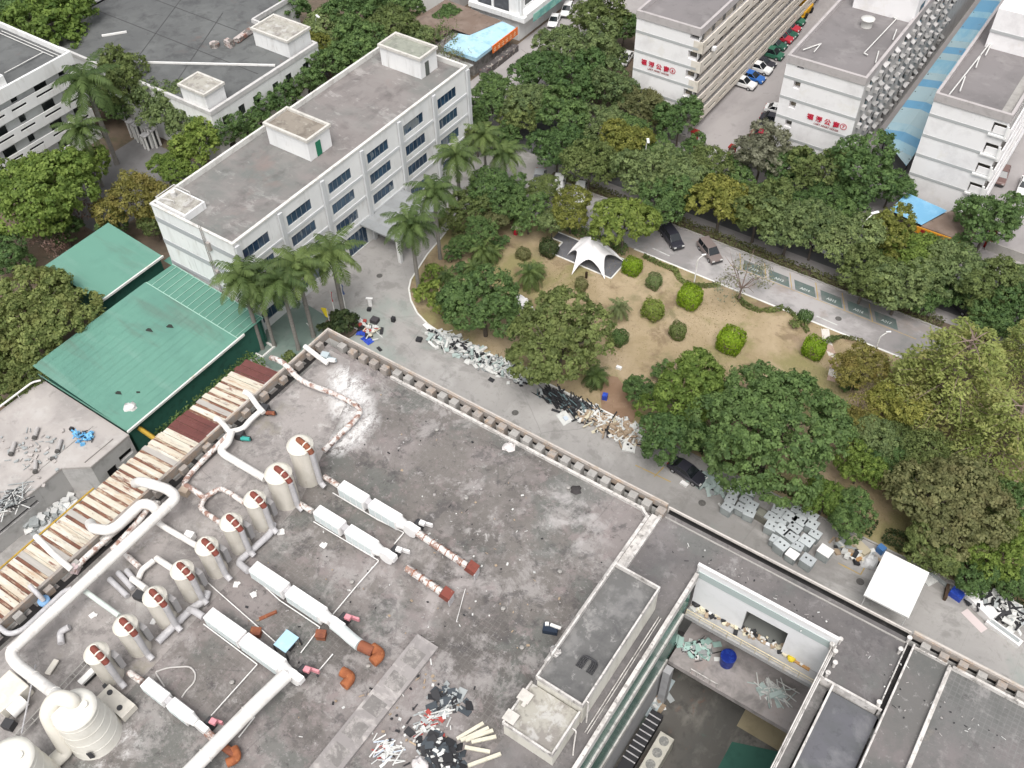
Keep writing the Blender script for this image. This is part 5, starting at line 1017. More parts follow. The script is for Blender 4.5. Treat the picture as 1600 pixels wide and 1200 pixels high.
for k in 'ABCDE':
    y0, y1 = RW[k]; a, b_, c_, d_ = xs[k]; yc = (y0+y1)/2
    zt = ZR+(1.45 if k == 'E' else ZT-ZR)
    cabinet(a, b_, y0, y1, zt, lab1[k]); cabinet(c_, d_, y0, y1, zt, lab2[k])
    J = thing('duct_collar', {'A': 'short duct collar between the two cabinets of the top row', 'B': 'short duct collar between the two cabinets of the second row', 'C': 'short duct collar between the two middle row cabinets', 'D': 'short duct collar between the two cabinets of the fourth row', 'E': 'short duct collar between the two small cabinets of the lowest row'}[k], 'duct', (b_, yc, ZR)); m = MB(); m.box(b_+.01, c_-.01, y0+.2, y1-.2, ZR+.6, zt-.35); part(J, 'collar', m, GREYD)
    # fan set: transition, housing, motor, pink belt guard
    Fn = thing('exhaust_fan', {'A': 'exhaust fan with a black motor at the end of the top cabinet row', 'B': 'exhaust fan with a black motor at the end of the second cabinet row', 'C': 'exhaust fan with pink belt guard at the end of the middle cabinet row', 'D': 'exhaust fan with pink belt guard where the thick white duct starts', 'E': 'small exhaust fan with pink belt guard at the end of the lowest cabinet row'}[k], 'fan', (d_+1, yc, ZR))
    s_ = .8 if k == 'E' else 1.0
    m = MB(); m.tube([(d_, yc, ZR+1.0), (d_+.7, yc, ZR+1.0)], [.55*s_, .42*s_], 14); part(Fn, 'inlet', m, WHP)
    m = MB(); n = 20; cx, cz, rr = d_+1.25, ZR+1.0, .72*s_; w0, w1 = yc-.35*s_, yc+.25*s_
    va = [(cx+rr*math.cos(2*math.pi*i/n), w0, cz+rr*math.sin(2*math.pi*i/n)) for i in range(n)]; vb = [(p[0], w1, p[2]) for p in va]
    m.add(va+vb, [tuple(range(n)), tuple(range(2*n-1, n-1, -1))]+[(i, (i+1) % n, n+(i+1) % n, n+i) for i in range(n)]); m.box(cx, cx+.95*s_, w0+.02, w1-.02, cz+.1, cz+.68*s_); part(Fn, 'housing', m, WHB)
    m = MB(); m.tube([(cx+.1, w1+.15, cz), (cx+.1, w1+.85*s_, cz)], .28*s_, 12); m.box(cx-.3, cx+.4, w1+.1, w1+.9*s_, ZR, cz-.25); part(Fn, 'motor', m, DARK)
    m = MB(); m.obox((cx+.75*s_, w1+.95*s_, cz-.1), (1.15*s_, .18, .42), .25); m.obox((cx+.6, w1+.6*s_, cz+.35), (.5, .4, .3), .2); part(Fn, 'belt_guard', m, PINK if k in 'CDE' else WHB)
duct('square_duct', 'white duct with rust patches between the top row fan and a dark red hood', [(-33.9, 32.4, ZR+1.35), (-28.6, 32.35, ZR+.9)], .36, RUSTP, seg=4, cat='duct', flanges=.8, fm=RUST)
duct('square_duct', 'white and orange duct of the second row leading to a dark red hood', [(-32.6, 29.25, ZR+1.2), (-28.9, 29.2, ZR+.85)], .36, RUSTP, seg=4, flanges=.8, fm=RUSTO)
for (x, y, lab) in ((-28.1, 32.35, 'dark red end hood with a grey skirt on the top row duct'), (-28.4, 29.2, 'dark red end hood with a grey skirt on the second row duct')):
    T = thing('duct_hood', lab, 'duct', (x, y, ZR)); m = MB(); m.obox((x, y, ZR+1.0), (.9, .85, .7), .1, 0, .4); part(T, 'hood', m, REDB); m = MB(); m.obox((x+.45, y, ZR+.4), (.1, .8, .8), .1); part(T, 'skirt', m, GREYD)
pc = P(522, 975, ZR+1.2); pd = P(562, 1008, ZR+.9); pe = P(583, 1018, ZR+.8)
duct('curved_duct', 'curved pale duct ending in rust red beyond the middle row fan', [pc, P(535, 985, ZR+1.3), P(548, 997, ZR+.8), pd], .5, M('pale_duct', (.58, .62, .61), [L((.45, .48, .48), .8, .5, .66, .6)]), .8)
duct('rusty_duct', 'rust red duct section joining the curved pale duct to the orange elbow', [pd, pe], .46, RUST)
def elbow(px, py, rz, lab, r=.42, sc=1.0, z=.45, m=RUSTO):
    c = P(px, py, ZR+z); a = Vector((math.cos(rz), math.sin(rz), 0)); b = Vector((-a.y, a.x, 0))
    duct('duct_elbow', lab, [c-a*.75*sc-b*.3*sc, c+a*.2*sc, c+a*.35*sc-b*.95*sc], r*sc, m, .7, 12, cat='duct elbow')
elbow(594, 1019, -.3, 'orange rusty elbow at the end of the middle row duct', .45, 1.0, .7); elbow(548, 1055, -.2, 'orange rusty elbow lying loose beside the pale roof walkway', .42, 1.0, .42)
elbow(372, 1181, -.7, 'orange rusty elbow beyond the lowest row, past the thick white duct', .38, .9, .6)
duct('rusty_duct', 'rust flaked duct running from the lowest fan under the thick white duct', [(-36.4, 10.0, ZR+.9), (-34.6, 9.9, ZR+.7), P(336, 1158, ZR+.6)], .3, RUSTP, .4); duct('rusty_duct', 'orange rusty duct continuing beyond the thick white duct', [P(350, 1167, ZR+.6), P(368, 1180, ZR+.6)], .3, RUST)
for px, py, lab, m_ in ((402, 992, 'rust red box beside the conduit between the middle and fourth rows', RUST), (503, 996, 'small rust red box under the middle row fan', RUST)):
    c = P(px, py, ZR); b = MB(); b.obox((0, 0, .35), (.75, .6, .6), .5); b.obox((0, 0, .68), (.85, .7, .06), .5); simple('rusty_box', lab, 'box', b, m_, c)
c = P(419, 962, ZR); b = MB(); b.obox((0, 0, .06), (.3, 1.5, .1), -.5); b.obox((.2, .2, .15), (.12, .9, .1), -.5); simple('rusty_plate', 'rusty brown strip lying on the roof between the middle rows', 'scrap', b, RUST, c)
T = thing('panel_table', 'pale blue sheet on dark legs beside the fourth row', 'table', P(448, 1012, ZR)); o = T.location
m = MB(); q = [P(448, 983, ZR+1.3), P(467, 996, ZR+1.3), P(446, 1020, ZR+1.3), P(427, 1007, ZR+1.3)]; m.add(q+[v-Vector((0, 0, .06)) for v in q], [(0, 1, 2, 3), (7, 6, 5, 4), (0, 1, 5, 4), (1, 2, 6, 5), (2, 3, 7, 6), (3, 0, 4, 7)]); part(T, 'sheet', m, BLUEL)
m = MB()
for v in q: m.box(v.x-.05, v.x+.05, v.y-.05, v.y+.05, ZR, ZR+1.22)
m.box(o.x-.3, o.x+.5, o.y-.1, o.y+.5, ZR, ZR+1.1); part(T, 'leg', m, DARK)
# ---------------- ducts (pixel traced, at their real height over the roof)
def PZ(lst): return [P(a, b, ZR+h) for a, b, h in lst]
def pd_(lab, lst, r, m, rad=.7, fl=0, seg=12, name='pipe', cat='pipe'): return duct(name, lab, PZ(lst), r, m, rad, seg, cat=cat, flanges=fl)
pd_('thick white main duct crossing the lower left roof to the big ringed tower', [(212, 755, .2), (221, 752, 2.4), (262, 764, 2.4), (277, 777, 2.4), (14, 1020, 2.4), (26, 1038, 2.4), (74, 1075, 3.6), (92, 1088, 5.3)], .46, PIPE, 1.0, 4, 14, 'duct', 'duct')
pd_('thick white elbow duct from the rusty lean-to bending along the parapet', [(141, 818, .1), (146, 826, 1.9), (170, 829, 1.9), (184, 822, 1.9), (222, 786, 1.9), (238, 790, 1.9), (247, 800, 1.2)], .46, PIPE, 1.0, 4, 14, 'duct', 'duct')
pd_('thick white duct running diagonally to the bottom edge beyond the fourth row', [(447, 1055, 1.4), (402, 1098, 2.0), (300, 1202, 2.0), (270, 1232, 2.0)], .56, PIPE, .8, 4, 14, 'duct', 'duct')
pd_('bent white duct from the big tower cap down to a flat outlet', [(116, 1102, 4.1), (112, 1094, 5.45), (88, 1088, 5.45), (72, 1112, 4.6), (84, 1138, 3.0), (98, 1160, 1.5), (104, 1172, .6), (84, 1190, .55)], .58, M('cream_duct', (.70, .67, .60), [L((.58, .55, .48), .6, .5, .66, .6)]), 1.0, 0, 14, 'duct', 'duct')
pd_('mottled rusty pipe beside the lean-to, lower left', [(113, 892, .5), (135, 870, .6), (178, 832, .8), (216, 800, 1.0), (228, 786, 1.2)], .26, RUSTP, .5, 1.2)
pd_('rust flecked pipe under the thick main duct', [(176, 858, .5), (184, 850, .8), (222, 808, 1.0), (236, 786, 1.3), (248, 787, 1.4)], .26, RUSTP, .5, 1.2)
pd_('white pipe with rust flecks from the upper parapet corner to the tallest tower', [(424, 559, .2), (432, 561, 1.1), (446, 569, 1.3), (466, 592, .9), (488, 603, .8), (520, 614, .7), (552, 630, .6), (565, 640, .6), (556, 655, .6), (506, 704, .6)], .27, RUSTP, .8, 2.2)
pd_('short white pipe over the parapet near the roof corner', [(476, 541, 1.3), (484, 547, 1.2), (502, 561, .8), (512, 568, .6)], .26, PIPE, .4)
pd_('white pipe from the parapet to the junction by the green blower', [(336, 654, 1.4), (343, 656, 1.4), (360, 676, 1.1)], .27, PIPE, .5)
pd_('white pipe from the junction up to the black blower', [(362, 674, 1.0), (380, 670, .9), (391, 656, .9), (405, 644, .9)], .26, PIPE, .5)
pd_('white pipe from the parapet above the maroon sheet to the black blower', [(381, 612, 1.5), (390, 616, 1.4), (402, 634, 1.0), (412, 645, .8)], .27, PIPE, .5)
pd_('white duct from the junction to the second tower', [(362, 674, 1.1), (356, 692, 1.1), (344, 702, 1.1), (350, 710, 1.1), (414, 748, 1.1)], .36, PIPE, .6, 2.5)
pd_('white pipe running down from the junction and turning to rust', [(360, 676, 1.0), (332, 704, .8), (320, 716, .7), (296, 742, .6), (288, 754, .6)], .25, RUSTP, .5, 1.0)
pd_('white branch pipe feeding the forked junction near the third tower', [(287, 756, .6), (300, 764, .6), (320, 778, .6)], .26, RUSTP, .4, 1.4)
pd_('red flaked pipe looping from the fork to the third tower', [(320, 778, .6), (334, 768, .6), (346, 763, .6), (362, 772, .8), (382, 786, .9)], .24, RUSTP, .5, 1.0)
pd_('red flaked pipe looping from the fork to the fourth tower', [(320, 778, .6), (312, 792, .6), (322, 802, .7), (336, 811, .8), (348, 820, .9)], .24, RUSTP, .5, 1.0)
pd_('straight white pipe from the main duct to the fifth tower', [(246, 815, .7), (254, 822, .8), (311, 855, .9)], .27, PIPE, .4)
pd_('flaked pipe from the main duct to the fork by the sixth tower', [(192, 862, .6), (202, 872, .6), (218, 886, .6)], .25, RUSTP, .4, 1.0)
pd_('white forked pipe between the flaked pipe and the sixth tower', [(216, 905, .4), (222, 890, .6), (230, 884, .7), (240, 876, .7)], .25, PIPE, .4); pd_('white stub pipe into the sixth tower', [(244, 872, .8), (270, 889, .9)], .28, PIPE, .4)
pd_('white stub pipe into the seventh tower', [(206, 904, .8), (228, 920, .9)], .28, PIPE, .4)
pd_('thin pale green pipe from the main duct to the eighth tower', [(128, 920, 1.5), (150, 936, 1.2), (186, 962, 1.1)], .22, M('pale_green_pipe', (.58, .64, .60), [L((.45, .47, .45), .9, .5, .66, .6)]), .4)
pd_('grey pipe running beside the thick main duct', [(112, 920, .8), (100, 924, .9), (36, 984, .9), (14, 992, .8), (-20, 965, .8)], .22, GREYD, .6, 2.5)
pd_('white pipe from the lean-to over the parapet with a pink coupling', [(56, 838, 1.7), (84, 866, 1.6), (112, 890, .9)], .27, PIPE, .5); pd_('short grey white pipe with a blue hopper at the parapet', [(46, 915, 1.7), (58, 927, 1.5), (68, 938, .7)], .2, GREYD, .3)
b = MB(); b.lathe((0, 0, 0), [(.25, 0), (.5, .3), (.5, .6), (0, .62)], 12); simple('blue_hopper', 'blue hopper at the foot of the pipe by the parapet', 'hopper', b, BLUEL if 0 else M('hopper_blue', (.2, .36, .58)), P(72, 943, ZR))
b = MB(); b.tube([(0, 0, .2), (.3, .2, .9)], .3, 10); b.obox((.1, .1, .2), (.7, .6, .4), .4); simple('pipe_coupling', 'pinkish coupling joining two pipes by the lean-to', 'coupling', b, M('pink_grey', (.52, .42, .42)), P(116, 893, ZR))
pd_('silver duct collecting at the feet of the third to fifth towers', [(427, 818, .5), (424, 832, .5), (402, 852, .5), (372, 878, .5), (380, 886, .7), (388, 892, .9)], .3, GREYD, .5, 1.6, name='duct', cat='duct'); pd_('silver duct collecting at the feet of the sixth to eighth towers', [(324, 925, .5), (320, 938, .5), (296, 954, .5), (246, 1003, .5)], .32, GREYD, .5, 1.6, name='duct', cat='duct'); pd_('short silver duct from the collecting duct to the fourth row', [(296, 952, .6), (306, 956, .9), (318, 964, .9)], .3, GREYD, .4, name='duct', cat='duct')
pd_('rust flecked connector between the tallest tower and the top row', [(507, 745, .7), (520, 753, .9), (530, 760, .9)], .26, RUSTP, .3); pd_('rust flecked connector between the second tower and the second row', [(466, 786, .7), (478, 793, .9), (488, 799, .9)], .26, RUSTP, .3); pd_('rust flecked connector between the ninth tower and the lowest row', [(202, 1051, .7), (212, 1058, .8), (222, 1065, .8)], .26, RUSTP, .3)
def thin(lab, pts, r=.05, m=WHP, z=.35): return duct('conduit', lab, [P(a, b, ZR+z) for a, b in pts], r, m, .1, 6, cat='conduit')
thin('thin white conduit along the front of the top row ending at a bend', [(520, 770), (590, 812), (631, 832), (616, 850)]); thin('thin white conduit along the second row and down to the middle row', [(490, 815), (592, 876), (560, 912), (520, 960)])
thin('thin conduit along the middle row', [(390, 895), (437, 938), (500, 980), (470, 1020)]); thin('thin pale conduit from the sixth tower to the blue sheet', [(322, 908), (430, 1003)], .05); thin('thin conduit from the fourth row to the lowest fan', [(318, 975), (402, 1038), (330, 1118)])
thin('thin broken conduit near the loose rusty elbow', [(496, 1050), (520, 1022)]); thin('thin white rod on the roof near the second row hood', [(727, 920), (713, 972)], .03); thin('thin white rod leaning under the thick diagonal duct', [(398, 1120), (373, 1152)], .05)
b = MB(); pts = [P(a, c_, ZR+.08) for a, c_ in [(257, 1073), (245, 1054), (243, 1050), (262, 1043), (297, 1041), (306, 1052), (304, 1066), (290, 1080), (284, 1090)]]; b.tube(arc(pts, .5), .07, 6); o = b.build('fire_hose', M('hose_pale', (.50, .48, .46)), origin=pts[0]); tag(o, 'pale hose lying in a loop on the roof near the lowest row', 'hose')
# rails at the bottom left
rb = thing('rail_track', 'pair of thin metal rails with cross bars on the lower left roof', 'rails', P(70, 1110, ZR)); m = MB()
for d in (0, .45):
    a = P(150, 1012, ZR+.5)+Vector((d, 0, 0)); c_ = P(-20, 1195, ZR+.5)+Vector((d, 0, 0)); m.tube([a, c_], .05, 6)
    for t in np.linspace(0, 1, 9): q = a.lerp(c_, t); m.tube([q, (q.x, q.y, ZR)], .03, 5)
part(rb, 'rail', m, M('rail_grey', (.33, .32, .30))); m = MB()
for t in np.linspace(0, 1, 14): q = P(150, 1012, ZR+.5).lerp(P(-20, 1195, ZR+.5), t); m.tube([q, q+Vector((.45, 0, 0))], .03, 5)
part(rb, 'cross_bar', m, MATS['rail_grey'])
T = thing('pump_unit', 'pale square pump trough with round motors beside the big tower', 'pump', P(186, 1102, ZR)); o = T.location; m = MB(); m.obox(o+Vector((0, 0, .45)), (3.0, 1.3, .7), -.0); part(T, 'trough', m, M('trough', (.58, .55, .49), [L((.42, .4, .36), 1, .5, .66, .6)])); m = MB()
for dx, dy in ((-.9, .2), (.7, -.2)): m.cyl((o.x+dx, o.y+dy), .22, .22, ZR+.8, ZR+.88, 12)
m.box(o.x-1.8, o.x-1.5, o.y+.2, o.y+.5, ZR, ZR+.9); part(T, 'motor', m, DARK)
T = thing('valve_bench', 'small white bench of pipes and valves between the rails and the ninth tower', 'bench', P(148, 1056, ZR)); o = T.location; m = MB(); m.obox(o+Vector((0, 0, .7)), (.5, 2.3, .25), 0); m.obox(o+Vector((.5, 1.0, .5)), (.4, .4, .8), 0); part(T, 'bench_top', m, WHP); m = MB(); m.obox(o+Vector((.4, .4, .35)), (.3, .5, .6), 0); m.box(o.x-.1, o.x+.1, o.y-1, o.y+1, ZR, ZR+.58); part(T, 'valve', m, DARK)
T = thing('fan_box', 'grey fan housing with rounded drum at the left edge of the roof', 'fan', P(18, 1105, ZR)); o = T.location; m = MB(); m.obox(o+Vector((-.6, .5, .7)), (2.4, 2.6, 1.3), 0); part(T, 'housing', m, TANKM, bevel=.08); m = MB(); m.tube([o+Vector((.9, -.4, .8)), o+Vector((.9, .9, .8))], .55, 14); part(T, 'drum', m, WHP); m = MB(); m.obox(o+Vector((1.3, -1.0, .4)), (.8, .7, .7), .3); part(T, 'motor', m, DARK); m = MB(); m.tube([o+Vector((-.5, 3.2, 1.2)), o+Vector((3.2, -.9, 1.2))], .07, 6); part(T, 'frame_bar', m, GREYD)
for px, py, lab in ((512, 566, 'pale blue grey blower at the roof corner'), (418, 648, 'black blower with pipes near the maroon roof sheets'), (379, 688, 'black blower with a green cylinder beside the pipe junction')):
    T = thing('blower', lab, 'blower', P(px, py, ZR)); o = T.location; pale = px == 512; m = MB(); m.obox(o+Vector((-.3, .1, .5)), (.8, .7, .9), .3); m.obox(o+Vector((.5, .25, .5)), (.9, .12, .5), .3); part(T, 'housing', m, M('blower_grey', (.40, .46, .48)) if pale else DARK)
    m = MB(); m.tube([o+Vector((.1, -.1, .5)), o+Vector((.9, .25, .55))], .22, 10); part(T, 'motor', m, WHP if pale else M('teal_motor', (.05, .32, .28)) if px == 379 else RUST)
for px, py, rz, l_, lab in ((185, 918, -.1, 2.6, 'long grey discarded pipe by the seventh tower'), (196, 907, -.15, 2.3, 'grey discarded pipe lying beside the longest one'), (205, 900, -.2, 1.6, 'short grey discarded pipe nearest the fork')):
    c = P(px, py, ZR+.3); duct('discarded_pipe', lab, [c-Vector((math.cos(rz), math.sin(rz), 0))*l_/2, c+Vector((math.cos(rz), math.sin(rz), 0))*l_/2], .24, GREYD, cat='pipe')
b = MB(); b.obox((0, 0, .3), (.9, .7, .6), .2); simple('dark_motor', 'dark motor block at the end of the discarded pipes', 'motor', b, DARK, P(220, 934, ZR))
c = P(96, 992, ZR+.3); duct('duct_elbow', 'loose grey pipe elbow lying alone on the lower left roof', [c+Vector((.1, .8, .2)), c+Vector((-.3, .1, 0)), c+Vector((.6, -.5, 0))], .27, GREYD, .3, cat='duct elbow')
c = P(82, 1043, ZR+.2); b = MB(); b.obox((0, 0, .1), (.5, 1.3, .2), .3); simple('shoe_shaped_tray', 'small beige oval tray lying on the lower left roof', 'tray', b, TANKM, c, bevel=.08)
c = P(298, 843, ZR); b = MB(); b.obox((0, 0, .4), (.8, .8, .8), .3); b.obox((.15, -.15, .83), (.35, .35, .05), .3); simple('white_box', 'small white box with a black hole beside the straight pipe', 'box', b, WHB, c, bevel=.05)
c = P(290, 772, ZR); b = MB(); b.obox((0, 0, .35), (.8, .6, .7), .2); simple('junction_box', 'small tan box beside the bend of the main duct', 'box', b, M('tan_box', (.46, .37, .29)), c)
for i, (px, py, l, w_, lab) in enumerate([(505, 853, .55, .4, 'small white scrap on the roof below the second row'), (439, 832, .6, .5, 'white scrap between the silver duct and the second row'), (145, 962, .5, .45, 'white scrap by the pale green pipe'), (369, 914, .5, .4, 'flat pale scrap between the tower row and the middle row'), (396, 930, .5, .4, 'flat pale scrap in front of the first middle cabinet'), (240, 972, .4, .5, 'small pale scrap beside the eighth tower')]):
    b = MB(); b.obox((0, 0, .06), (l, w_, .1), i*.7); b.obox((.1, .1, .1), (l*.5, w_*1.2, .05), i); simple('scrap_piece', lab, 'scrap', b, WHP, P(px, py, ZR))
# white crumpled bag and dark pile on the main roof
def crumple(name, lab, cat, px, py, z, r, m, flat=.5):
    b = MB(); b.smooth = True; c = P(px, py, z); n, k_ = 12, 6; vs = []
    for i in range(k_+1):
        for j in range(n):
            t = i/k_*math.pi/2; rr = r*(1+random.uniform(-.28, .28)); vs.append((rr*math.cos(t)*math.cos(6.283*j/n), rr*math.cos(t)*math.sin(6.283*j/n), rr*flat*math.sin(t)))
    b.add(vs, [(i*n+j, i*n+(j+1) % n, (i+1)*n+(j+1) % n, (i+1)*n+j) for i in range(k_) for j in range(n)]); ob = b.build(name, m); ob.location = c; return tag(ob, lab, cat)
BAG = M('pale_bag', (.60, .56, .55), [L((.45, .33, .3), 1.5, .52, .62, .7), L((.75, .74, .73), 2, .5, .6, .7)], obj=True)
crumple('crumpled_bag', 'pale crumpled heap alone in the middle of the dark roof', 'bag', 795, 699, ZR, .55, BAG); crumple('dark_patch_heap', 'small dark heap on the main roof near the annex ridge', 'heap', 900, 766, ZR, .5, M('dark_heap', (.05, .045, .045)), .25)
b = MB(); b.obox((0, 0, .3), (1.2, .7, .5), .4); b.m(1); b.obox((.3, .3, .62), (.9, .25, .12), .2); b.obox((-.4, .1, .6), (.3, .3, .2), .6); simple('rubbish_heap', 'dark rubbish with white scraps beside the long penthouse', 'rubbish', b, [M('navy', (.02, .03, .05)), WHP], P(860, 986, ZR))
b = MB()
for i in range(4): a = -1.2+i*.5; b.tube(arc([(-.5+a*.3, -.6, .05), (-.5+a*.3, .5, .12), (.4+a*.3, .5, .1), (.4+a*.3, -.6, .05)], .4), .06, 6)
simple('wire_frame', 'dark wire frame lying on the long penthouse roof', 'frame', b, DARK, P(922, 1040, 21.05)); crumple('pale_rubbish', 'small pale rubbish in the corner of the long penthouse roof', 'rubbish', 868, 1018, 21.05, .45, M('rub', (.3, .28, .27), [L((.6, .58, .56), 4, .5, .55, .8), L((.06, .06, .06), 3, .55, .6, .8)], obj=True), .5)
# ================================================================ heaps of scrap
def heap(name, lab, ctrs, n, mats, dims, z=0., seed=1, hmax=.7, kind='stuff', spread=1.):
    """one tangled heap: overlapping slabs and bars dropped round a poly-line of centres"""
    r = random.Random(seed); b = MB(); cs = [P(a, c_, z) for a, c_ in ctrs]
    for i in range(n):
        k_ = r.random()*(len(cs)-1); j = int(k_); c = cs[j].lerp(cs[min(j+1, len(cs)-1)], k_-j); s_ = dims[r.randrange(len(dims))]
        dx, dy = r.gauss(0, spread), r.gauss(0, spread*.6); hh = hmax*math.exp(-(dx*dx+dy*dy)/(2*spread*spread))*r.random()
        b.m(s_[3] if len(s_) > 3 else r.randrange(len(mats)))
        b.obox((c.x+dx, c.y+dy, z+hh+.08), (s_[0]*r.uniform(.6, 1.3), s_[1]*r.uniform(.6, 1.2), s_[2]), r.uniform(0, 6.28) if len(s_) < 5 else s_[4]+r.gauss(0, .35), r.gauss(0, .25), r.gauss(0, .2))
    return tag(b.build(name, mats, origin=cs[0]), lab, 'scrap heap', None, kind)
SCW = M('scrap_white', (.60, .60, .58), [L((.4, .4, .39), 2, .5, .65, .6)], rough=.6); SCG = M('scrap_grey', (.34, .36, .36), [L((.22, .23, .23), 2, .5, .65, .6)], rough=.6); SCK = M('scrap_black', (.03, .03, .033), rough=.7)
SCB = M('scrap_tan', (.36, .28, .20), [L((.22, .15, .10), 2, .5, .65, .7)]); SCGN = M('scrap_greenish', (.36, .43, .41), rough=.6); SCR = M('scrap_red', (.33, .06, .05)); SCY = M('scrap_cream', (.60, .55, .42))
heap('scrap_heap', 'sprawling heap of grey white metal scrap on the road under the first dark park tree', [(684, 530), (712, 540), (742, 556), (776, 574), (800, 584)], 420, [SCW, SCW, SCG, SCK, SCGN, SCW], [(1.1, .5, .05), (1.6, .12, .1), (.5, .4, .3), (.7, .6, .05), (1.2, .3, .2)], 0, 3, .8, spread=1.05)
heap('scrap_heap', 'small scatter of white and grey scrap beside the kerb below the olive park tree', [(800, 590), (825, 600)], 26, [SCW, SCG, SCK], [(.8, .4, .05), (.5, .4, .2)], 0, 5, .3, spread=.5)
heap('scrap_heap', 'heap of blackened bars and pipes on the road beside the kerb', [(850, 616), (888, 632), (930, 648)], 210, [SCK, SCG, SCK, M('scrap_teal', (.12, .17, .18))], [(3.0, .12, .1, 0, -.35), (2.2, .15, .12, 2, -.4), (1.5, .3, .1), (1.2, .1, .1, 3, -.3)], 0, 7, .7, spread=.85)
heap('scrap_heap', 'heap of pale frames and tan timber on the road beside the black bars', [(915, 650), (945, 664), (985, 684)], 340, [SCW, SCB, SCY, SCK], [(1.8, .15, .12), (1.2, .4, .08), (.9, .3, .25, 1), (1.5, .12, .1, 1), (1.0, .2, .15, 0)], 0, 9, .9, spread=1.0)
heap('scrap_heap', 'tangle of boards by the kerb under the yellowish park tree', [(975, 660), (1000, 678), (1008, 690)], 110, [SCB, SCW, SCG], [(1.4, .2, .15), (.8, .5, .06)], 0, 19, .5, spread=.5)
heap('scrap_heap', 'heap of crumpled white metal sheets and grey trunking at the far right of the road', [(1520, 930), (1550, 948), (1590, 965)], 190, [SCW, SCG, SCK, SCW], [(2.2, .9, .06), (2.6, .3, .25), (1.2, .8, .05), (1.5, .2, .2, 2)], 0, 11, 1.1, spread=1.0)
heap('scrap_heap', 'pile of broken pale green metal casings under the big dark tree', [(1092, 748), (1122, 766)], 90, [SCGN, SCG, SCK, SCGN], [(1.1, .7, .06), (.9, .5, .4, 0), (.8, .5, .05)], 0, 13, .7, spread=.7)
heap('scrap_heap', 'mixed rubbish between the metal boxes and the white shelter', [(1322, 856), (1345, 868)], 80, [SCB, SCW, SCK, SCY, SCG], [(.9, .6, .3), (.6, .5, .2), (1.2, .3, .1)], 0, 15, .6, spread=.8)
heap('scrap_heap', 'white and dark junk around the blue tarp by the round bed', [(562, 512), (585, 520)], 34, [SCW, SCK, SCR, SCY], [(1.0, .5, .08), (.5, .5, .3), (1.6, .15, .1)], 0, 17, .5, spread=.8)
heap('scrap_heap', 'pile of white and red lamp strips on the roof beside the walkway', [(664, 1140), (690, 1108)], 46, [SCW, SCW, SCR, SCG], [(1.7, .1, .07, 0, 1.05), (1.5, .12, .08, 1, 1.05), (1.3, .12, .07, 3, 1.05), (1.5, .1, .07, 0, 1.05), (.7, .09, .08, 2, 1.1), (.5, .3, .1)], ZR, 21, .3, spread=.5)
heap('scrap_heap', 'black torn sheeting and grey bits scattered on the roof', [(680, 1092), (705, 1105), (712, 1080)], 60, [SCK, M('slate_scrap', (.06, .07, .08)), SCG], [(.8, .6, .06), (.5, .4, .1), (.3, .2, .1, 2)], ZR, 23, .3, spread=.55)
heap('scrap_heap', 'black and slate scrap heap at the bottom edge of the roof', [(675, 1165), (690, 1175), (700, 1195)], 110, [SCK, MATS['slate_scrap'], SCG, SCW], [(.9, .7, .06, 0), (.8, .6, .06, 1), (.4, .3, .15, 3), (.6, .2, .1)], ZR, 25, .4, spread=.75)
heap('scrap_heap', 'pile of white and blue lamp strips near the bottom edge of the roof', [(592, 1182), (614, 1170)], 44, [SCW, M('scrap_bluewhite', (.5, .56, .64)), SCR], [(1.2, .09, .07, 0, 1.05), (1.2, .1, .07, 1, 1.05), (1.1, .09, .07, 0, 1.05), (.6, .09, .07, 2, 1.1), (.4, .3, .1, 0)], ZR, 27, .25, spread=.5)
heap('roof_litter', 'small pale litter scattered over the roof near the lamp strip piles', [(590, 1150), (640, 1160), (640, 1100), (700, 1060), (560, 1100)], 70, [SCW, SCB, SCK], [(.3, .15, .05), (.2, .2, .08), (.5, .1, .05)], ZR, 29, .05, spread=1.6)
heap('scrap_heap', 'tangle of thin metal rods on the low concrete roof at the left edge', [(-5, 800), (20, 785), (38, 770)], 90, [SCG, SCW, SCK], [(2.2, .08, .08, 0, 1.3), (1.8, .1, .06), (1.2, .06, .06, 2), (1.5, .08, .08, 1)], 4.25, 31, .6, spread=.7)
heap('scrap_heap', 'pile of grey white bags and panels in the alley below the low concrete block', [(45, 832), (75, 812), (110, 790)], 80, [SCW, SCG, M('scrap_paper', (.5, .5, .49))], [(1.2, .9, .3), (1.0, .7, .1), (.8, .6, .3)], 0, 33, 1.2, spread=.7)
heap('scrap_heap', 'stack of bright blue plastic frames on the low concrete roof', [(124, 682), (132, 686), (140, 680)], 46, [M('blue_frame', (.12, .36, .62), [L((.3, .55, .7), 2, .5, .6, .7)]), SCK, MATS['blue_frame']], [(1.1, .16, .14, 0), (.9, .12, .12, 2), (.4, .3, .3, 0), (.6, .1, .1, 1)], 4.25, 35, .9, spread=.5)
heap('debris', 'broken bits of pale rubble spread on the low concrete roof', [(20, 690), (60, 700), (45, 730), (100, 690)], 60, [M('rubble_pale', (.42, .39, .37)), SCG], [(.5, .3, .1), (.3, .3, .15), (.7, .1, .08)], 4.25, 37, .15, spread=1.6)
heap('debris', 'paper and yellowish rubbish along the upper courtyard gallery', [(1085, 948), (1120, 962), (1160, 985), (1210, 1010), (1250, 1030)], 110, [SCY, SCW, SCB, SCK], [(.4, .3, .1), (.5, .4, .15), (.25, .2, .1)], 13.0, 39, .25, spread=.32)
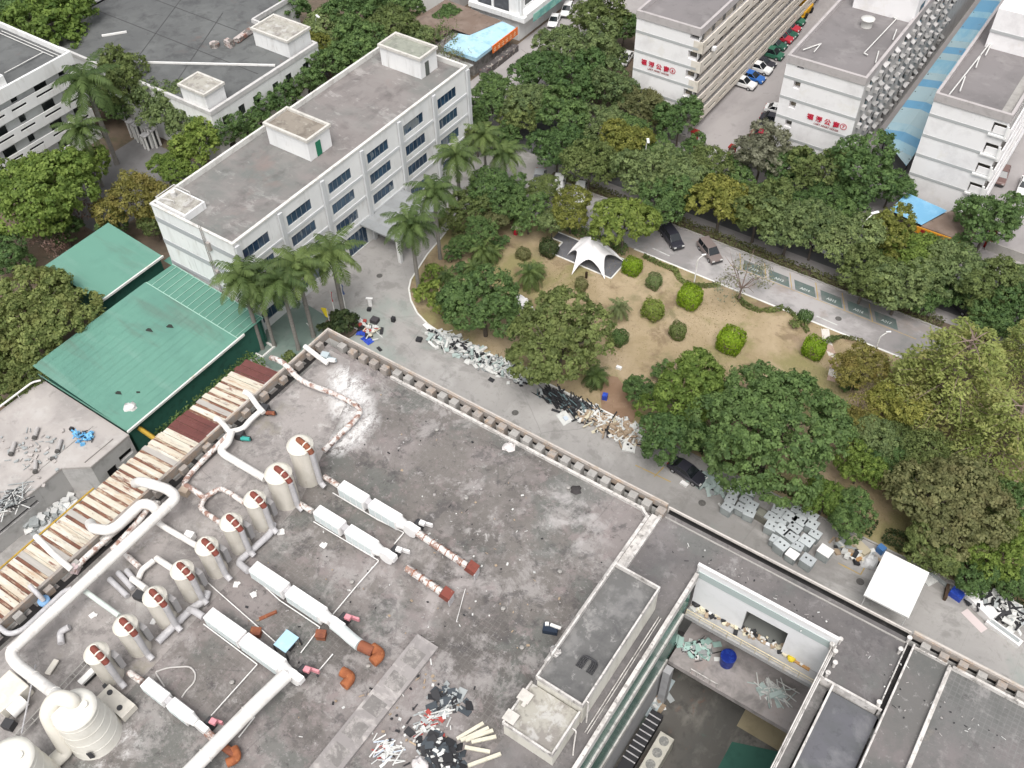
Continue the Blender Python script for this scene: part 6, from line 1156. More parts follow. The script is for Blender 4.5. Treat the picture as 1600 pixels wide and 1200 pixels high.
heap('debris', 'greenish plastic sheets and wire on the lower courtyard gallery, left side', [(1070, 1008), (1090, 1018), (1105, 1012)], 90, [M('mint_plastic', (.36, .52, .47), rough=.4), SCK, SCW, SCG], [(.6, .5, .04), (.5, .3, .2), (1.2, .06, .06, 1), (.7, .5, .04, 0)], 7.0, 41, .5, spread=.6)
heap('debris', 'spread of white lamp tubes at the right end of the lower courtyard gallery', [(1195, 1082), (1212, 1090), (1228, 1078)], 50, [SCW, SCG, SCGN], [(2.2, .09, .08, 0, -.5), (1.6, .08, .08, 0, .3), (1.0, .5, .06), (1.4, .1, .1, 2)], 7.0, 43, .6, spread=.6)
heap('debris', 'pale boards and rubbish on the courtyard floor by the left wall', [(1032, 1090), (1022, 1110)], 24, [SCG, SCW, SCB], [(.8, .5, .06), (.5, .3, .1)], .06, 45, .3, spread=.6)
heap('roof_litter', 'tiny pale litter strewn over the main factory roof', [(560, 640), (760, 760), (700, 860), (860, 840), (640, 960), (800, 960), (480, 900), (420, 1120)], 170, [SCW, M('litter_grey', (.34, .32, .31)), SCB, SCK], [(.16, .1, .04), (.1, .1, .05), (.3, .05, .03), (.22, .18, .03)], ZR, 61, .02, spread=3.2)
heap('roof_litter', 'tiny pale litter strewn over the annex roofs', [(1060, 840), (1200, 920), (1380, 1040), (1440, 1120), (1540, 1140)], 70, [SCW, M('litter_grey', (.34, .32, .31)), SCK], [(.16, .1, .04), (.1, .1, .05), (.3, .05, .03)], ZR, 63, .02, spread=1.2)
# ---- loose pieces
def slab(name, lab, cat, px, py, z, size, rz, m, group=None, rx=0., ry=0., extra=None, bevel=0):
    b = MB(); b.obox((0, 0, size[2]/2), size, rz, rx, ry)
    if extra: extra(b)
    return simple(name, lab, cat, b, m, P(px, py, z), group, bevel)
slab('white_sheet', 'white sheet with two dark holes lying at the end of the tan timber heap', 'panel', 983, 700, 0, (1.5, 1.3, .25), .35, [SCW, SCK], extra=lambda b: (b.m(1), b.obox((-.3, .2, .27), (.28, .28, .03), .35), b.obox((.3, -.1, .27), (.22, .22, .03), .35)))
slab('white_board', 'white board with a bluish smear leaning on the black bars', 'board', 882, 654, 0, (1.9, 1.3, .15), -.5, [SCW, MATS['scrap_bluewhite']], rx=.2, extra=lambda b: (b.m(1), b.obox((.2, 0, .2), (.6, .5, .1), -.5)))
slab('white_board', 'white board lying in the road near the kerb corner', 'board', 669, 511, 0, (1.6, .7, .06), -.3, WHB)
slab('black_box', 'small black bin standing on the road', 'bin', 615, 502, 0, (.5, .5, .75), .2, SCK, bevel=.04); slab('black_box', 'black square crate on the road before the grey scrap heap', 'crate', 655, 532, 0, (.75, .7, .4), .3, SCK, bevel=.04)
slab('black_box', 'black crate above the blue tarp', 'crate', 586, 503, 0, (1.0, .9, .6), .15, M('charcoal', (.06, .055, .06))); slab('road_bump', 'black rubber block beside the factory wall', 'block', 593, 546, 0, (.8, .4, .15), -.3, SCK)
slab('sign_stand', 'small green and white notice stand on the road near the round bed', 'sign', 579, 478, 0, (.5, .12, 1.5), .5, WHB, extra=lambda b: b.obox((0, 0, 1.4), (.9, .3, .1), .5)); slab('dark_block', 'dark block beside the notice stand', 'block', 577, 485, 0, (.5, .5, .4), .4, SCK)
b = MB(); b.smooth = True
def tarp(lab, px, py, sx, sy, rz, m, seed, h=.5):
    r = random.Random(seed); b = MB(); n = 7; R = Matrix.Rotation(rz, 3, 'Z'); vs = []
    for i in range(n):
        for j in range(n): vs.append(R @ Vector(((i/(n-1)-.5)*sx, (j/(n-1)-.5)*sy, .06+h*r.random()*(1-abs(i/(n-1)*2-1)*.8))))
    b.add(vs, [(i*n+j, (i+1)*n+j, (i+1)*n+j+1, i*n+j+1) for i in range(n-1) for j in range(n-1)]); return simple('tarp', lab, 'tarp', b, m, P(px, py, 0))
tarp('crumpled blue tarp nearer the round bed', 567, 521, 1.6, 1.2, .4, BLUET, 1); tarp('blue tarp lying flat against the factory wall', 574, 532, 1.7, 1.0, -.2, BLUET, 2, .2); tarp('white cloth spread beside the round bed', 566, 505, 2.6, .6, -.35, SCW, 3, .15); tarp('white crumpled sheet beside the blue tarp', 584, 515, .9, 1.3, .2, SCW, 4, .4)
slab('blue_crate', 'blue crate on the road at the right between the shelter and the white sheets', 'crate', 1493, 932, 0, (1.3, .9, .8), -.2, BLUET); slab('wood_frame', 'dark brown wooden frame beside the blue crate', 'frame', 1477, 928, 0, (.3, 1.7, .7), .15, M('dark_wood', (.07, .045, .03)))
slab('timber_beam', 'long grey beam by the kerb near the white shelter', 'beam', 1470, 910, 0, (2.6, .35, .3), -.25, SCG); slab('white_sheet', 'white sheets stacked at the right side of the white shelter', 'sheet', 1454, 905, 0, (1.2, 1.8, .2), -.5, SCW)
slab('white_trough', 'long white metal trough lying at the right edge of the road', 'trough', 1567, 990, 0, (3.6, .8, .5), -.25, [WHB, SCG], extra=lambda b: (b.m(1), b.obox((0, .05, .51), (3.1, .4, .02), -.25)))
slab('white_casing', 'large white metal casing at the front of the crumpled sheets', 'casing', 1532, 948, 0, (3.4, 1.7, .9), -.45, WHB); slab('pink_sheet', 'pale pinkish sheet lying flat on the road before the white casing', 'sheet', 1522, 970, 0, (2.6, .9, .05), -.45, M('pinkish', (.58, .50, .49)))
crumple('white_sack', 'round white sack beside the left edge of the white shelter', 'sack', 1359, 880, 0, .95, M('sack_white', (.66, .66, .66), [L((.4, .4, .4), 1.5, .52, .62, .7)], obj=True), .8)
slab('cream_cabinet', 'long cream cabinet lying behind the white sack', 'cabinet', 1340, 858, 0, (2.4, 1.0, .9), -.4, M('cream_cab', (.42, .37, .27)), bevel=.04); slab('orange_box', 'orange brown box in front of the cream cabinet', 'box', 1337, 872, 0, (1.1, .8, .4), -.3, M('tan_orange', (.38, .22, .10))); slab('blue_barrel', 'dark blue box tucked behind the white shelter', 'box', 1375, 862, 0, (.8, .7, .9), -.3, BLUEM)
slab('white_plank', 'short white plank on the road near the parked black car', 'plank', 1069, 757, 0, (.9, .5, .25), -.15, WHB); slab('grey_lintel', 'long thin pale board lying along the kerb by the metal boxes', 'board', 1130, 796, 0, (1.8, .2, .1), -.5, SCW)
slab('white_block', 'small white block lying in the dry park beside the olive tree', 'block', 967, 576, .1, (.7, .4, .35), .1, WHB); slab('blue_bin', 'small blue bin at the park edge by the bare path', 'bin', 945, 623, .1, (.6, .6, .8), .3, BLUET)
slab('wooden_post', 'short dark brown post in the dry grass below the white tent', 'post', 916, 434, .1, (.28, .28, 1.0), .1, M('post_brown', (.035, .022, .012)))
slab('litter_bin', 'small red bin with a slanted straw coloured lid under the park trees', 'bin', 806, 366, .1, (.5, .5, 1.0), .3, [REDL, SCY], extra=lambda b: (b.m(1), b.obox((0, 0, 1.15), (1.2, .5, .1), .6, .3)))
for i, (x, y, h_, l_, lab) in enumerate([(1030, 1100, .1, 6.0, 'long pale blue board on the courtyard floor by the left wall')]):
    b = MB(); b.obox((0, 0, .05), (1.0, 4.6, .08), 0); b.obox((-.9, -2.2, .1), (1.0, 2.4, .08), 0); simple('pale_board', lab, 'board', b, M('pale_blue_board', (.46, .53, .55), [L((.36, .42, .44), 1, .5, .65, .5)]), P(1030, 1090, .07))
T = thing('cooling_unit', 'long cream cooling unit with round fan grilles on the courtyard floor at the bottom edge', 'cooling unit', P(1027, 1185, .05)); o = T.location
m = MB(); m.box(o.x-.7, o.x+.7, o.y-4, o.y+1.5, .1, 2.4); part(T, 'casing', m, M('unit_cream', (.50, .48, .42), [L((.36, .34, .3), 1.2, .5, .66, .6)]), bevel=.05); m = MB()
for k in range(4): m.cyl((o.x, o.y+.8-k*1.25), .45, .45, 2.41, 2.45, 18)
part(T, 'fan_grille', m, M('grille', (.20, .20, .19), [L((.4, .39, .36), 6, .5, .6, .6)]))
T = thing('dark_platform', 'dark metal platform with slats under the cooling unit in the courtyard', 'platform', P(1012, 1165, .05)); o = T.location; m = MB(); m.box(o.x-1.2, o.x-.0, o.y-5, o.y+2.8, .06, 1.3); part(T, 'deck', m, SCK); m = MB()
for k in range(9): m.box(o.x-1.25, o.x, o.y-2.6+k*.6, o.y-2.5+k*.6, 1.3, 1.36)
part(T, 'slat', m, GREYD)
b = MB(); b.cyl((0, 0), .62, .7, 0, 1.35, 22); b.cyl((0, 0), .72, .72, 1.2, 1.42, 22); simple('blue_drum', 'big dark blue drum on the lower courtyard gallery', 'drum', b, M('deep_blue', (.012, .028, .21), [L((.03, .07, .35), 3, .5, .6, .6)], rough=.4), P(1135, 1036, 7.0))
b = MB(); b.lathe((0, 0, 0), [(.3, 0), (.42, .3), (.4, .5), (0, .52)], 14); simple('black_bucket', 'black bucket in the corner of the upper courtyard gallery', 'bucket', b, SCK, P(1088, 945, 13)); b = MB(); b.lathe((0, 0, 0), [(.3, 0), (.36, .35), (0, .4)], 12); simple('yellow_bucket', 'yellow bucket at the right end of the upper courtyard gallery', 'bucket', b, M('yel', (.65, .5, .04)), P(1236, 1030, 13)); slab('cardboard', 'flattened brown cardboard at the right end of the upper courtyard gallery', 'cardboard', 1250, 1036, 13, (1.8, .5, .15), -.05, M('card', (.42, .24, .10)))
for i, (px, py, rz, l_, lab) in enumerate([(735, 1143, 1.15, 2.3, 'cream slat at the left of the fan of slats'), (742, 1148, 1.05, 2.3, 'second cream slat from the left of the fan of slats'), (749, 1150, .98, 2.2, 'middle cream slat of the fan of slats'), (756, 1156, .85, 1.9, 'fourth cream slat in the fan of slats'), (746, 1172, .45, 1.9, 'cream slat lying flatter below the fan of slats'), (757, 1188, 1.0, 2.6, 'bent white strip at the foot of the small penthouse')]):
    b = MB(); b.obox((0, 0, .1), (l_, .26, .18), rz, 0, .03*i); simple('timber_batten', lab, 'batten', b, M('slat_cream', (.62, .59, .48), [L((.45, .42, .34), 1.5, .5, .66, .5)]), P(px, py, ZR+.05*i), 'cream slats by the small penthouse')
crumple('pale_stone', 'pale rounded sack at the bottom edge among the black scrap', 'sack', 655, 1196, ZR, .6, BAG, .6)
T = thing('yellow_beam', 'yellow steel beam from the green shed corner to the rusty lean-to', 'beam', P(230, 678, 3.6)); b = MB(); a = P(211, 664, 3.6); c_ = P(262, 699, 3.6); b.tube([a, c_], .32, 4); b.tube([a, (a.x, a.y, 0)], .14, 4); part(T, 'girder', b, YSTEEL)
crumple('white_rag', 'white torn bag lying on the big green roof near its lower corner', 'bag', 204, 637, 5.0, .75, M('rag', (.66, .65, .63), [L((.4, .38, .36), 2, .5, .6, .6)], obj=True), .55)
for i, (px, py, rz, l_, lab) in enumerate([(22, 702, -.9, 1.5, 'grey cylinder lying alone at the left of the low concrete roof'), (58, 678, -.9, 1.3, 'pale grey cylinder in the middle of the low concrete roof'), (94, 698, -.9, 1.5, 'grey cylinder with a dark end beside the blue frames'), (57, 730, -.7, 1.4, 'dark ended cylinder on the low concrete roof nearest the alley')]):
    d = Vector((math.cos(rz), math.sin(rz), 0)); b = MB(); b.tube([-d*l_/2+Vector((0, 0, .3)), d*l_/2+Vector((0, 0, .3))], .24, 10); b.m(1).tube([d*l_/2+Vector((0, 0, .3)), d*(l_/2+.3)+Vector((0, 0, .3))], .27, 10); simple('metal_cylinder', lab, 'cylinder', b, [M('cyl_grey', (.40, .38, .37)), M('cyl_dark', (.10, .095, .09))], P(px, py, 4.25))
slab('dark_can', 'small dark can on the low concrete roof above the blue frames', 'can', 113, 672, 4.25, (.4, .4, .4), .3, SCK); slab('dark_can', 'small dark block among rubble on the low concrete roof', 'block', 83, 718, 4.25, (.5, .4, .3), .6, M('cyl_dark', (.10, .095, .09)))
# ---- discarded metal cabinets on the road
def cab_proto(white=False):
    T = thing('metal_cabinet', 'x', 'cabinet', (0, 0, 0)); body = M('cab_grey', (.30, .325, .325), [L((.2, .21, .21), 1.4, .5, .66, .6), L((.35, .26, .18), 2, .66, .74, .4)], obj=True, rnd=.2); top = M('cab_top', (.47, .50, .51), [L((.36, .38, .385), 1.5, .5, .66, .6)], obj=True, rnd=.12)
    m = MB(); m.box(-.58, .58, -.5, .5, 0, 1.05); m.build('body', body, T, bevel=.02); m = MB(); m.box(-.62, .62, -.54, .54, 1.05, 1.17); m.build('lid', WHB if white else top, T, bevel=.02)
    if not white:
        for dx in (-.24, .24):
            h = MB(); h.cyl((dx, .05), .10, .10, 1.172, 1.185, 12); h.build('hole', SCK, T)
    m = MB(); m.box(-.4, .4, -.52, -.502, .2, .9); m.build('front_panel', M('cab_front', (.36, .39, .385)), T); return T
cabs = [(1152, 757, 'grey box half under the big tree behind the two left columns'), (1172, 768, 'grey box under the leaves behind the second column'), (1205, 808, 'grey box at the outer left side of the dense block'), (1212, 842, 'pale box on the left side of the dense block near the front'), (1256, 803, 'grey box under the foliage between the two back rows'), (1246, 853, 'grey box in the front centre of the dense block'), (1205, 822, 'lone grey box at the left edge of the dense block, second row'), (1274, 834, 'grey box at the right edge of the dense block, third row'), (1147, 768, 'first grey box of the two left columns, hard under the big tree'), (1142, 780, 'grey box with two holes, middle of the leftmost column'), (1137, 792, 'grey box at the road end of the leftmost column'), (1165, 780, 'grey box under the tree in the second column'), (1158, 793, 'grey box at the road end of the second column'), (1175, 789, 'small pale green box tucked beside the second column'), (1171, 801, 'single grey box with two holes next to the dark open case'), (1215, 796, 'grey box at the top left of the dense block'), (1230, 802, 'grey box behind the leaning pair in the dense block'), (1246, 796, 'grey box at the top middle of the dense block, under foliage'), (1269, 806, 'grey box at the top right corner of the dense block'), (1221, 812, 'pale box left of the dense block, third row'), (1234, 810, 'box leaning on the pale box in the dense block'), (1250, 814, 'grey box in the middle of the dense block'), (1268, 820, 'grey box on the right side of the dense block'), (1221, 829, 'pale long box on the left side of the dense block'), (1241, 827, 'grey box with holes in the centre of the dense block'), (1236, 839, 'grey box in the centre column nearest the front'), (1221, 852, 'large pale box at the front left corner of the dense block'), (1260, 846, 'dull brownish box on the right side of the dense block'), (1238, 866, 'plain white topped box in front of the dense block'), (1262, 876, 'pinkish white box with two holes standing apart at the front'), (1289, 862, 'cream topped box standing apart at the right of the block')]
cp = cab_proto(); cpw = cab_proto(True); used = {'g': False, 'w': False}
for i, (px, py, lab) in enumerate(cabs):
    wh = 'white topped' in lab or 'cream topped' in lab; pr = cpw if wh else cp; key = 'w' if wh else 'g'
    p = P(px, py, 1.1); p.z = 0.012; rz = math.radians(random.choice([0, 0, 5, -6]) - (8 if i > 19 else 0)); sc = 1.15 if 'large' in lab or i > 19 else random.uniform(.92, 1.05)
    if not used[key]:
        used[key] = True; pr.location = p; pr.rotation_euler = (0, 0, rz); pr['label'] = lab; pr['group'] = 'discarded metal boxes on the road'
        KID[pr.name] = [(c, kids(c)) for c in kids(pr)]
    else: dup(pr, p, rz, sc, lab, 'discarded metal boxes on the road')
T = thing('open_case', 'dark open metal case between the left columns and the dense block of boxes', 'case', P(1190, 810, 0)); o = T.location; m = MB(); m.obox(o+Vector((0, 0, .5)), (1.5, 1.2, 1.0), -.1); part(T, 'body', m, M('case_olive', (.17, .165, .14)), bevel=.03); m = MB(); m.obox(o+Vector((-.1, 0, 1.01)), (1.1, .8, .02), -.1); part(T, 'opening', m, M('case_in', (.24, .24, .2))); m = MB(); m.obox(o+Vector((.95, 0, .5)), (.35, 1.1, .9), -.1); part(T, 'door', m, SCK)
# ================================================================ vehicles
TYRE = M('tyre', (.015, .015, .016)); CGL = M('car_glass', (.012, .015, .018), rough=.08, spec=.6); HUB = M('wheel_rim', (.35, .35, .36), rough=.4); LIT = M('headlight', (.6, .6, .58), rough=.2); TAILM = M('tail_light', (.3, .01, .01), rough=.3)
def paint(n, c): return M('car_paint_'+n, c, rough=.3, spec=.5)
BASEP = paint('base', (.7, .7, .7))
def car_proto(kind):
    L_, Wd = (4.5, 1.8); T = thing('parked_car', 'x', 'car', (0, 0, 0))
    if kind == 'van': body = [(-2.2, .35), (-2.25, .9), (-2.15, 1.0), (1.0, 1.0), (2.1, .85), (2.25, .6), (2.2, .3)]; cab = [(-2.1, 1.0), (-1.95, 1.72), (.55, 1.72), (1.3, 1.0)]
    elif kind == 'suv': body = [(-2.25, .4), (-2.3, .85), (-2.2, 1.0), (.9, 1.02), (2.15, .9), (2.3, .65), (2.2, .35)]; cab = [(-2.15, 1.0), (-1.75, 1.58), (.25, 1.62), (1.05, 1.0)]
    else: body = [(-2.25, .35), (-2.3, .75), (-2.15, .92), (.9, .9), (2.1, .75), (2.3, .55), (2.2, .28)]; cab = [(-1.75, .92), (-1.05, 1.4), (.2, 1.42), (1.05, .9)]
    w = .88
    def side(mb, pr, w0, w1, ztop):
        n = len(pr); v = []
        for s_ in (-1, 1):
            for x, z in pr: ww = w0+(w1-w0)*(max(0, z-pr[0][1])/max(.01, ztop-pr[0][1])); v.append((x, s_*ww, z))
        mb.add(v, [tuple(range(n-1, -1, -1)), tuple(range(n, 2*n))]+[(i, (i+1) % n, n+(i+1) % n, n+i) for i in range(n)])
    m = MB(); side(m, body, w, w, 1.0); m.build('body', BASEP, T, bevel=.08)
    m = MB(); side(m, cab, w-.06, w-.22, cab[1][1]); m.build('window_band', CGL, T, bevel=.03)
    m = MB(); r0, r1 = cab[1], cab[2]; m.box(r0[0]+.02, r1[0]-.02, -(w-.20), w-.20, r0[1]-.02, r0[1]+.045); 
    for s_ in (-1, 1):
        for (a, b) in ((cab[0], cab[1]), (cab[3], cab[2])): m.tube([(a[0]+(.06 if a is cab[0] else -.06), s_*(w-.06), a[1]), (b[0], s_*(w-.2), b[1])], .05, 4)
        mid = (cab[1][0]+cab[2][0])/2; m.tube([(mid-.1, s_*(w-.055), cab[0][1]), (mid, s_*(w-.205), cab[1][1])], .045, 4)
    m.build('roof', BASEP, T, bevel=.02)
    for x in (-1.4, 1.38):
        for s_ in (-1, 1):
            m = MB(); m.tube([(x, s_*(w-.18), .33), (x, s_*(w+.02), .33)], .33, 14); wh = m.build('wheel', TYRE, T); m = MB(); m.tube([(x, s_*(w+.0), .33), (x, s_*(w+.035), .33)], .2, 10); m.build('rim', HUB, wh)
    for s_ in (-1, 1):
        m = MB(); m.obox((2.2, s_*.62, .66), (.16, .36, .14)); m.build('headlight', LIT, T); m = MB(); m.obox((-2.26, s_*.66, .78), (.1, .3, .16)); m.build('tail_light', TAILM, T)
    m = MB(); m.box(2.2, 2.32, -.8, .8, .3, .5); m.build('bumper', DARK, T); return T
CP = {k: car_proto(k) for k in ('sedan', 'suv', 'van')}; cused = set()
wht = (.74, .74, .73); CARS = [
 ('suv', 1161, 129, 'wh', wht, 0, 'white car at the near end of the row along the first apartment block'), ('sedan', 1175, 119, 'blue', (.03, .13, .42), 0, 'blue car parked beside the nearest white car'), ('suv', 1186, 106, 'wh', wht, 0, 'second white car in the apartment row, behind the blue car'), ('sedan', 1192, 97, 'dk', (.03, .03, .04), 0, 'dark car between the white car and the red and green cars'),
 ('van', 1205, 83, 'grn', (.03, .13, .08), 0, 'red and green taxi like car in the apartment row with a pale roof'), ('sedan', 1210, 68, 'dgrn', (.02, .09, .06), 0, 'dark green car in the apartment row'), ('sedan', 1220, 57, 'red', (.42, .03, .05), 0, 'red and white car in the apartment row'), ('sedan', 1227, 50, 'dgrn', (.02, .09, .06), 0, 'second dark green car in the apartment row'), ('sedan', 1232, 41, 'red', (.42, .03, .05), 0, 'red car near the far end of the apartment row'), ('van', 1239, 30, 'grn', (.04, .14, .09), 0, 'green van at the far end of the apartment row'),
 ('sedan', 1195, 212, 'red2', (.36, .02, .04), 10, 'red car half hidden by trees in front of the middle apartment block'), ('sedan', 1206, 200, 'dk', (.03, .03, .035), 10, 'black car next to the red car by the middle block'), ('sedan', 1210, 186, 'dk', (.025, .027, .03), 10, 'black car behind the first black car by the middle block'), ('sedan', 1217, 171, 'wh', wht, 10, 'white car tucked against the middle apartment block'),
 ('van', 1050, 371, 'dk', (.012, .014, .016), 145, 'black van parked on the park lane under the trees'), ('van', 1109, 392, 'tau', (.19, .155, .145), 145, 'taupe van parked on the park lane beside the black van'), ('suv', 873, 289, 'wh', wht, 115, 'white car with a lit looking roof parked at the left on the park lane'), ('suv', 906, 301, 'wh', wht, 115, 'white car with a sun roof parked second on the park lane'), ('sedan', 842, 278, 'sil', (.32, .33, .34), 115, 'silver car glimpsed behind the palm on the park lane'), ('sedan', 805, 300, 'sil', (.34, .35, .36), 110, 'pale silver car half hidden under the park trees by the palm'),
 ('suv', 886, 15, 'wh', wht, 110, 'white car at the top edge beside the street building'), ('sedan', 866, 31, 'wh', (.55, .55, .55), 110, 'silver white car below the top edge near the orange sign'), ('sedan', 978, 90, 'wh', wht, 100, 'white car behind the trees left of the first apartment block'), ('suv', 1565, 274, 'br', (.16, .10, .09), 95, 'brownish red car on the yard right of the right apartment block'), ('sedan', 1602, 290, 'wh', wht, 95, 'white car cut by the right edge beside the apartment yard'),
 ('sedan', 1074, 736, 'dk', (.012, .014, .016), 172, 'black car on the factory road under the big dark tree'), ('van', 1292, 388, 'wh', wht, 160, 'white van on the street glimpsed between the roadside trees'), ('suv', 1498, 474, 'dk', (.012, .014, .018), 160, 'black car on the street under the roadside trees at the right'), ('sedan', 1420, 452, 'sil', (.4, .4, .41), 160, 'pale car on the street hidden among roadside trees'), ('sedan', 985, 262, 'dk', (.04, .04, .05), -15, 'dark car on the street seen through the roadside trees')]
for k, px, py, pn, col, rz, lab in CARS:
    p = P(px, py, .7); p.z = .02; pr = CP[k]; mp = {'car_paint_base': paint(pn, col)}; r = math.radians(rz if rz < 90 else -(180-rz) if 0 else rz)
    if rz >= 90: r = math.radians(180-rz+90) if 0 else math.radians(-(180-rz))
    if k not in cused:
        cused.add(k); pr.location = p; pr.rotation_euler = (0, 0, r); pr['label'] = lab
        KID[pr.name] = [(c, kids(c)) for c in kids(pr)]
        for c, _ in KID[pr.name]:
            if c.name.startswith(('body', 'roof')): c.material_slots[0].link = 'OBJECT'; c.material_slots[0].material = mp['car_paint_base']
    else:
        d = dup(pr, p, r, 1.0, lab)
        for c in d.children:
            if c.name.startswith(('body', 'roof')): c.material_slots[0].link = 'OBJECT'; c.material_slots[0].material = mp['car_paint_base']
c = P(1253, 22, 0); T = thing('loader', 'yellow loader at the far end of the apartment yard, top edge', 'digger', (c.x, c.y, 0)); m = MB(); m.box(c.x-1.2, c.x+1.2, c.y-2, c.y+2, .5, 1.5); m.box(c.x-.8, c.x+.8, c.y-.8, c.y+.8, 1.5, 2.7); part(T, 'body', m, M('loader_yellow', (.55, .30, .02)), bevel=.1); m = MB()
for dx in (-1.2, 1.2):
    for dy in (-1.3, 1.3): m.tube([(c.x+dx-.2, c.y+dy, .55), (c.x+dx+.2, c.y+dy, .55)], .55, 12)
part(T, 'wheel', m, TYRE); m = MB(); m.obox((c.x, c.y-2.9, .6), (2.4, .9, .7)); m.obox((c.x-.7, c.y-2.2, 1.0), (.2, 1.6, .2)); m.obox((c.x+.7, c.y-2.2, 1.0), (.2, 1.6, .2)); part(T, 'bucket', m, MATS['loader_yellow'])
# ================================================================ vegetation
def leafmesh(name, pts, nrm, size, tone, asp=.6, m=None, jit=.9, curve=.0):
    """diamond leaves: pts (n,3), nrm (n,3) outward bias, size (n,), tone (n,)"""
    n = len(pts); N = nrm+rng.normal(0, jit, (n, 3)); N /= np.linalg.norm(N, axis=1)[:, None]+1e-9
    A = np.cross(N, rng.normal(0, 1, (n, 3))); A /= np.linalg.norm(A, axis=1)[:, None]+1e-9; B_ = np.cross(N, A)
    s_ = size[:, None]; V = np.stack([pts-A*s_, pts-B_*s_*asp+N*s_*.15, pts+A*s_, pts+B_*s_*asp+N*s_*.15], 1).reshape(-1, 3)
    return fastmesh(name, V, np.arange(4*n).reshape(n, 4), tone, m)
def fastmesh(name, V, Fc, tone, m):
    me = bpy.data.meshes.new(name); n = len(Fc); me.vertices.add(len(V)); me.vertices.foreach_set('co', V.astype(np.float32).ravel()); me.loops.add(4*n); me.loops.foreach_set('vertex_index', Fc.astype(np.int32).ravel()); me.polygons.add(n); me.polygons.foreach_set('loop_start', np.arange(0, 4*n, 4, dtype=np.int32)); me.polygons.foreach_set('loop_total', np.full(n, 4, dtype=np.int32))
    at_ = me.attributes.new('tone', 'FLOAT', 'FACE'); at_.data.foreach_set('value', tone.astype(np.float32)); me.materials.append(m); me.update(); me.validate(); return me
def crown(R, lobes, ncl, per, leaf, cr, tone_sd=.25, flat=.8, low=-.35, inner=.12, seed=0):
    """lumpy crown: leaf clumps on overlapping lobes -> arrays"""
    r = np.random.default_rng(seed); C = []; 
    for i in range(lobes):
        a = r.uniform(0, 6.283); u = r.uniform(-.5, .85); d = R*r.uniform(.3, .82); rr = R*r.uniform(.2, .5)
        C.append((d*math.cos(a)*math.sqrt(1-u*u), d*math.sin(a)*math.sqrt(1-u*u), d*u*flat, rr))
    C.append((0, 0, 0, R*.6)); C = np.array(C); w_ = C[:, 3]**2; w_ /= w_.sum(); P_, N_, S_, T_ = [], [], [], []; cnt = 0; tries = 0
    while cnt < ncl and tries < ncl*12:
        tries += 1; k_ = r.choice(len(C), p=w_); d = r.normal(0, 1, 3); d /= np.linalg.norm(d)
        if d[2] < low: continue
        p = C[k_, :3]+d*C[k_, 3]*r.uniform(.85, 1.08)*np.array([1, 1, flat]); dist = np.linalg.norm((p-C[:, :3])/np.array([1, 1, flat]), axis=1)/C[:, 3]
        if (dist < .78).any() and r.random() > inner: continue
        cnt += 1; m_ = max(4, int(per*r.uniform(.6, 1.4))); o_ = r.normal(0, 1, (m_, 3)); o_ /= np.linalg.norm(o_, axis=1)[:, None]; o_[:, 2] = np.abs(o_[:, 2])*r.choice([1, 1, 1, -1], m_); q = p+o_*cr*r.uniform(.55, 1.35, m_)[:, None]*np.array([1.1, 1.1, .85]); P_.append(q); N_.append(o_*1.3+d*.6+np.array([0, 0, .35])); S_.append(leaf*r.uniform(.65, 1.35, m_)); t = r.normal(.5, tone_sd); T_.append(np.clip(t+r.normal(0, .13, m_), 0, 1))
    return np.concatenate(P_), np.concatenate(N_), np.concatenate(S_), np.concatenate(T_)
def limbs(h, R, r0, n, seed, spread=.8, zc=None):
    r = random.Random(seed); b = MB(); zc = zc or h; top = Vector((r.uniform(-.2, .2), r.uniform(-.2, .2), h*.55)); b.tube([(0, 0, -.1), (r.uniform(-.1, .1), r.uniform(-.1, .1), h*.3), top], [r0, r0*.8, r0*.62], 8)
    for i in range(n):
        a = 6.283*i/n+r.uniform(-.3, .3); e = Vector((math.cos(a)*R*spread*r.uniform(.6, 1), math.sin(a)*R*spread*r.uniform(.6, 1), zc+R*r.uniform(-.1, .55))); mid = top.lerp(e, .5)+Vector((0, 0, R*.12)); b.tube([top-Vector((0, 0, .2)), mid, e], [r0*.5, r0*.3, r0*.08], 6)
        for k_ in range(2): e2 = mid+Vector((r.uniform(-1, 1)*R*.5, r.uniform(-1, 1)*R*.5, R*r.uniform(.1, .5))); b.tube([mid, e2], [r0*.22, r0*.05], 5)
    return b
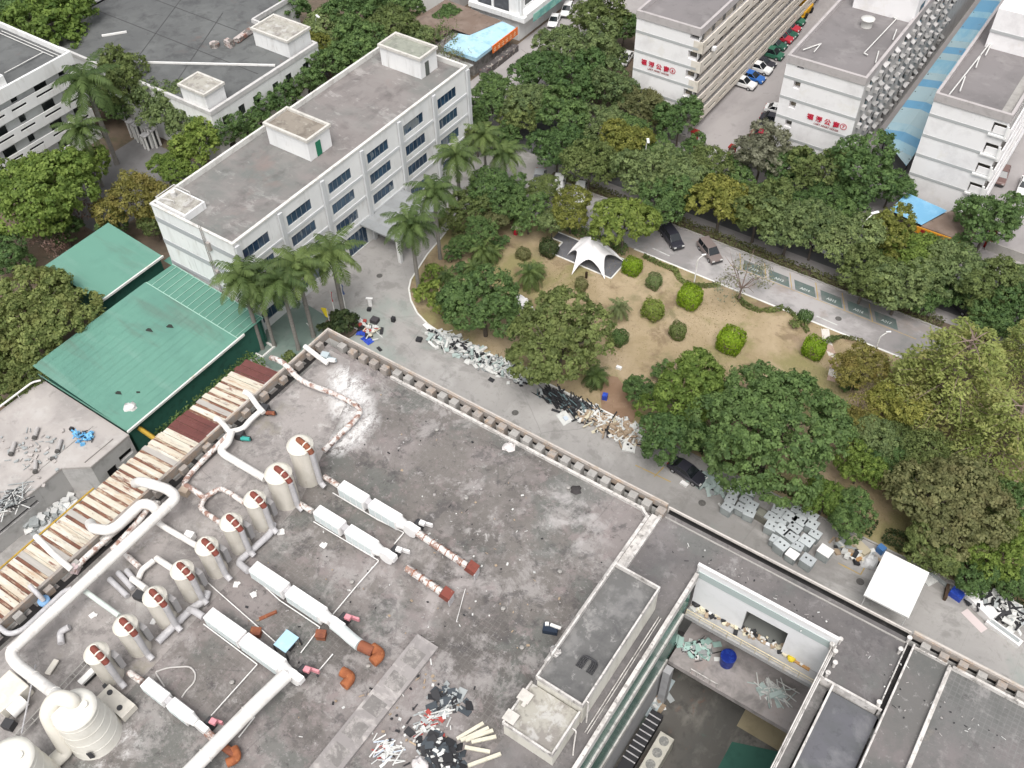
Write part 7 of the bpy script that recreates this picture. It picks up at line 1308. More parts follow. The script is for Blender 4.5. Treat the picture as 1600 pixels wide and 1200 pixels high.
LM = {
 'dark': leafmat('leaf_dark', (0.072, 0.13, 0.046), (0.18, 0.28, 0.092), (0.12, 0.165, 0.062), .14, .3), 'bright': leafmat('leaf_bright', (0.098, 0.161, 0.032), (0.276, 0.368, 0.086), (0.149, 0.207, 0.052), .14, .4), 'mango': leafmat('leaf_mango', (0.098, 0.138, 0.04), (0.31, 0.362, 0.127), (0.23, 0.207, 0.069), .1, .4),
 'olive': leafmat('leaf_olive', (0.104, 0.142, 0.048), (0.24, 0.295, 0.1), (0.18, 0.195, 0.072), .15, .4), 'street': leafmat('leaf_street', (0.112, 0.162, 0.068), (0.265, 0.335, 0.132), (0.225, 0.25, 0.105), .17, .4), 'yellow': leafmat('leaf_yellow', (0.134, 0.151, 0.029), (0.37, 0.37, 0.095), (0.179, 0.213, 0.056), .16, .5), 'pale': leafmat('leaf_pale', (.11, .145, .06), (.26, .31, .14), (.22, .19, .11), .12, .5),
 'autumn': leafmat('leaf_autumn', (0.138, 0.138, 0.036), (0.324, 0.3, 0.086), (0.24, 0.168, 0.054), .15, .6), 'grey': leafmat('leaf_grey', (0.132, 0.138, 0.09), (0.336, 0.336, 0.24), (0.192, 0.204, 0.096), .12, .5), 'pinky': leafmat('leaf_pinky', (.17, .105, .08), (.34, .23, .19), (.13, .10, .07), .1, .5), 'brown': leafmat('leaf_brown', (0.119, 0.135, 0.056), (0.275, 0.281, 0.125), (0.213, 0.181, 0.081), .15, .5), 'feather': leafmat('leaf_feather', (0.215, 0.265, 0.075), (0.45, 0.485, 0.165), (0.39, 0.32, 0.13), .1, .55),
 'palm': leafmat('leaf_palm', (0.06, 0.1, 0.034), (0.185, 0.255, 0.082), (0.13, 0.17, 0.06), .14, .4), 'globe': leafmat('leaf_globe', (0.15, 0.25, 0.014), (0.36, 0.5, 0.045), (0.2, 0.32, 0.02), .08, .4), 'hedge': leafmat('leaf_hedge', (.040, .065, .028), (.105, .14, .052), (.10, .085, .04), .1, .5), 'lime': leafmat('leaf_lime', (0.13, 0.19, 0.04), (0.29, 0.36, 0.085), (0.2, 0.23, 0.06), .1, .4)}
TREES = {}
def tree_proto(kind, var):
    key = (kind, var)
    if key in TREES: return TREES[key]
    sd_ = hash_(kind)*7+var*13+1
    spec = dict(  # R, lobes, clumps, per clump, leaf, clump radius, flatness, height centre
      huge=(10, 44, 1300, 30, .23, .46, .74, 9.0), big=(6.5, 26, 760, 27, .205, .38, .74, 6.2), mango=(6.0, 32, 820, 28, .20, .40, .82, 5.6), round=(4.2, 16, 380, 26, .17, .32, .85, 5.0), loose=(4.2, 15, 340, 25, .165, .37, .88, 5.4), sparse=(3.8, 9, 105, 13, .22, .42, .7, 4.6), bare=(3.2, 8, 90, 8, .13, .40, .8, 3.6), shrub=(1.2, 6, 46, 12, .15, .18, .9, .95))[kind]
    R, lb, nc, pc_, lf, cr, flat, hc = spec; p, n_, s_, t = crown(R, lb, nc, pc_, lf, cr, .20, flat, seed=sd_); p[:, 2] += hc
    me = leafmesh('crown', p, n_, s_, t, .62, LM['dark'], .55)
    r0 = {'huge': .5, 'big': .36, 'mango': .34, 'round': .2, 'loose': .2, 'sparse': .16, 'bare': .13, 'shrub': .05}[kind]
    tb = limbs(hc*1.15, R, r0, 8 if kind != 'shrub' else 4, sd_, .8 if kind != 'bare' else 1.0, hc); tm = bpy.data.meshes.new('trunk'); tm.from_pydata(tb.v, [], tb.f); tm.polygons.foreach_set('use_smooth', [True]*len(tb.f)); tm.materials.append(BARKR if kind == 'bare' else BARK)
    TREES[key] = (me, tm, R, hc); return TREES[key]
def hash_(s): return sum(ord(c)*(i+1) for i, c in enumerate(s)) % 97
tcount = [0]
def tree(kind, col, px, py, rpx, lab, group=None, name='tree', cat='tree', zs=1.0, zb=0.0, base=None):
    var = tcount[0] % 3; tcount[0] += 1; me, tm, R, hc = tree_proto(kind, var)
    p = P(px, py, 5); r = rpx*scl(p); 
    for _ in range(3): p = P(px, py, zb+hc*(r/R)*zs); r = rpx*scl(p)
    s_ = r/R
    if base: p = P(base[0], base[1], 0); zs = topz(p, py)/(hc*s_)
    T = bpy.data.objects.new(name, None); COL.objects.link(T); T.location = (p.x, p.y, zb); T.scale = (s_, s_, s_*zs); T.rotation_euler = (0, 0, random.uniform(0, 6.28)); tag(T, lab, cat, group)
    o = bpy.data.objects.new('crown', me); COL.objects.link(o); o.parent = T; o.material_slots[0].link = 'OBJECT'; o.material_slots[0].material = LM[col]
    o = bpy.data.objects.new('trunk' if name != 'shrub' else 'stem', tm); COL.objects.link(o); o.parent = T
    return T
TL = [
 # left
 ('mango', 'mango', 62, 500, 82, 'big bushy light green tree at the left edge beside the green shed'), ('mango', 'mango', 30, 592, 52, 'smaller bushy tree below the big one at the left edge by the low roof'), ('mango', 'bright', 60, 308, 84, 'large dense bright green tree in front of the left flats'), ('round', 'dark', 10, 400, 42, 'dark tree between the two bushy trees at the left edge'), ('loose', 'autumn', 205, 312, 52, 'yellow and brown tree between the left flats and the office block'), ('loose', 'olive', 240, 345, 30, 'small olive tree against the office end wall'), ('round', 'dark', 180, 375 - 20, 28, 'small dark tree behind the small green shed'),
 ('bare', 'pinky', 76, 372, 34, 'pinkish almost bare tree next to the small green shed'), ('bare', 'pinky', 122, 335, 30, 'bare pinkish brown tree between the bright tree and the yellow tree'), ('round', 'bright', 80, 52, 74, 'loose bright tree between the left flats and the dark hall roof'), ('round', 'street', 120, 66, 40, 'greyish green tree touching the corner of the dark hall roof'), ('round', 'dark', 20, 28, 50, 'dark tree in the top left corner'), ('round', 'bright', 105, 8, 52, 'light green tree at the top edge near the left corner'), ('round', 'dark', 168, 158, 28, 'dark tree under the tall palm by the left flats'),

 ('round', 'bright', 270, 262, 38, 'bright tree behind the office nearest the yellow tree'), ('round', 'bright', 310, 230, 44, 'bright tree behind the office, second from the left'), ('round', 'dark', 347, 206, 40, 'dark green tree behind the office under the hall wall'), ('round', 'dark', 388, 184, 38, 'dark green tree behind the office stair head'), ('round', 'dark', 430, 158, 40, 'dark green tree behind the middle of the office roof'), ('round', 'dark', 468, 128, 40, 'dark tree behind the office by the hall far turret'),
 ('round', 'yellow', 478, 74, 42, 'bright yellow green tree beside the hall far turret'), ('round', 'dark', 515, 104, 44, 'dark tree below the yellow green tree behind the office'), ('round', 'lime', 398, 32, 28, 'lime green tree at the far edge of the dark hall roof'), ('round', 'lime', 300, 8, 22, 'lime tree at the top edge behind the hall'), ('round', 'dark', 350, 12, 24, 'dark tree at the top edge behind the hall roof machine'), ('round', 'dark', 440, 15, 44, 'dark tree at the top edge above the lime tree'),
 ('round', 'street', 512, 42, 46, 'grey green tree around the lamp behind the office'), ('round', 'dark', 562, 76, 52, 'dense dark tree behind the far office stair head'), ('round', 'dark', 552, 30, 48, 'dark tree at the top edge left of the workshop'), ('round', 'olive', 606, 42, 48, 'olive tree between the dark trees and the workshop'), ('round', 'dark', 625, 15, 34, 'dark tree at the top edge by the workshop'), ('loose', 'street', 655, 62, 30, 'greyish tree beside the far office stair head'), ('bare', 'olive', 690, 62, 34, 'thin brownish tree over the brown shop roof'), ('bare', 'brown', 712, 92, 26, 'thin brown tree in front of the blue shop roof'),
 # top centre mass
 ('round', 'olive', 935, 28, 48, 'olive tree at the top edge left of the first apartment block'), ('round', 'street', 880, 72, 46, 'roadside tree right of the orange sign'), ('round', 'street', 935, 85, 50, 'grey green tree beside the white lettering wall'), ('round', 'dark', 975, 45, 32, 'dark tree touching the first apartment block'), ('round', 'dark', 840, 110, 46, 'dark tree right of the shop forecourt'), ('round', 'dark', 900, 130, 52, 'dark tree in the middle of the top centre grove'), ('round', 'street', 955, 140, 46, 'grey green tree in the grove near the red letters'), ('round', 'street', 830, 160, 46, 'broad tree at the left of the top centre grove'), ('round', 'dark', 880, 185, 46, 'dark tree at the front of the top centre grove'), ('loose', 'street', 935, 190, 40, 'lighter tree at the front right of the top centre grove'), ('round', 'dark', 768, 140, 36, 'dark tree beside the far corner of the office'), ('round', 'dark', 760, 175, 32, 'dark tree behind the far palms'), ('round', 'olive', 810, 185, 34, 'olive tree just behind the right palm'),
 ('loose', 'brown', 1000, 168, 36, 'brownish tree in front of the first red lettering'), ('round', 'dark', 1062, 188, 40, 'dark tree at the corner of the apartment yard'), ('loose', 'brown', 1030, 180, 28, 'brown tinted tree between the dark corner tree and the lettering'), ('round', 'dark', 985, 200, 32, 'dark tree under the brownish tree'), ('round', 'olive', 745, 215, 30, 'olive tree behind the palms by the office'),
 # street trees, park side
 ('round', 'dark', 870, 232, 42, 'dark street tree right of the right palm'), ('loose', 'olive', 920, 255, 44, 'olive street tree above the parked white cars'), ('loose', 'yellow', 975, 224, 42, 'yellow green street tree left of the white lamp'), ('round', 'street', 1010, 270, 51, 'street tree below the white lamp'), ('round', 'street', 1060, 278, 51, 'street tree right of the white lamp'), ('round', 'dark', 1035, 318, 46, 'dark street tree above the black van'), ('loose', 'olive', 1105, 262, 39, 'olive tree before the apartment yard gate'), ('round', 'yellow', 1128, 312, 56, 'yellow green street tree above the taupe van'), ('round', 'olive', 1185, 330, 53, 'olive street tree right of the yellow green one'), ('round', 'street', 1235, 352, 53, 'street tree left of the white van'), ('loose', 'street', 1275, 362, 46, 'loose street tree hiding the white van'), ('loose', 'street', 1330, 378, 51, 'loose street tree at the right lamp'), ('round', 'yellow', 1392, 372, 49, 'yellow tinted street tree right of the lamp'), ('round', 'bright', 1435, 400, 53, 'green street tree before the amber sign'), ('round', 'olive', 1355, 432, 49, 'olive street tree nearest the parking numbers'), ('round', 'street', 1408, 448, 51, 'street tree above the last parking bay'), ('loose', 'street', 1492, 425, 51, 'light street tree over the black street car'), ('round', 'olive', 1545, 450, 51, 'olive street tree near the right edge'), ('round', 'dark', 1590, 490, 46, 'dark street tree at the right edge'), ('round', 'street', 1600, 440, 39, 'street tree cut by the right edge'), ('round', 'dark', 1545, 500, 37, 'dark street tree behind the feathery tree'),
 # far side of the street
 ('round', 'grey', 1190, 240, 49, 'greyish flowering tree at the apartment yard entrance'), ('round', 'dark', 1238, 262, 44, 'dark tree under the second red lettering'), ('round', 'olive', 1280, 272, 49, 'olive tree in front of the middle apartment block'), ('round', 'dark', 1345, 268, 60, 'dark round tree at the front of the blue roofed lane'), ('round', 'dark', 1300, 300, 39, 'dark tree below the middle apartment block'), ('round', 'dark', 1392, 292, 35, 'dark tree at the end of the blue roof'), ('round', 'dark', 1546, 345, 53, 'dark round tree right of the amber sign'),
 # park
 ('round', 'lime', 975, 345, 56, 'fresh green weeping tree behind the white tent'), ('loose', 'yellow', 892, 328, 38, 'yellow leaved tree between the white cars and the tent'), ('round', 'dark', 825, 335, 34, 'dark tree above the red bin'), ('loose', 'dark', 770, 300, 40, 'dark tree behind the right palm trunk'), ('round', 'olive', 735, 322, 34, 'olive tree by the bend of the office road'), ('bare', 'grey', 1162, 432, 48, 'sparse greyish tree at the kerb of the park lane'), ('loose', 'olive', 850, 300, 28, 'small olive tree beside the silver car'), ('loose', 'brown', 775, 345, 24, 'brownish small tree in the park shade'),
 ('big', 'dark', 756, 480, 68, 'dark broad tree on the park edge above the grey scrap heap'), ('big', 'olive', 874, 538, 80, 'olive round tree on the park edge above the black bars'), ('huge', 'dark', 1207, 672, 118, 'biggest dark green tree above the discarded boxes'), ('big', 'bright', 1070, 618, 74, 'yellowish green tree left of the biggest dark tree'), ('round', 'dark', 1052, 680, 56, 'dark tree above the parked black car'), ('round', 'dark', 1000, 612, 28, 'small dark tree at the park end of the bare path'), ('round', 'bright', 1345, 728, 40, 'bright green tree right of the biggest dark tree'), ('round', 'bright', 1290, 778, 42, 'bright green tree above the standing boxes'), ('round', 'dark', 1330, 805, 42, 'dark tree behind the white shelter'), ('round', 'dark', 1380, 715, 34, 'dark tree below the feathery tree'), ('mango', 'brown', 1478, 800, 84, 'brownish grey tree behind the white shelter on the right'), ('round', 'olive', 1455, 860, 46, 'olive tree overhanging the kerb right of the shelter'), ('round', 'bright', 1555, 870, 46, 'green tree above the crumpled white sheets'), ('round', 'lime', 1592, 830, 40, 'fresh green tree at the right edge above the road'), ('round', 'dark', 1520, 905, 34, 'dark tree at the kerb by the crumpled sheets'), ('loose', 'autumn', 1345, 575, 40, 'thin yellow brown tree by the stepping path'), ('bare', 'autumn', 1358, 640, 44, 'half bare orange brown tree left of the feathery tree'), ('round', 'dark', 1420, 760, 36, 'dark tree between the biggest tree and the brownish tree'), ('loose', 'olive', 1400, 690, 40, 'olive tree in front of the feathery tree'), ('round', 'dark', 1590, 910, 36, 'dark tree at the right edge by the kerb'),
]
TL += [('loose', 'yellow', 1405, 640, 46, 'yellow green tree at the left foot of the feathery trees'), ('loose', 'olive', 1455, 715, 46, 'olive tree between the feathery trees and the brownish tree'), ('loose', 'autumn', 1330, 668, 36, 'thin orange brown tree right of the biggest dark tree'), ('round', 'olive', 1530, 770, 46, 'olive tree below the feathery trees at the right'), ('round', 'dark', 1580, 790, 42, 'dark tree at the right edge under the feathery trees'), ('loose', 'street', 1370, 690, 40, 'grey green tree behind the bright green tree'),
 ('round', 'dark', 790, 322, 32, 'dark tree between the red bin and the right palm'), ('loose', 'dark', 748, 362, 30, 'dark loose tree in the park shade by the office road'), ('loose', 'olive', 705, 345, 24, 'small olive tree at the bend of the office road kerb'), ('loose', 'street', 862, 350, 28, 'small grey green tree left of the yellow leaved tree'), ('round', 'dark', 800, 300, 28, 'dark tree under the right palm crown'), ('loose', 'dark', 720, 385, 20, 'small dark tree near the second park palm')]
for k_, col, px, py, r, lab in TL: tree(k_, col, px, py, r, lab)
tree('round', 'olive', 230, 130, 46, 'olive tree at the left front of the dark hall', base=(222, 196)); tree('loose', 'street', 272, 160, 50, 'tall pale green tree in front of the dark hall corner turret', base=(276, 218)); tree('round', 'dark', 205, 165, 30, 'dark low tree between the palm and the olive tree by the hall', base=(200, 192))
tree('round', 'bright', 152, 262, 30, 'bright low tree between the left flats and the yellow tree', base=(158, 300)); tree('round', 'dark', 118, 388 - 30, 30, 'dark tree over the bare soil beside the small green shed', base=(112, 385)); tree('round', 'street', 300, 190, 34, 'grey green tree at the corner of the paved yard under the hall turret', base=(300, 236))
# dense background wood beyond what the photo separates
for i, (px, py, r) in enumerate([(580, 130, 30), (620, 85, 28), (700, 25, 26), (735, 190, 26), (790, 215, 26), (915, 225, 28), (1085, 235, 26), (1150, 265, 26), (1210, 300, 30), (1330, 330, 32), (1470, 455, 30), (1500, 380, 26), (1100, 300, 34), (1160, 300, 34), (1210, 335, 36), (1300, 345, 36), (1260, 320, 32), (1380, 400, 34), (1465, 400, 34), (1520, 470, 32), (950, 245, 30), (1000, 240, 30), (1040, 245, 30), (1575, 470, 30), (1440, 470, 30), (410, 60, 24), (330, 5, 26), (380, 8, 26), (0, 70, 40), (40, 0, 40), (150, 20, 26), (560, 110, 30), (640, 60, 30), (590, 5, 34)]):
    tree('round', 'dark', px, py, r, 'small dark filler tree among the roadside trees', 'small dark trees among the roadside trees')
# feathery conifers
def feather_proto(var):
    key = ('feather', var)
    if key in TREES: return TREES[key]
    r = np.random.default_rng(50+var); R, H = 5.0, 11.0; b = MB(); b.tube([(0, 0, -.1), (.1, 0, H*.5), (0, .1, H)], [.3, .2, .04], 8); P_, N_, S_, T_ = [], [], [], []
    nb_ = 70
    for i in range(nb_):
        u = (i+.5)/nb_; z0 = H*(.18+.78*u); a = i*2.399+r.uniform(-.3, .3); ln = R*(1.05-.62*u)*r.uniform(.75, 1.12); rise = r.uniform(.05, .35)*ln; d = np.array([math.cos(a), math.sin(a), 0]); pts = []
        for t in np.linspace(0, 1, 6): pts.append(np.array([0, 0, z0])+d*ln*t+np.array([0, 0, rise*math.sin(t*1.9)-.22*ln*t*t]))
        b.tube([tuple(q) for q in pts], [.07, .055, .045, .035, .02, .01], 4, False); tone = r.normal(.5, .2); m_ = 120
        tt = r.uniform(.3, 1.0, m_)**.75; idx = np.clip(tt*5, 0, 4.999); j = idx.astype(int); fr = (idx-j)[:, None]; pa = np.array(pts); base = pa[j]*(1-fr)+pa[j+1]*fr; side = np.array([-d[1], d[0], 0]); off = r.normal(0, 1, m_)[:, None]*side*ln*.13+r.normal(0, .12, (m_, 3)); off[:, 2] -= r.uniform(0, .25, m_)
        P_.append(base+off); N_.append(np.tile([0, 0, 1.2], (m_, 1))); S_.append(r.uniform(.12, .23, m_)); T_.append(np.clip(tone+r.normal(0, .13, m_), 0, 1))
    me = leafmesh('crown', np.concatenate(P_), np.concatenate(N_), np.concatenate(S_), np.concatenate(T_), .42, LM['feather'], jit=.55); tm = bpy.data.meshes.new('trunk'); tm.from_pydata(b.v, [], b.f); tm.materials.append(BARKR); TREES[key] = (me, tm, R, 5.5); return TREES[key]
for i, (px, py, r, lab) in enumerate([(1490, 595, 105, 'largest feathery yellow olive tree at the right'), (1568, 690, 95, 'feathery yellow olive tree at the right edge below the largest one'), (1440, 600, 62, 'smaller feathery tree at the left of the largest one'), (1600, 560, 70, 'feathery tree cut by the right edge')]):
    me, tm, R, hc = feather_proto(i % 2); p = P(px, py, 6); s_ = r*scl(p)/R; p = P(px, py, hc*s_*.8); T = bpy.data.objects.new('conifer', None); COL.objects.link(T); T.location = (p.x, p.y, 0); T.scale = (s_, s_, s_*.85); T.rotation_euler = (0, 0, i*1.3); tag(T, lab, 'tree'); o = bpy.data.objects.new('crown', me); COL.objects.link(o); o.parent = T; o = bpy.data.objects.new('trunk', tm); COL.objects.link(o); o.parent = T
def frames():
    for i, (px, py, hh, lab) in enumerate([(212, 214, 3.0, 'pale upright metal frame at the left of the small group on the paved yard'), (222, 222, 3.4, 'pale upright metal frame, second of the group on the paved yard'), (233, 232, 2.6, 'dark bodied pale frame at the front of the group on the paved yard'), (240, 226, 3.6, 'tallest pale frame of the group on the paved yard'), (246, 228, 3.2, 'pale upright frame at the right of the group on the paved yard')]):
        c = P(px, py, 0); T = thing('metal_stand', lab, 'stand', (c.x, c.y, 0), 'pale metal frames on the paved yard'); m = MB()
        for dx in (-.4, .4):
            for dy in (-.4, .4): m.box(c.x+dx-.12, c.x+dx+.12, c.y+dy-.12, c.y+dy+.12, 0, hh-.15)
        part(T, 'upright', m, WHP); m = MB(); m.box(c.x-.6, c.x+.6, c.y-.6, c.y+.6, hh-.15, hh); m.box(c.x-.35, c.x+.35, c.y-.35, c.y+.35, hh, hh+.03); part(T, 'top_plate', m, GREYD)
        part(T, 'core', MB().box(c.x-.25, c.x+.25, c.y-.25, c.y+.25, 0, hh-.16), DARK)
frames()
# palms
def frond(V, Tn, base, az, el, ln, droop, tone, r, lw=.055, nseg=22, ll=.75):
    d = np.array([math.cos(az), math.sin(az), 0]); s_ = np.array([-d[1], d[0], 0]); prev = None
    for i in range(nseg):
        t = (i+.6)/nseg; a = el-droop*t; pos = base+d*ln*(math.sin(el)-math.sin(a))/max(droop, .05)*-1*-1 if False else base+d*ln*t*math.cos(el-droop*t*.5)+np.array([0, 0, ln*t*math.sin(el-droop*t*.5)]); l_ = ll*math.sin(math.pi*min(1, t*.92+.1))**.6*r.uniform(.85, 1.1); fw = d*.45*math.cos(a)+np.array([0, 0, .45*math.sin(a)])
        for sg in (-1, 1):
            e = pos+(s_*sg*.9+fw)*l_*.85+np.array([0, 0, -l_*r.uniform(.25, .75)]); wv = (d*math.cos(a)+np.array([0, 0, math.sin(a)]))*lw*1.6; m_ = (pos+e)/2+np.array([0, 0, l_*.12]); V += [pos-wv*.6, m_-wv, m_+wv, pos+wv*.6, m_-wv, e, e+wv*.3, m_+wv]; Tn += [tone+r.uniform(-.15, .15)]*2
def palm_proto(var, kind='royal'):
    key = ('palm'+kind, var)
    if key in TREES: return TREES[key]
    r = np.random.default_rng(90+var+(7 if kind != 'royal' else 0)); V, Tn = [], []; H = 10.0 if kind == 'royal' else 1.0; nf = 22 if kind == 'royal' else 26; ln0 = 4.1 if kind == 'royal' else 1.5
    for i in range(nf):
        u = i/nf; el = 1.45-1.7*u+r.uniform(-.1, .1); frond(V, Tn, np.array([0, 0, H]), i*2.399, el, ln0*r.uniform(.85, 1.1)*(1 if u > .12 else .8), 1.75+r.uniform(-.3, .5), r.normal(.5, .18), r, .05 if kind == 'royal' else .035, 34 if kind == 'royal' else 14, 1.0 if kind == 'royal' else .35)
    V = np.array(V); me = fastmesh('crown', V, np.arange(len(V)).reshape(-1, 4), np.clip(np.array(Tn), 0, 1), LM['palm']); b = MB()
    if kind == 'royal': b.tube([(0, 0, -.1), (0, 0, 1), (0, 0, 4.5), (0, 0, 7.8), (0, 0, 8.4)], [.34, .25, .27, .21, .19], 10); b.m(1).tube([(0, 0, 8.4), (0, 0, 8.8), (0, 0, 10.1)], [.2, .2, .09], 10)
    else: b.tube([(0, 0, -.1), (0, 0, H)], [.16, .13], 8)
    tm = bpy.data.meshes.new('trunk'); tm.from_pydata(b.v, [], b.f); tm.polygons.foreach_set('material_index', b.mi); tm.polygons.foreach_set('use_smooth', b.sm); tm.materials.append(BARKP); tm.materials.append(M('crownshaft', (.10, .16, .05))); TREES[key] = (me, tm, 3.2, H); return TREES[key]
PL = [(410, 545, 425, 1.0, 'royal palm in the white edged square bed by the office end'), (429, 541, 440, .95, 'royal palm beside the square bed, second from the left'), (467, 546, 432, 1.0, 'royal palm by the green court nearest the factory corner'), (490, 526, 408, 1.05, 'royal palm in the middle of the row before the office'), (538, 496, 388, 1.1, 'royal palm in the round bed with the flagpoles'), (655, 458, 342, 1.0, 'royal palm on the park corner lawn'), (688, 405, 292, .95, 'royal palm at the park edge, second from the corner'), (720, 335, 236, 1.0, 'royal palm close to the far end of the office front'), (760, 292, 205, .8, 'thin royal palm behind the park trees'), (790, 300, 232, .9, 'royal palm with a pale trunk near the silver cars'), (183, 256, 120, 1.35, 'tall thick palm beside the left flats'), (160, 291, 195, 1.0, 'slender palm with a bright spear in front of the left flats')]
for i, (bx, by, ty_, s_, lab) in enumerate(PL):
    b0 = P(bx, by, 0); h = topz(b0, ty_+6, 0); me, tm, R, H = palm_proto(i % 3); T = bpy.data.objects.new('palm_tree', None); COL.objects.link(T); T.location = (b0.x, b0.y, 0); s2 = max(.8, min(1.35, s_)); T.scale = (s2, s2, h/H); T.rotation_euler = (0, 0, i*1.1); tag(T, lab, 'palm'); o = bpy.data.objects.new('crown', me); COL.objects.link(o); o.parent = T; o.scale = (1, 1, s2*H/h); o.location = (0, 0, H*(1-s2*H/h)); o = bpy.data.objects.new('trunk', tm); COL.objects.link(o); o.parent = T
for i, (bx, by, s_, lab) in enumerate([(966, 497, 1.25, 'small silvery palm alone in the middle of the dry park'), (755, 412, 1.6, 'bushy clump palm in the park west of the tent'), (740, 430, 1.3, 'clump palm next to the bushy one'), (770, 405, 1.3, 'clump palm right of the bushy one'), (828, 448, 1.6, 'bushy palm below the tent on its left'), (838, 432, 1.2, 'smaller palm behind the bushy one by the tent'), (700, 440, 1.1, 'low palm near the park corner'), (1408, 770, 1.6, 'pale palm between the biggest tree and the brownish tree'), (1560, 850, 1.5, 'palm fronds at the right edge below the feathery trees'), (930, 600, 1.5, 'palm fronds under the olive park tree'), (705, 470, .9, 'low brownish palm behind the park corner lawn'), (812, 345, 1.3, 'clump palm above the red bin')]):
    b0 = P(bx, by, .1); me, tm, R, H = palm_proto(i % 2, 'low'); T = bpy.data.objects.new('small_palm', None); COL.objects.link(T); T.location = (b0.x, b0.y, .08); T.scale = (s_, s_, s_*(1.5 if i in (0, 1, 4) else 1.1)); T.rotation_euler = (0, 0, i*.9); tag(T, lab, 'palm'); o = bpy.data.objects.new('crown', me); COL.objects.link(o); o.parent = T
    if i in (0,): o.material_slots[0].link = 'OBJECT'; o.material_slots[0].material = LM['pale']
    o = bpy.data.objects.new('trunk', tm); COL.objects.link(o); o.parent = T
# clipped globes and shrubs
def globe(px, py, rpx, lab, col='globe', square=.6):
    square = .85 if col == 'globe' else .95
    c = P(px, py, .9); r = rpx*scl(c); c = P(px, py, r*.85); sg = np.random.default_rng(int(px)); n = 2600; d = sg.normal(0, 1, (n, 3)); d /= np.linalg.norm(d, axis=1)[:, None]; d = np.sign(d)*np.abs(d)**square; d /= np.max(np.abs(d), axis=1)[:, None]**.55; d = d*sg.uniform(.86, 1.04, n)[:, None]*r; az_ = np.arctan2(d[:, 1], d[:, 0]); kk = .3 if col == 'globe' else 1.0; d *= (1+kk*(.10*np.sin(2*az_+px)+.07*np.sin(5*az_+py)+.06*np.sin(7*d[:, 2]/r+px)))[:, None]; d[:, 2] *= .9
    keep = d[:, 2] > -r*.75; d = d[keep]; me = leafmesh('foliage', d+np.array([0, 0, r*.85]), d/r, np.full(len(d), .095)*max(.8, r/1.1), np.clip(sg.normal(.55, .22, len(d)), 0, 1), .7, LM[col], .45); T = bpy.data.objects.new('clipped_shrub', None); COL.objects.link(T); T.location = (c.x, c.y, .08); tag(T, lab, 'shrub'); o = bpy.data.objects.new('foliage', me); COL.objects.link(o); o.parent = T; b = MB(); b.tube([(0, 0, 0), (0, 0, r)], [.1, .06], 6); b.build('stem', BARK, T)
for a in [(988, 417, 14, 'bright clipped shrub beside the right corner of the tent pad'), (1078, 465, 18, 'bright clipped shrub between the sparse tree and the olive shrub'), (1142, 532, 20, 'largest bright clipped shrub in the dry grass'), (1272, 544, 17, 'bright clipped shrub beside the stepping path'), (1258, 495, 10, 'small dark clipped bush at the lane kerb', 'dark'), (1020, 485, 16, 'olive green clipped shrub in the middle of the dry grass', 'lime'), (1059, 518, 13, 'dull brownish rounded bush in the dry grass', 'olive'), (908, 445, 10, 'brown rounded bush below the tent', 'brown'), (818, 397, 10, 'brownish round bush left of the tent', 'brown'), (1022, 440, 12, 'pale green round bush between the tent and the sparse tree', 'street'), (967, 528, 13, 'small dark bush beside the olive park tree', 'dark'), (873, 455, 7, 'small green bush above the olive park tree', 'olive'), (857, 388, 14, 'dark bush at the left corner of the tent pad', 'hedge')]: globe(*a)
for i, (px, py, r, col, lab) in enumerate([(668, 455, 24, 'lime', 'low bright ground shrub around the corner palm'), (688, 482, 20, 'lime', 'bright shrub behind the kerb corner'), (676, 425, 18, 'bright', 'shrub at the kerb before the second park palm'), (705, 400, 16, 'dark', 'dark shrub by the office road kerb'), (720, 365, 14, 'brown', 'brown shrub by the office road bend'), (720, 420, 16, 'dark', 'dark shrub between the park palms'), (735, 455, 18, 'street', 'grey green shrub behind the corner lawn'), (780, 380, 16, 'dark', 'dark shrub beside the clump palms'), (1175, 580, 16, 'street', 'faint green bush above the biggest tree'), (1030, 578, 18, 'dark', 'dark bush above the yellowish green tree'), (990, 600, 16, 'dark', 'dark bush beside the bare path'), (1330, 600, 18, 'dark', 'dark bush at the foot of the stepping path'), (1240, 505, 10, 'olive', 'olive shrub by the lane kerb'), (535, 506, 26, 'hedge', 'dark low plants filling the round bed'), (552, 500, 15, 'hedge', 'dark low plants at the right of the round bed'), (528, 496, 14, 'hedge', 'dark low plants at the back of the round bed'), (510, 512, 14, 'hedge', 'dark low plants at the left of the round bed'), (452, 558, 14, 'olive', 'olive shrub at the factory wall near the palms'), (485, 548, 10, 'hedge', 'dark shrub at the factory corner near the palms'), (1300, 530, 9, 'olive', 'olive tuft right of the stepping path'), (808, 505, 12, 'olive', 'olive bush under the small hidden tent')]): tree('shrub', col, px, py, r, lab, name='shrub', cat='shrub', zb=.08)
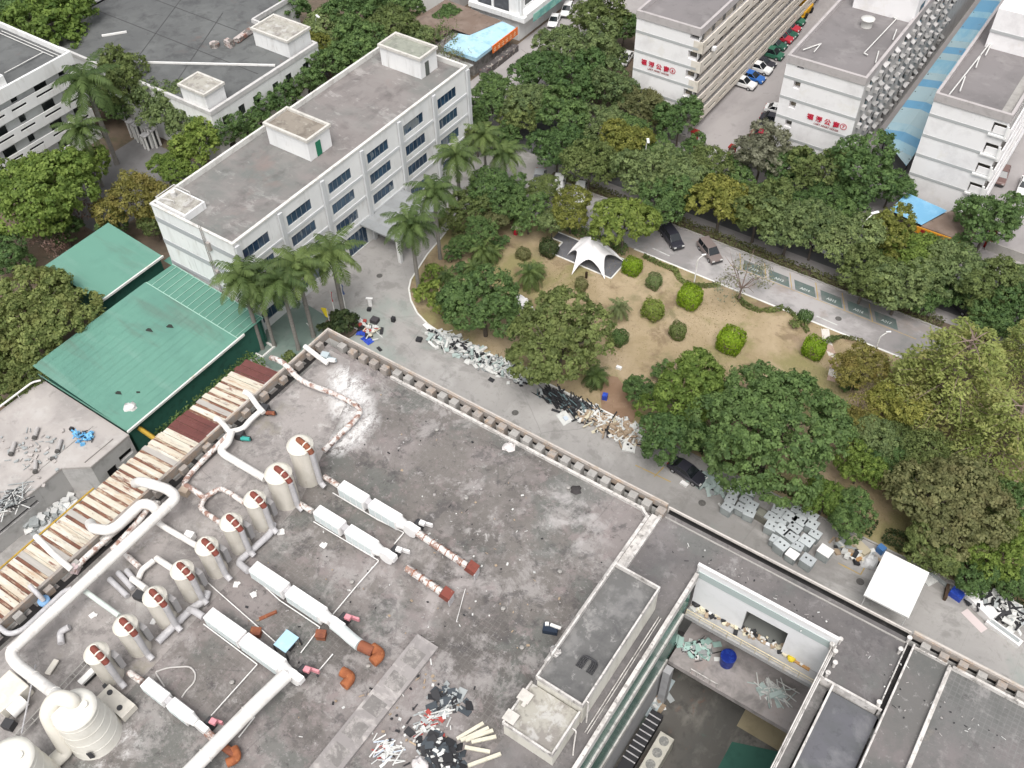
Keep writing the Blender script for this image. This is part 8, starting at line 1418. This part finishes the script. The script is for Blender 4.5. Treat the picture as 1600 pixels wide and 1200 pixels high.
# hedges: long leafy strips
def hedge(lab, pts, w_, h_, col, dens=60, zb=.05):
    P_, N_, = [], []; sg = np.random.default_rng(len(lab)); tn = []
    for a, b in zip(pts, pts[1:]):
        a = np.array(a[:3]); b = np.array(b[:3]); l_ = np.linalg.norm(b-a); n = max(10, int(l_*dens*(w_+h_))); t = sg.uniform(0, 1, n)[:, None]; base = a*(1-t)+b*t; d = (b-a)/max(l_, .01); s_ = np.array([-d[1], d[0], 0]); f = sg.integers(0, 3, n); off = np.zeros((n, 3)); nr = np.zeros((n, 3)); u = sg.uniform(-1, 1, n); z = sg.uniform(.1, 1, n)
        wob = 1+.15*np.sin(base[:, 0]*1.7)+.12*sg.normal(0, 1, n)
        for k_, sgn in ((0, 1), (1, -1)): mk_ = f == k_; off[mk_] = (s_*sgn*w_/2)[None]*wob[mk_][:, None]; off[mk_, 2] = z[mk_]*h_; nr[mk_] = s_*sgn+np.array([0, 0, .4])
        mk_ = f == 2; off[mk_] = s_[None]*(u[mk_]*w_/2)[:, None]; off[mk_, 2] = h_*wob[mk_]; nr[mk_] = [0, 0, 1]; P_.append(base+off); N_.append(nr); tn.append(np.clip(.5+.3*np.sin(base[:, 0]*.9+base[:, 1])+sg.normal(0, .2, n), 0, 1))
    Q_ = np.concatenate(P_); o0 = np.array([pts[0][0], pts[0][1], zb]); me = leafmesh('hedge', Q_-np.array([o0[0], o0[1], 0]), np.concatenate(N_), np.full(len(Q_), .16), np.concatenate(tn), .65, LM[col], .7); o = bpy.data.objects.new('hedge', me); COL.objects.link(o); o.location = o0; tag(o, lab, 'hedge')
V3 = lambda x, y: (x, y, 0)
hedge('dark hedge along the lower edge of the big green roof', [V3(-74.6, 33.5), V3(-74.6, 49.5)], 2.4, 3.0, 'dark', 45)
hedge('brown leaved hedge strip along the far kerb of the park lane', [V3(-64, 103.6), V3(-6, 103.6)], 1.1, .9, 'brown', 32)
hedge('curving low olive hedge at the lane side of the dry grass', [P(1005, 402), P(1030, 415), P(1055, 425), P(1062, 440), P(1085, 450), P(1125, 448)], .5, .55, 'olive', 70); hedge('curving low hedge below the sparse greyish tree', [P(1150, 465), P(1165, 480), P(1185, 488), P(1210, 487), P(1222, 482)], .5, .55, 'olive', 70); hedge('short low hedge between the dark bush and the stepping path', [P(1228, 485), P(1250, 502), P(1262, 522)], .5, .5, 'olive', 60); hedge('low brownish hedge curving right of the stepping path', [P(1298, 532), P(1315, 528), P(1340, 533), P(1352, 540)], .4, .4, 'brown', 60)
hedge('low green hedge along the kerb at the park corner', [P(655, 440), P(662, 455), P(685, 440), P(695, 448)], .9, .5, 'bright', 60); hedge('dark hedge between the tent pad and the park lane', [V3(-57, 93.6), V3(-47, 93.6)], 1.0, 1.3, 'dark', 40)
hedge('dark undergrowth strip along the park kerb behind the metal boxes', [V3(-24, 68.6), V3(-2, 68.6)], 1.4, 1.0, 'hedge', 40); hedge('dark undergrowth along the park kerb at the right', [V3(-1, 68.6), V3(18, 68.9)], 1.6, 1.1, 'hedge', 40); hedge('dark hedge behind the office block', [V3(-96.5, 56), V3(-96.5, 101)], 2.2, 2.2, 'dark', 26); hedge('weedy green strip at the foot of the rusty lean-to', [V3(-68.5, 12), V3(-68.5, 30)], .8, .6, 'olive', 26)
b = MB(); 
for q in ((410, 546),):
    c = P(*q); b.box(c.x-1.2, c.x+1.2, c.y-1.2, c.y-1.0, 0, .3); b.box(c.x-1.2, c.x+1.2, c.y+1.0, c.y+1.2, 0, .3); b.box(c.x-1.2, c.x-1.0, c.y-1.0, c.y+1.0, 0, .3); b.box(c.x+1.0, c.x+1.2, c.y-1.0, c.y+1.0, 0, .3)
ob = b.build('planter_edge', MATS['kerb_white'], origin=P(410, 546)); tag(ob, 'white square planter edge round the palm by the office end', 'planter')
# low bed plants cover (uncountable grass tufts in the dry park)
sg = np.random.default_rng(5); n = 20000; pts = np.stack([sg.uniform(-62, 10, n), sg.uniform(68, 95, n), np.full(n, .14)], 1)
g1_ = np.sin(pts[:, 0]*.31+2)*np.sin(pts[:, 1]*.27)+sg.normal(0, .5, n); pts = pts[g1_ > .35]
me = leafmesh('grass_tufts', pts, np.tile([0, 0, .6], (len(pts), 1)), sg.uniform(.06, .16, len(pts)), np.clip(sg.normal(.5, .3, len(pts)), 0, 1), .3, leafmat('leaf_drygrass', (.24, .19, .09), (.36, .29, .15), (.20, .19, .08), .05, .5), .8)
o = bpy.data.objects.new('grass_tufts', me); COL.objects.link(o); tag(o, None, None, None, 'stuff')
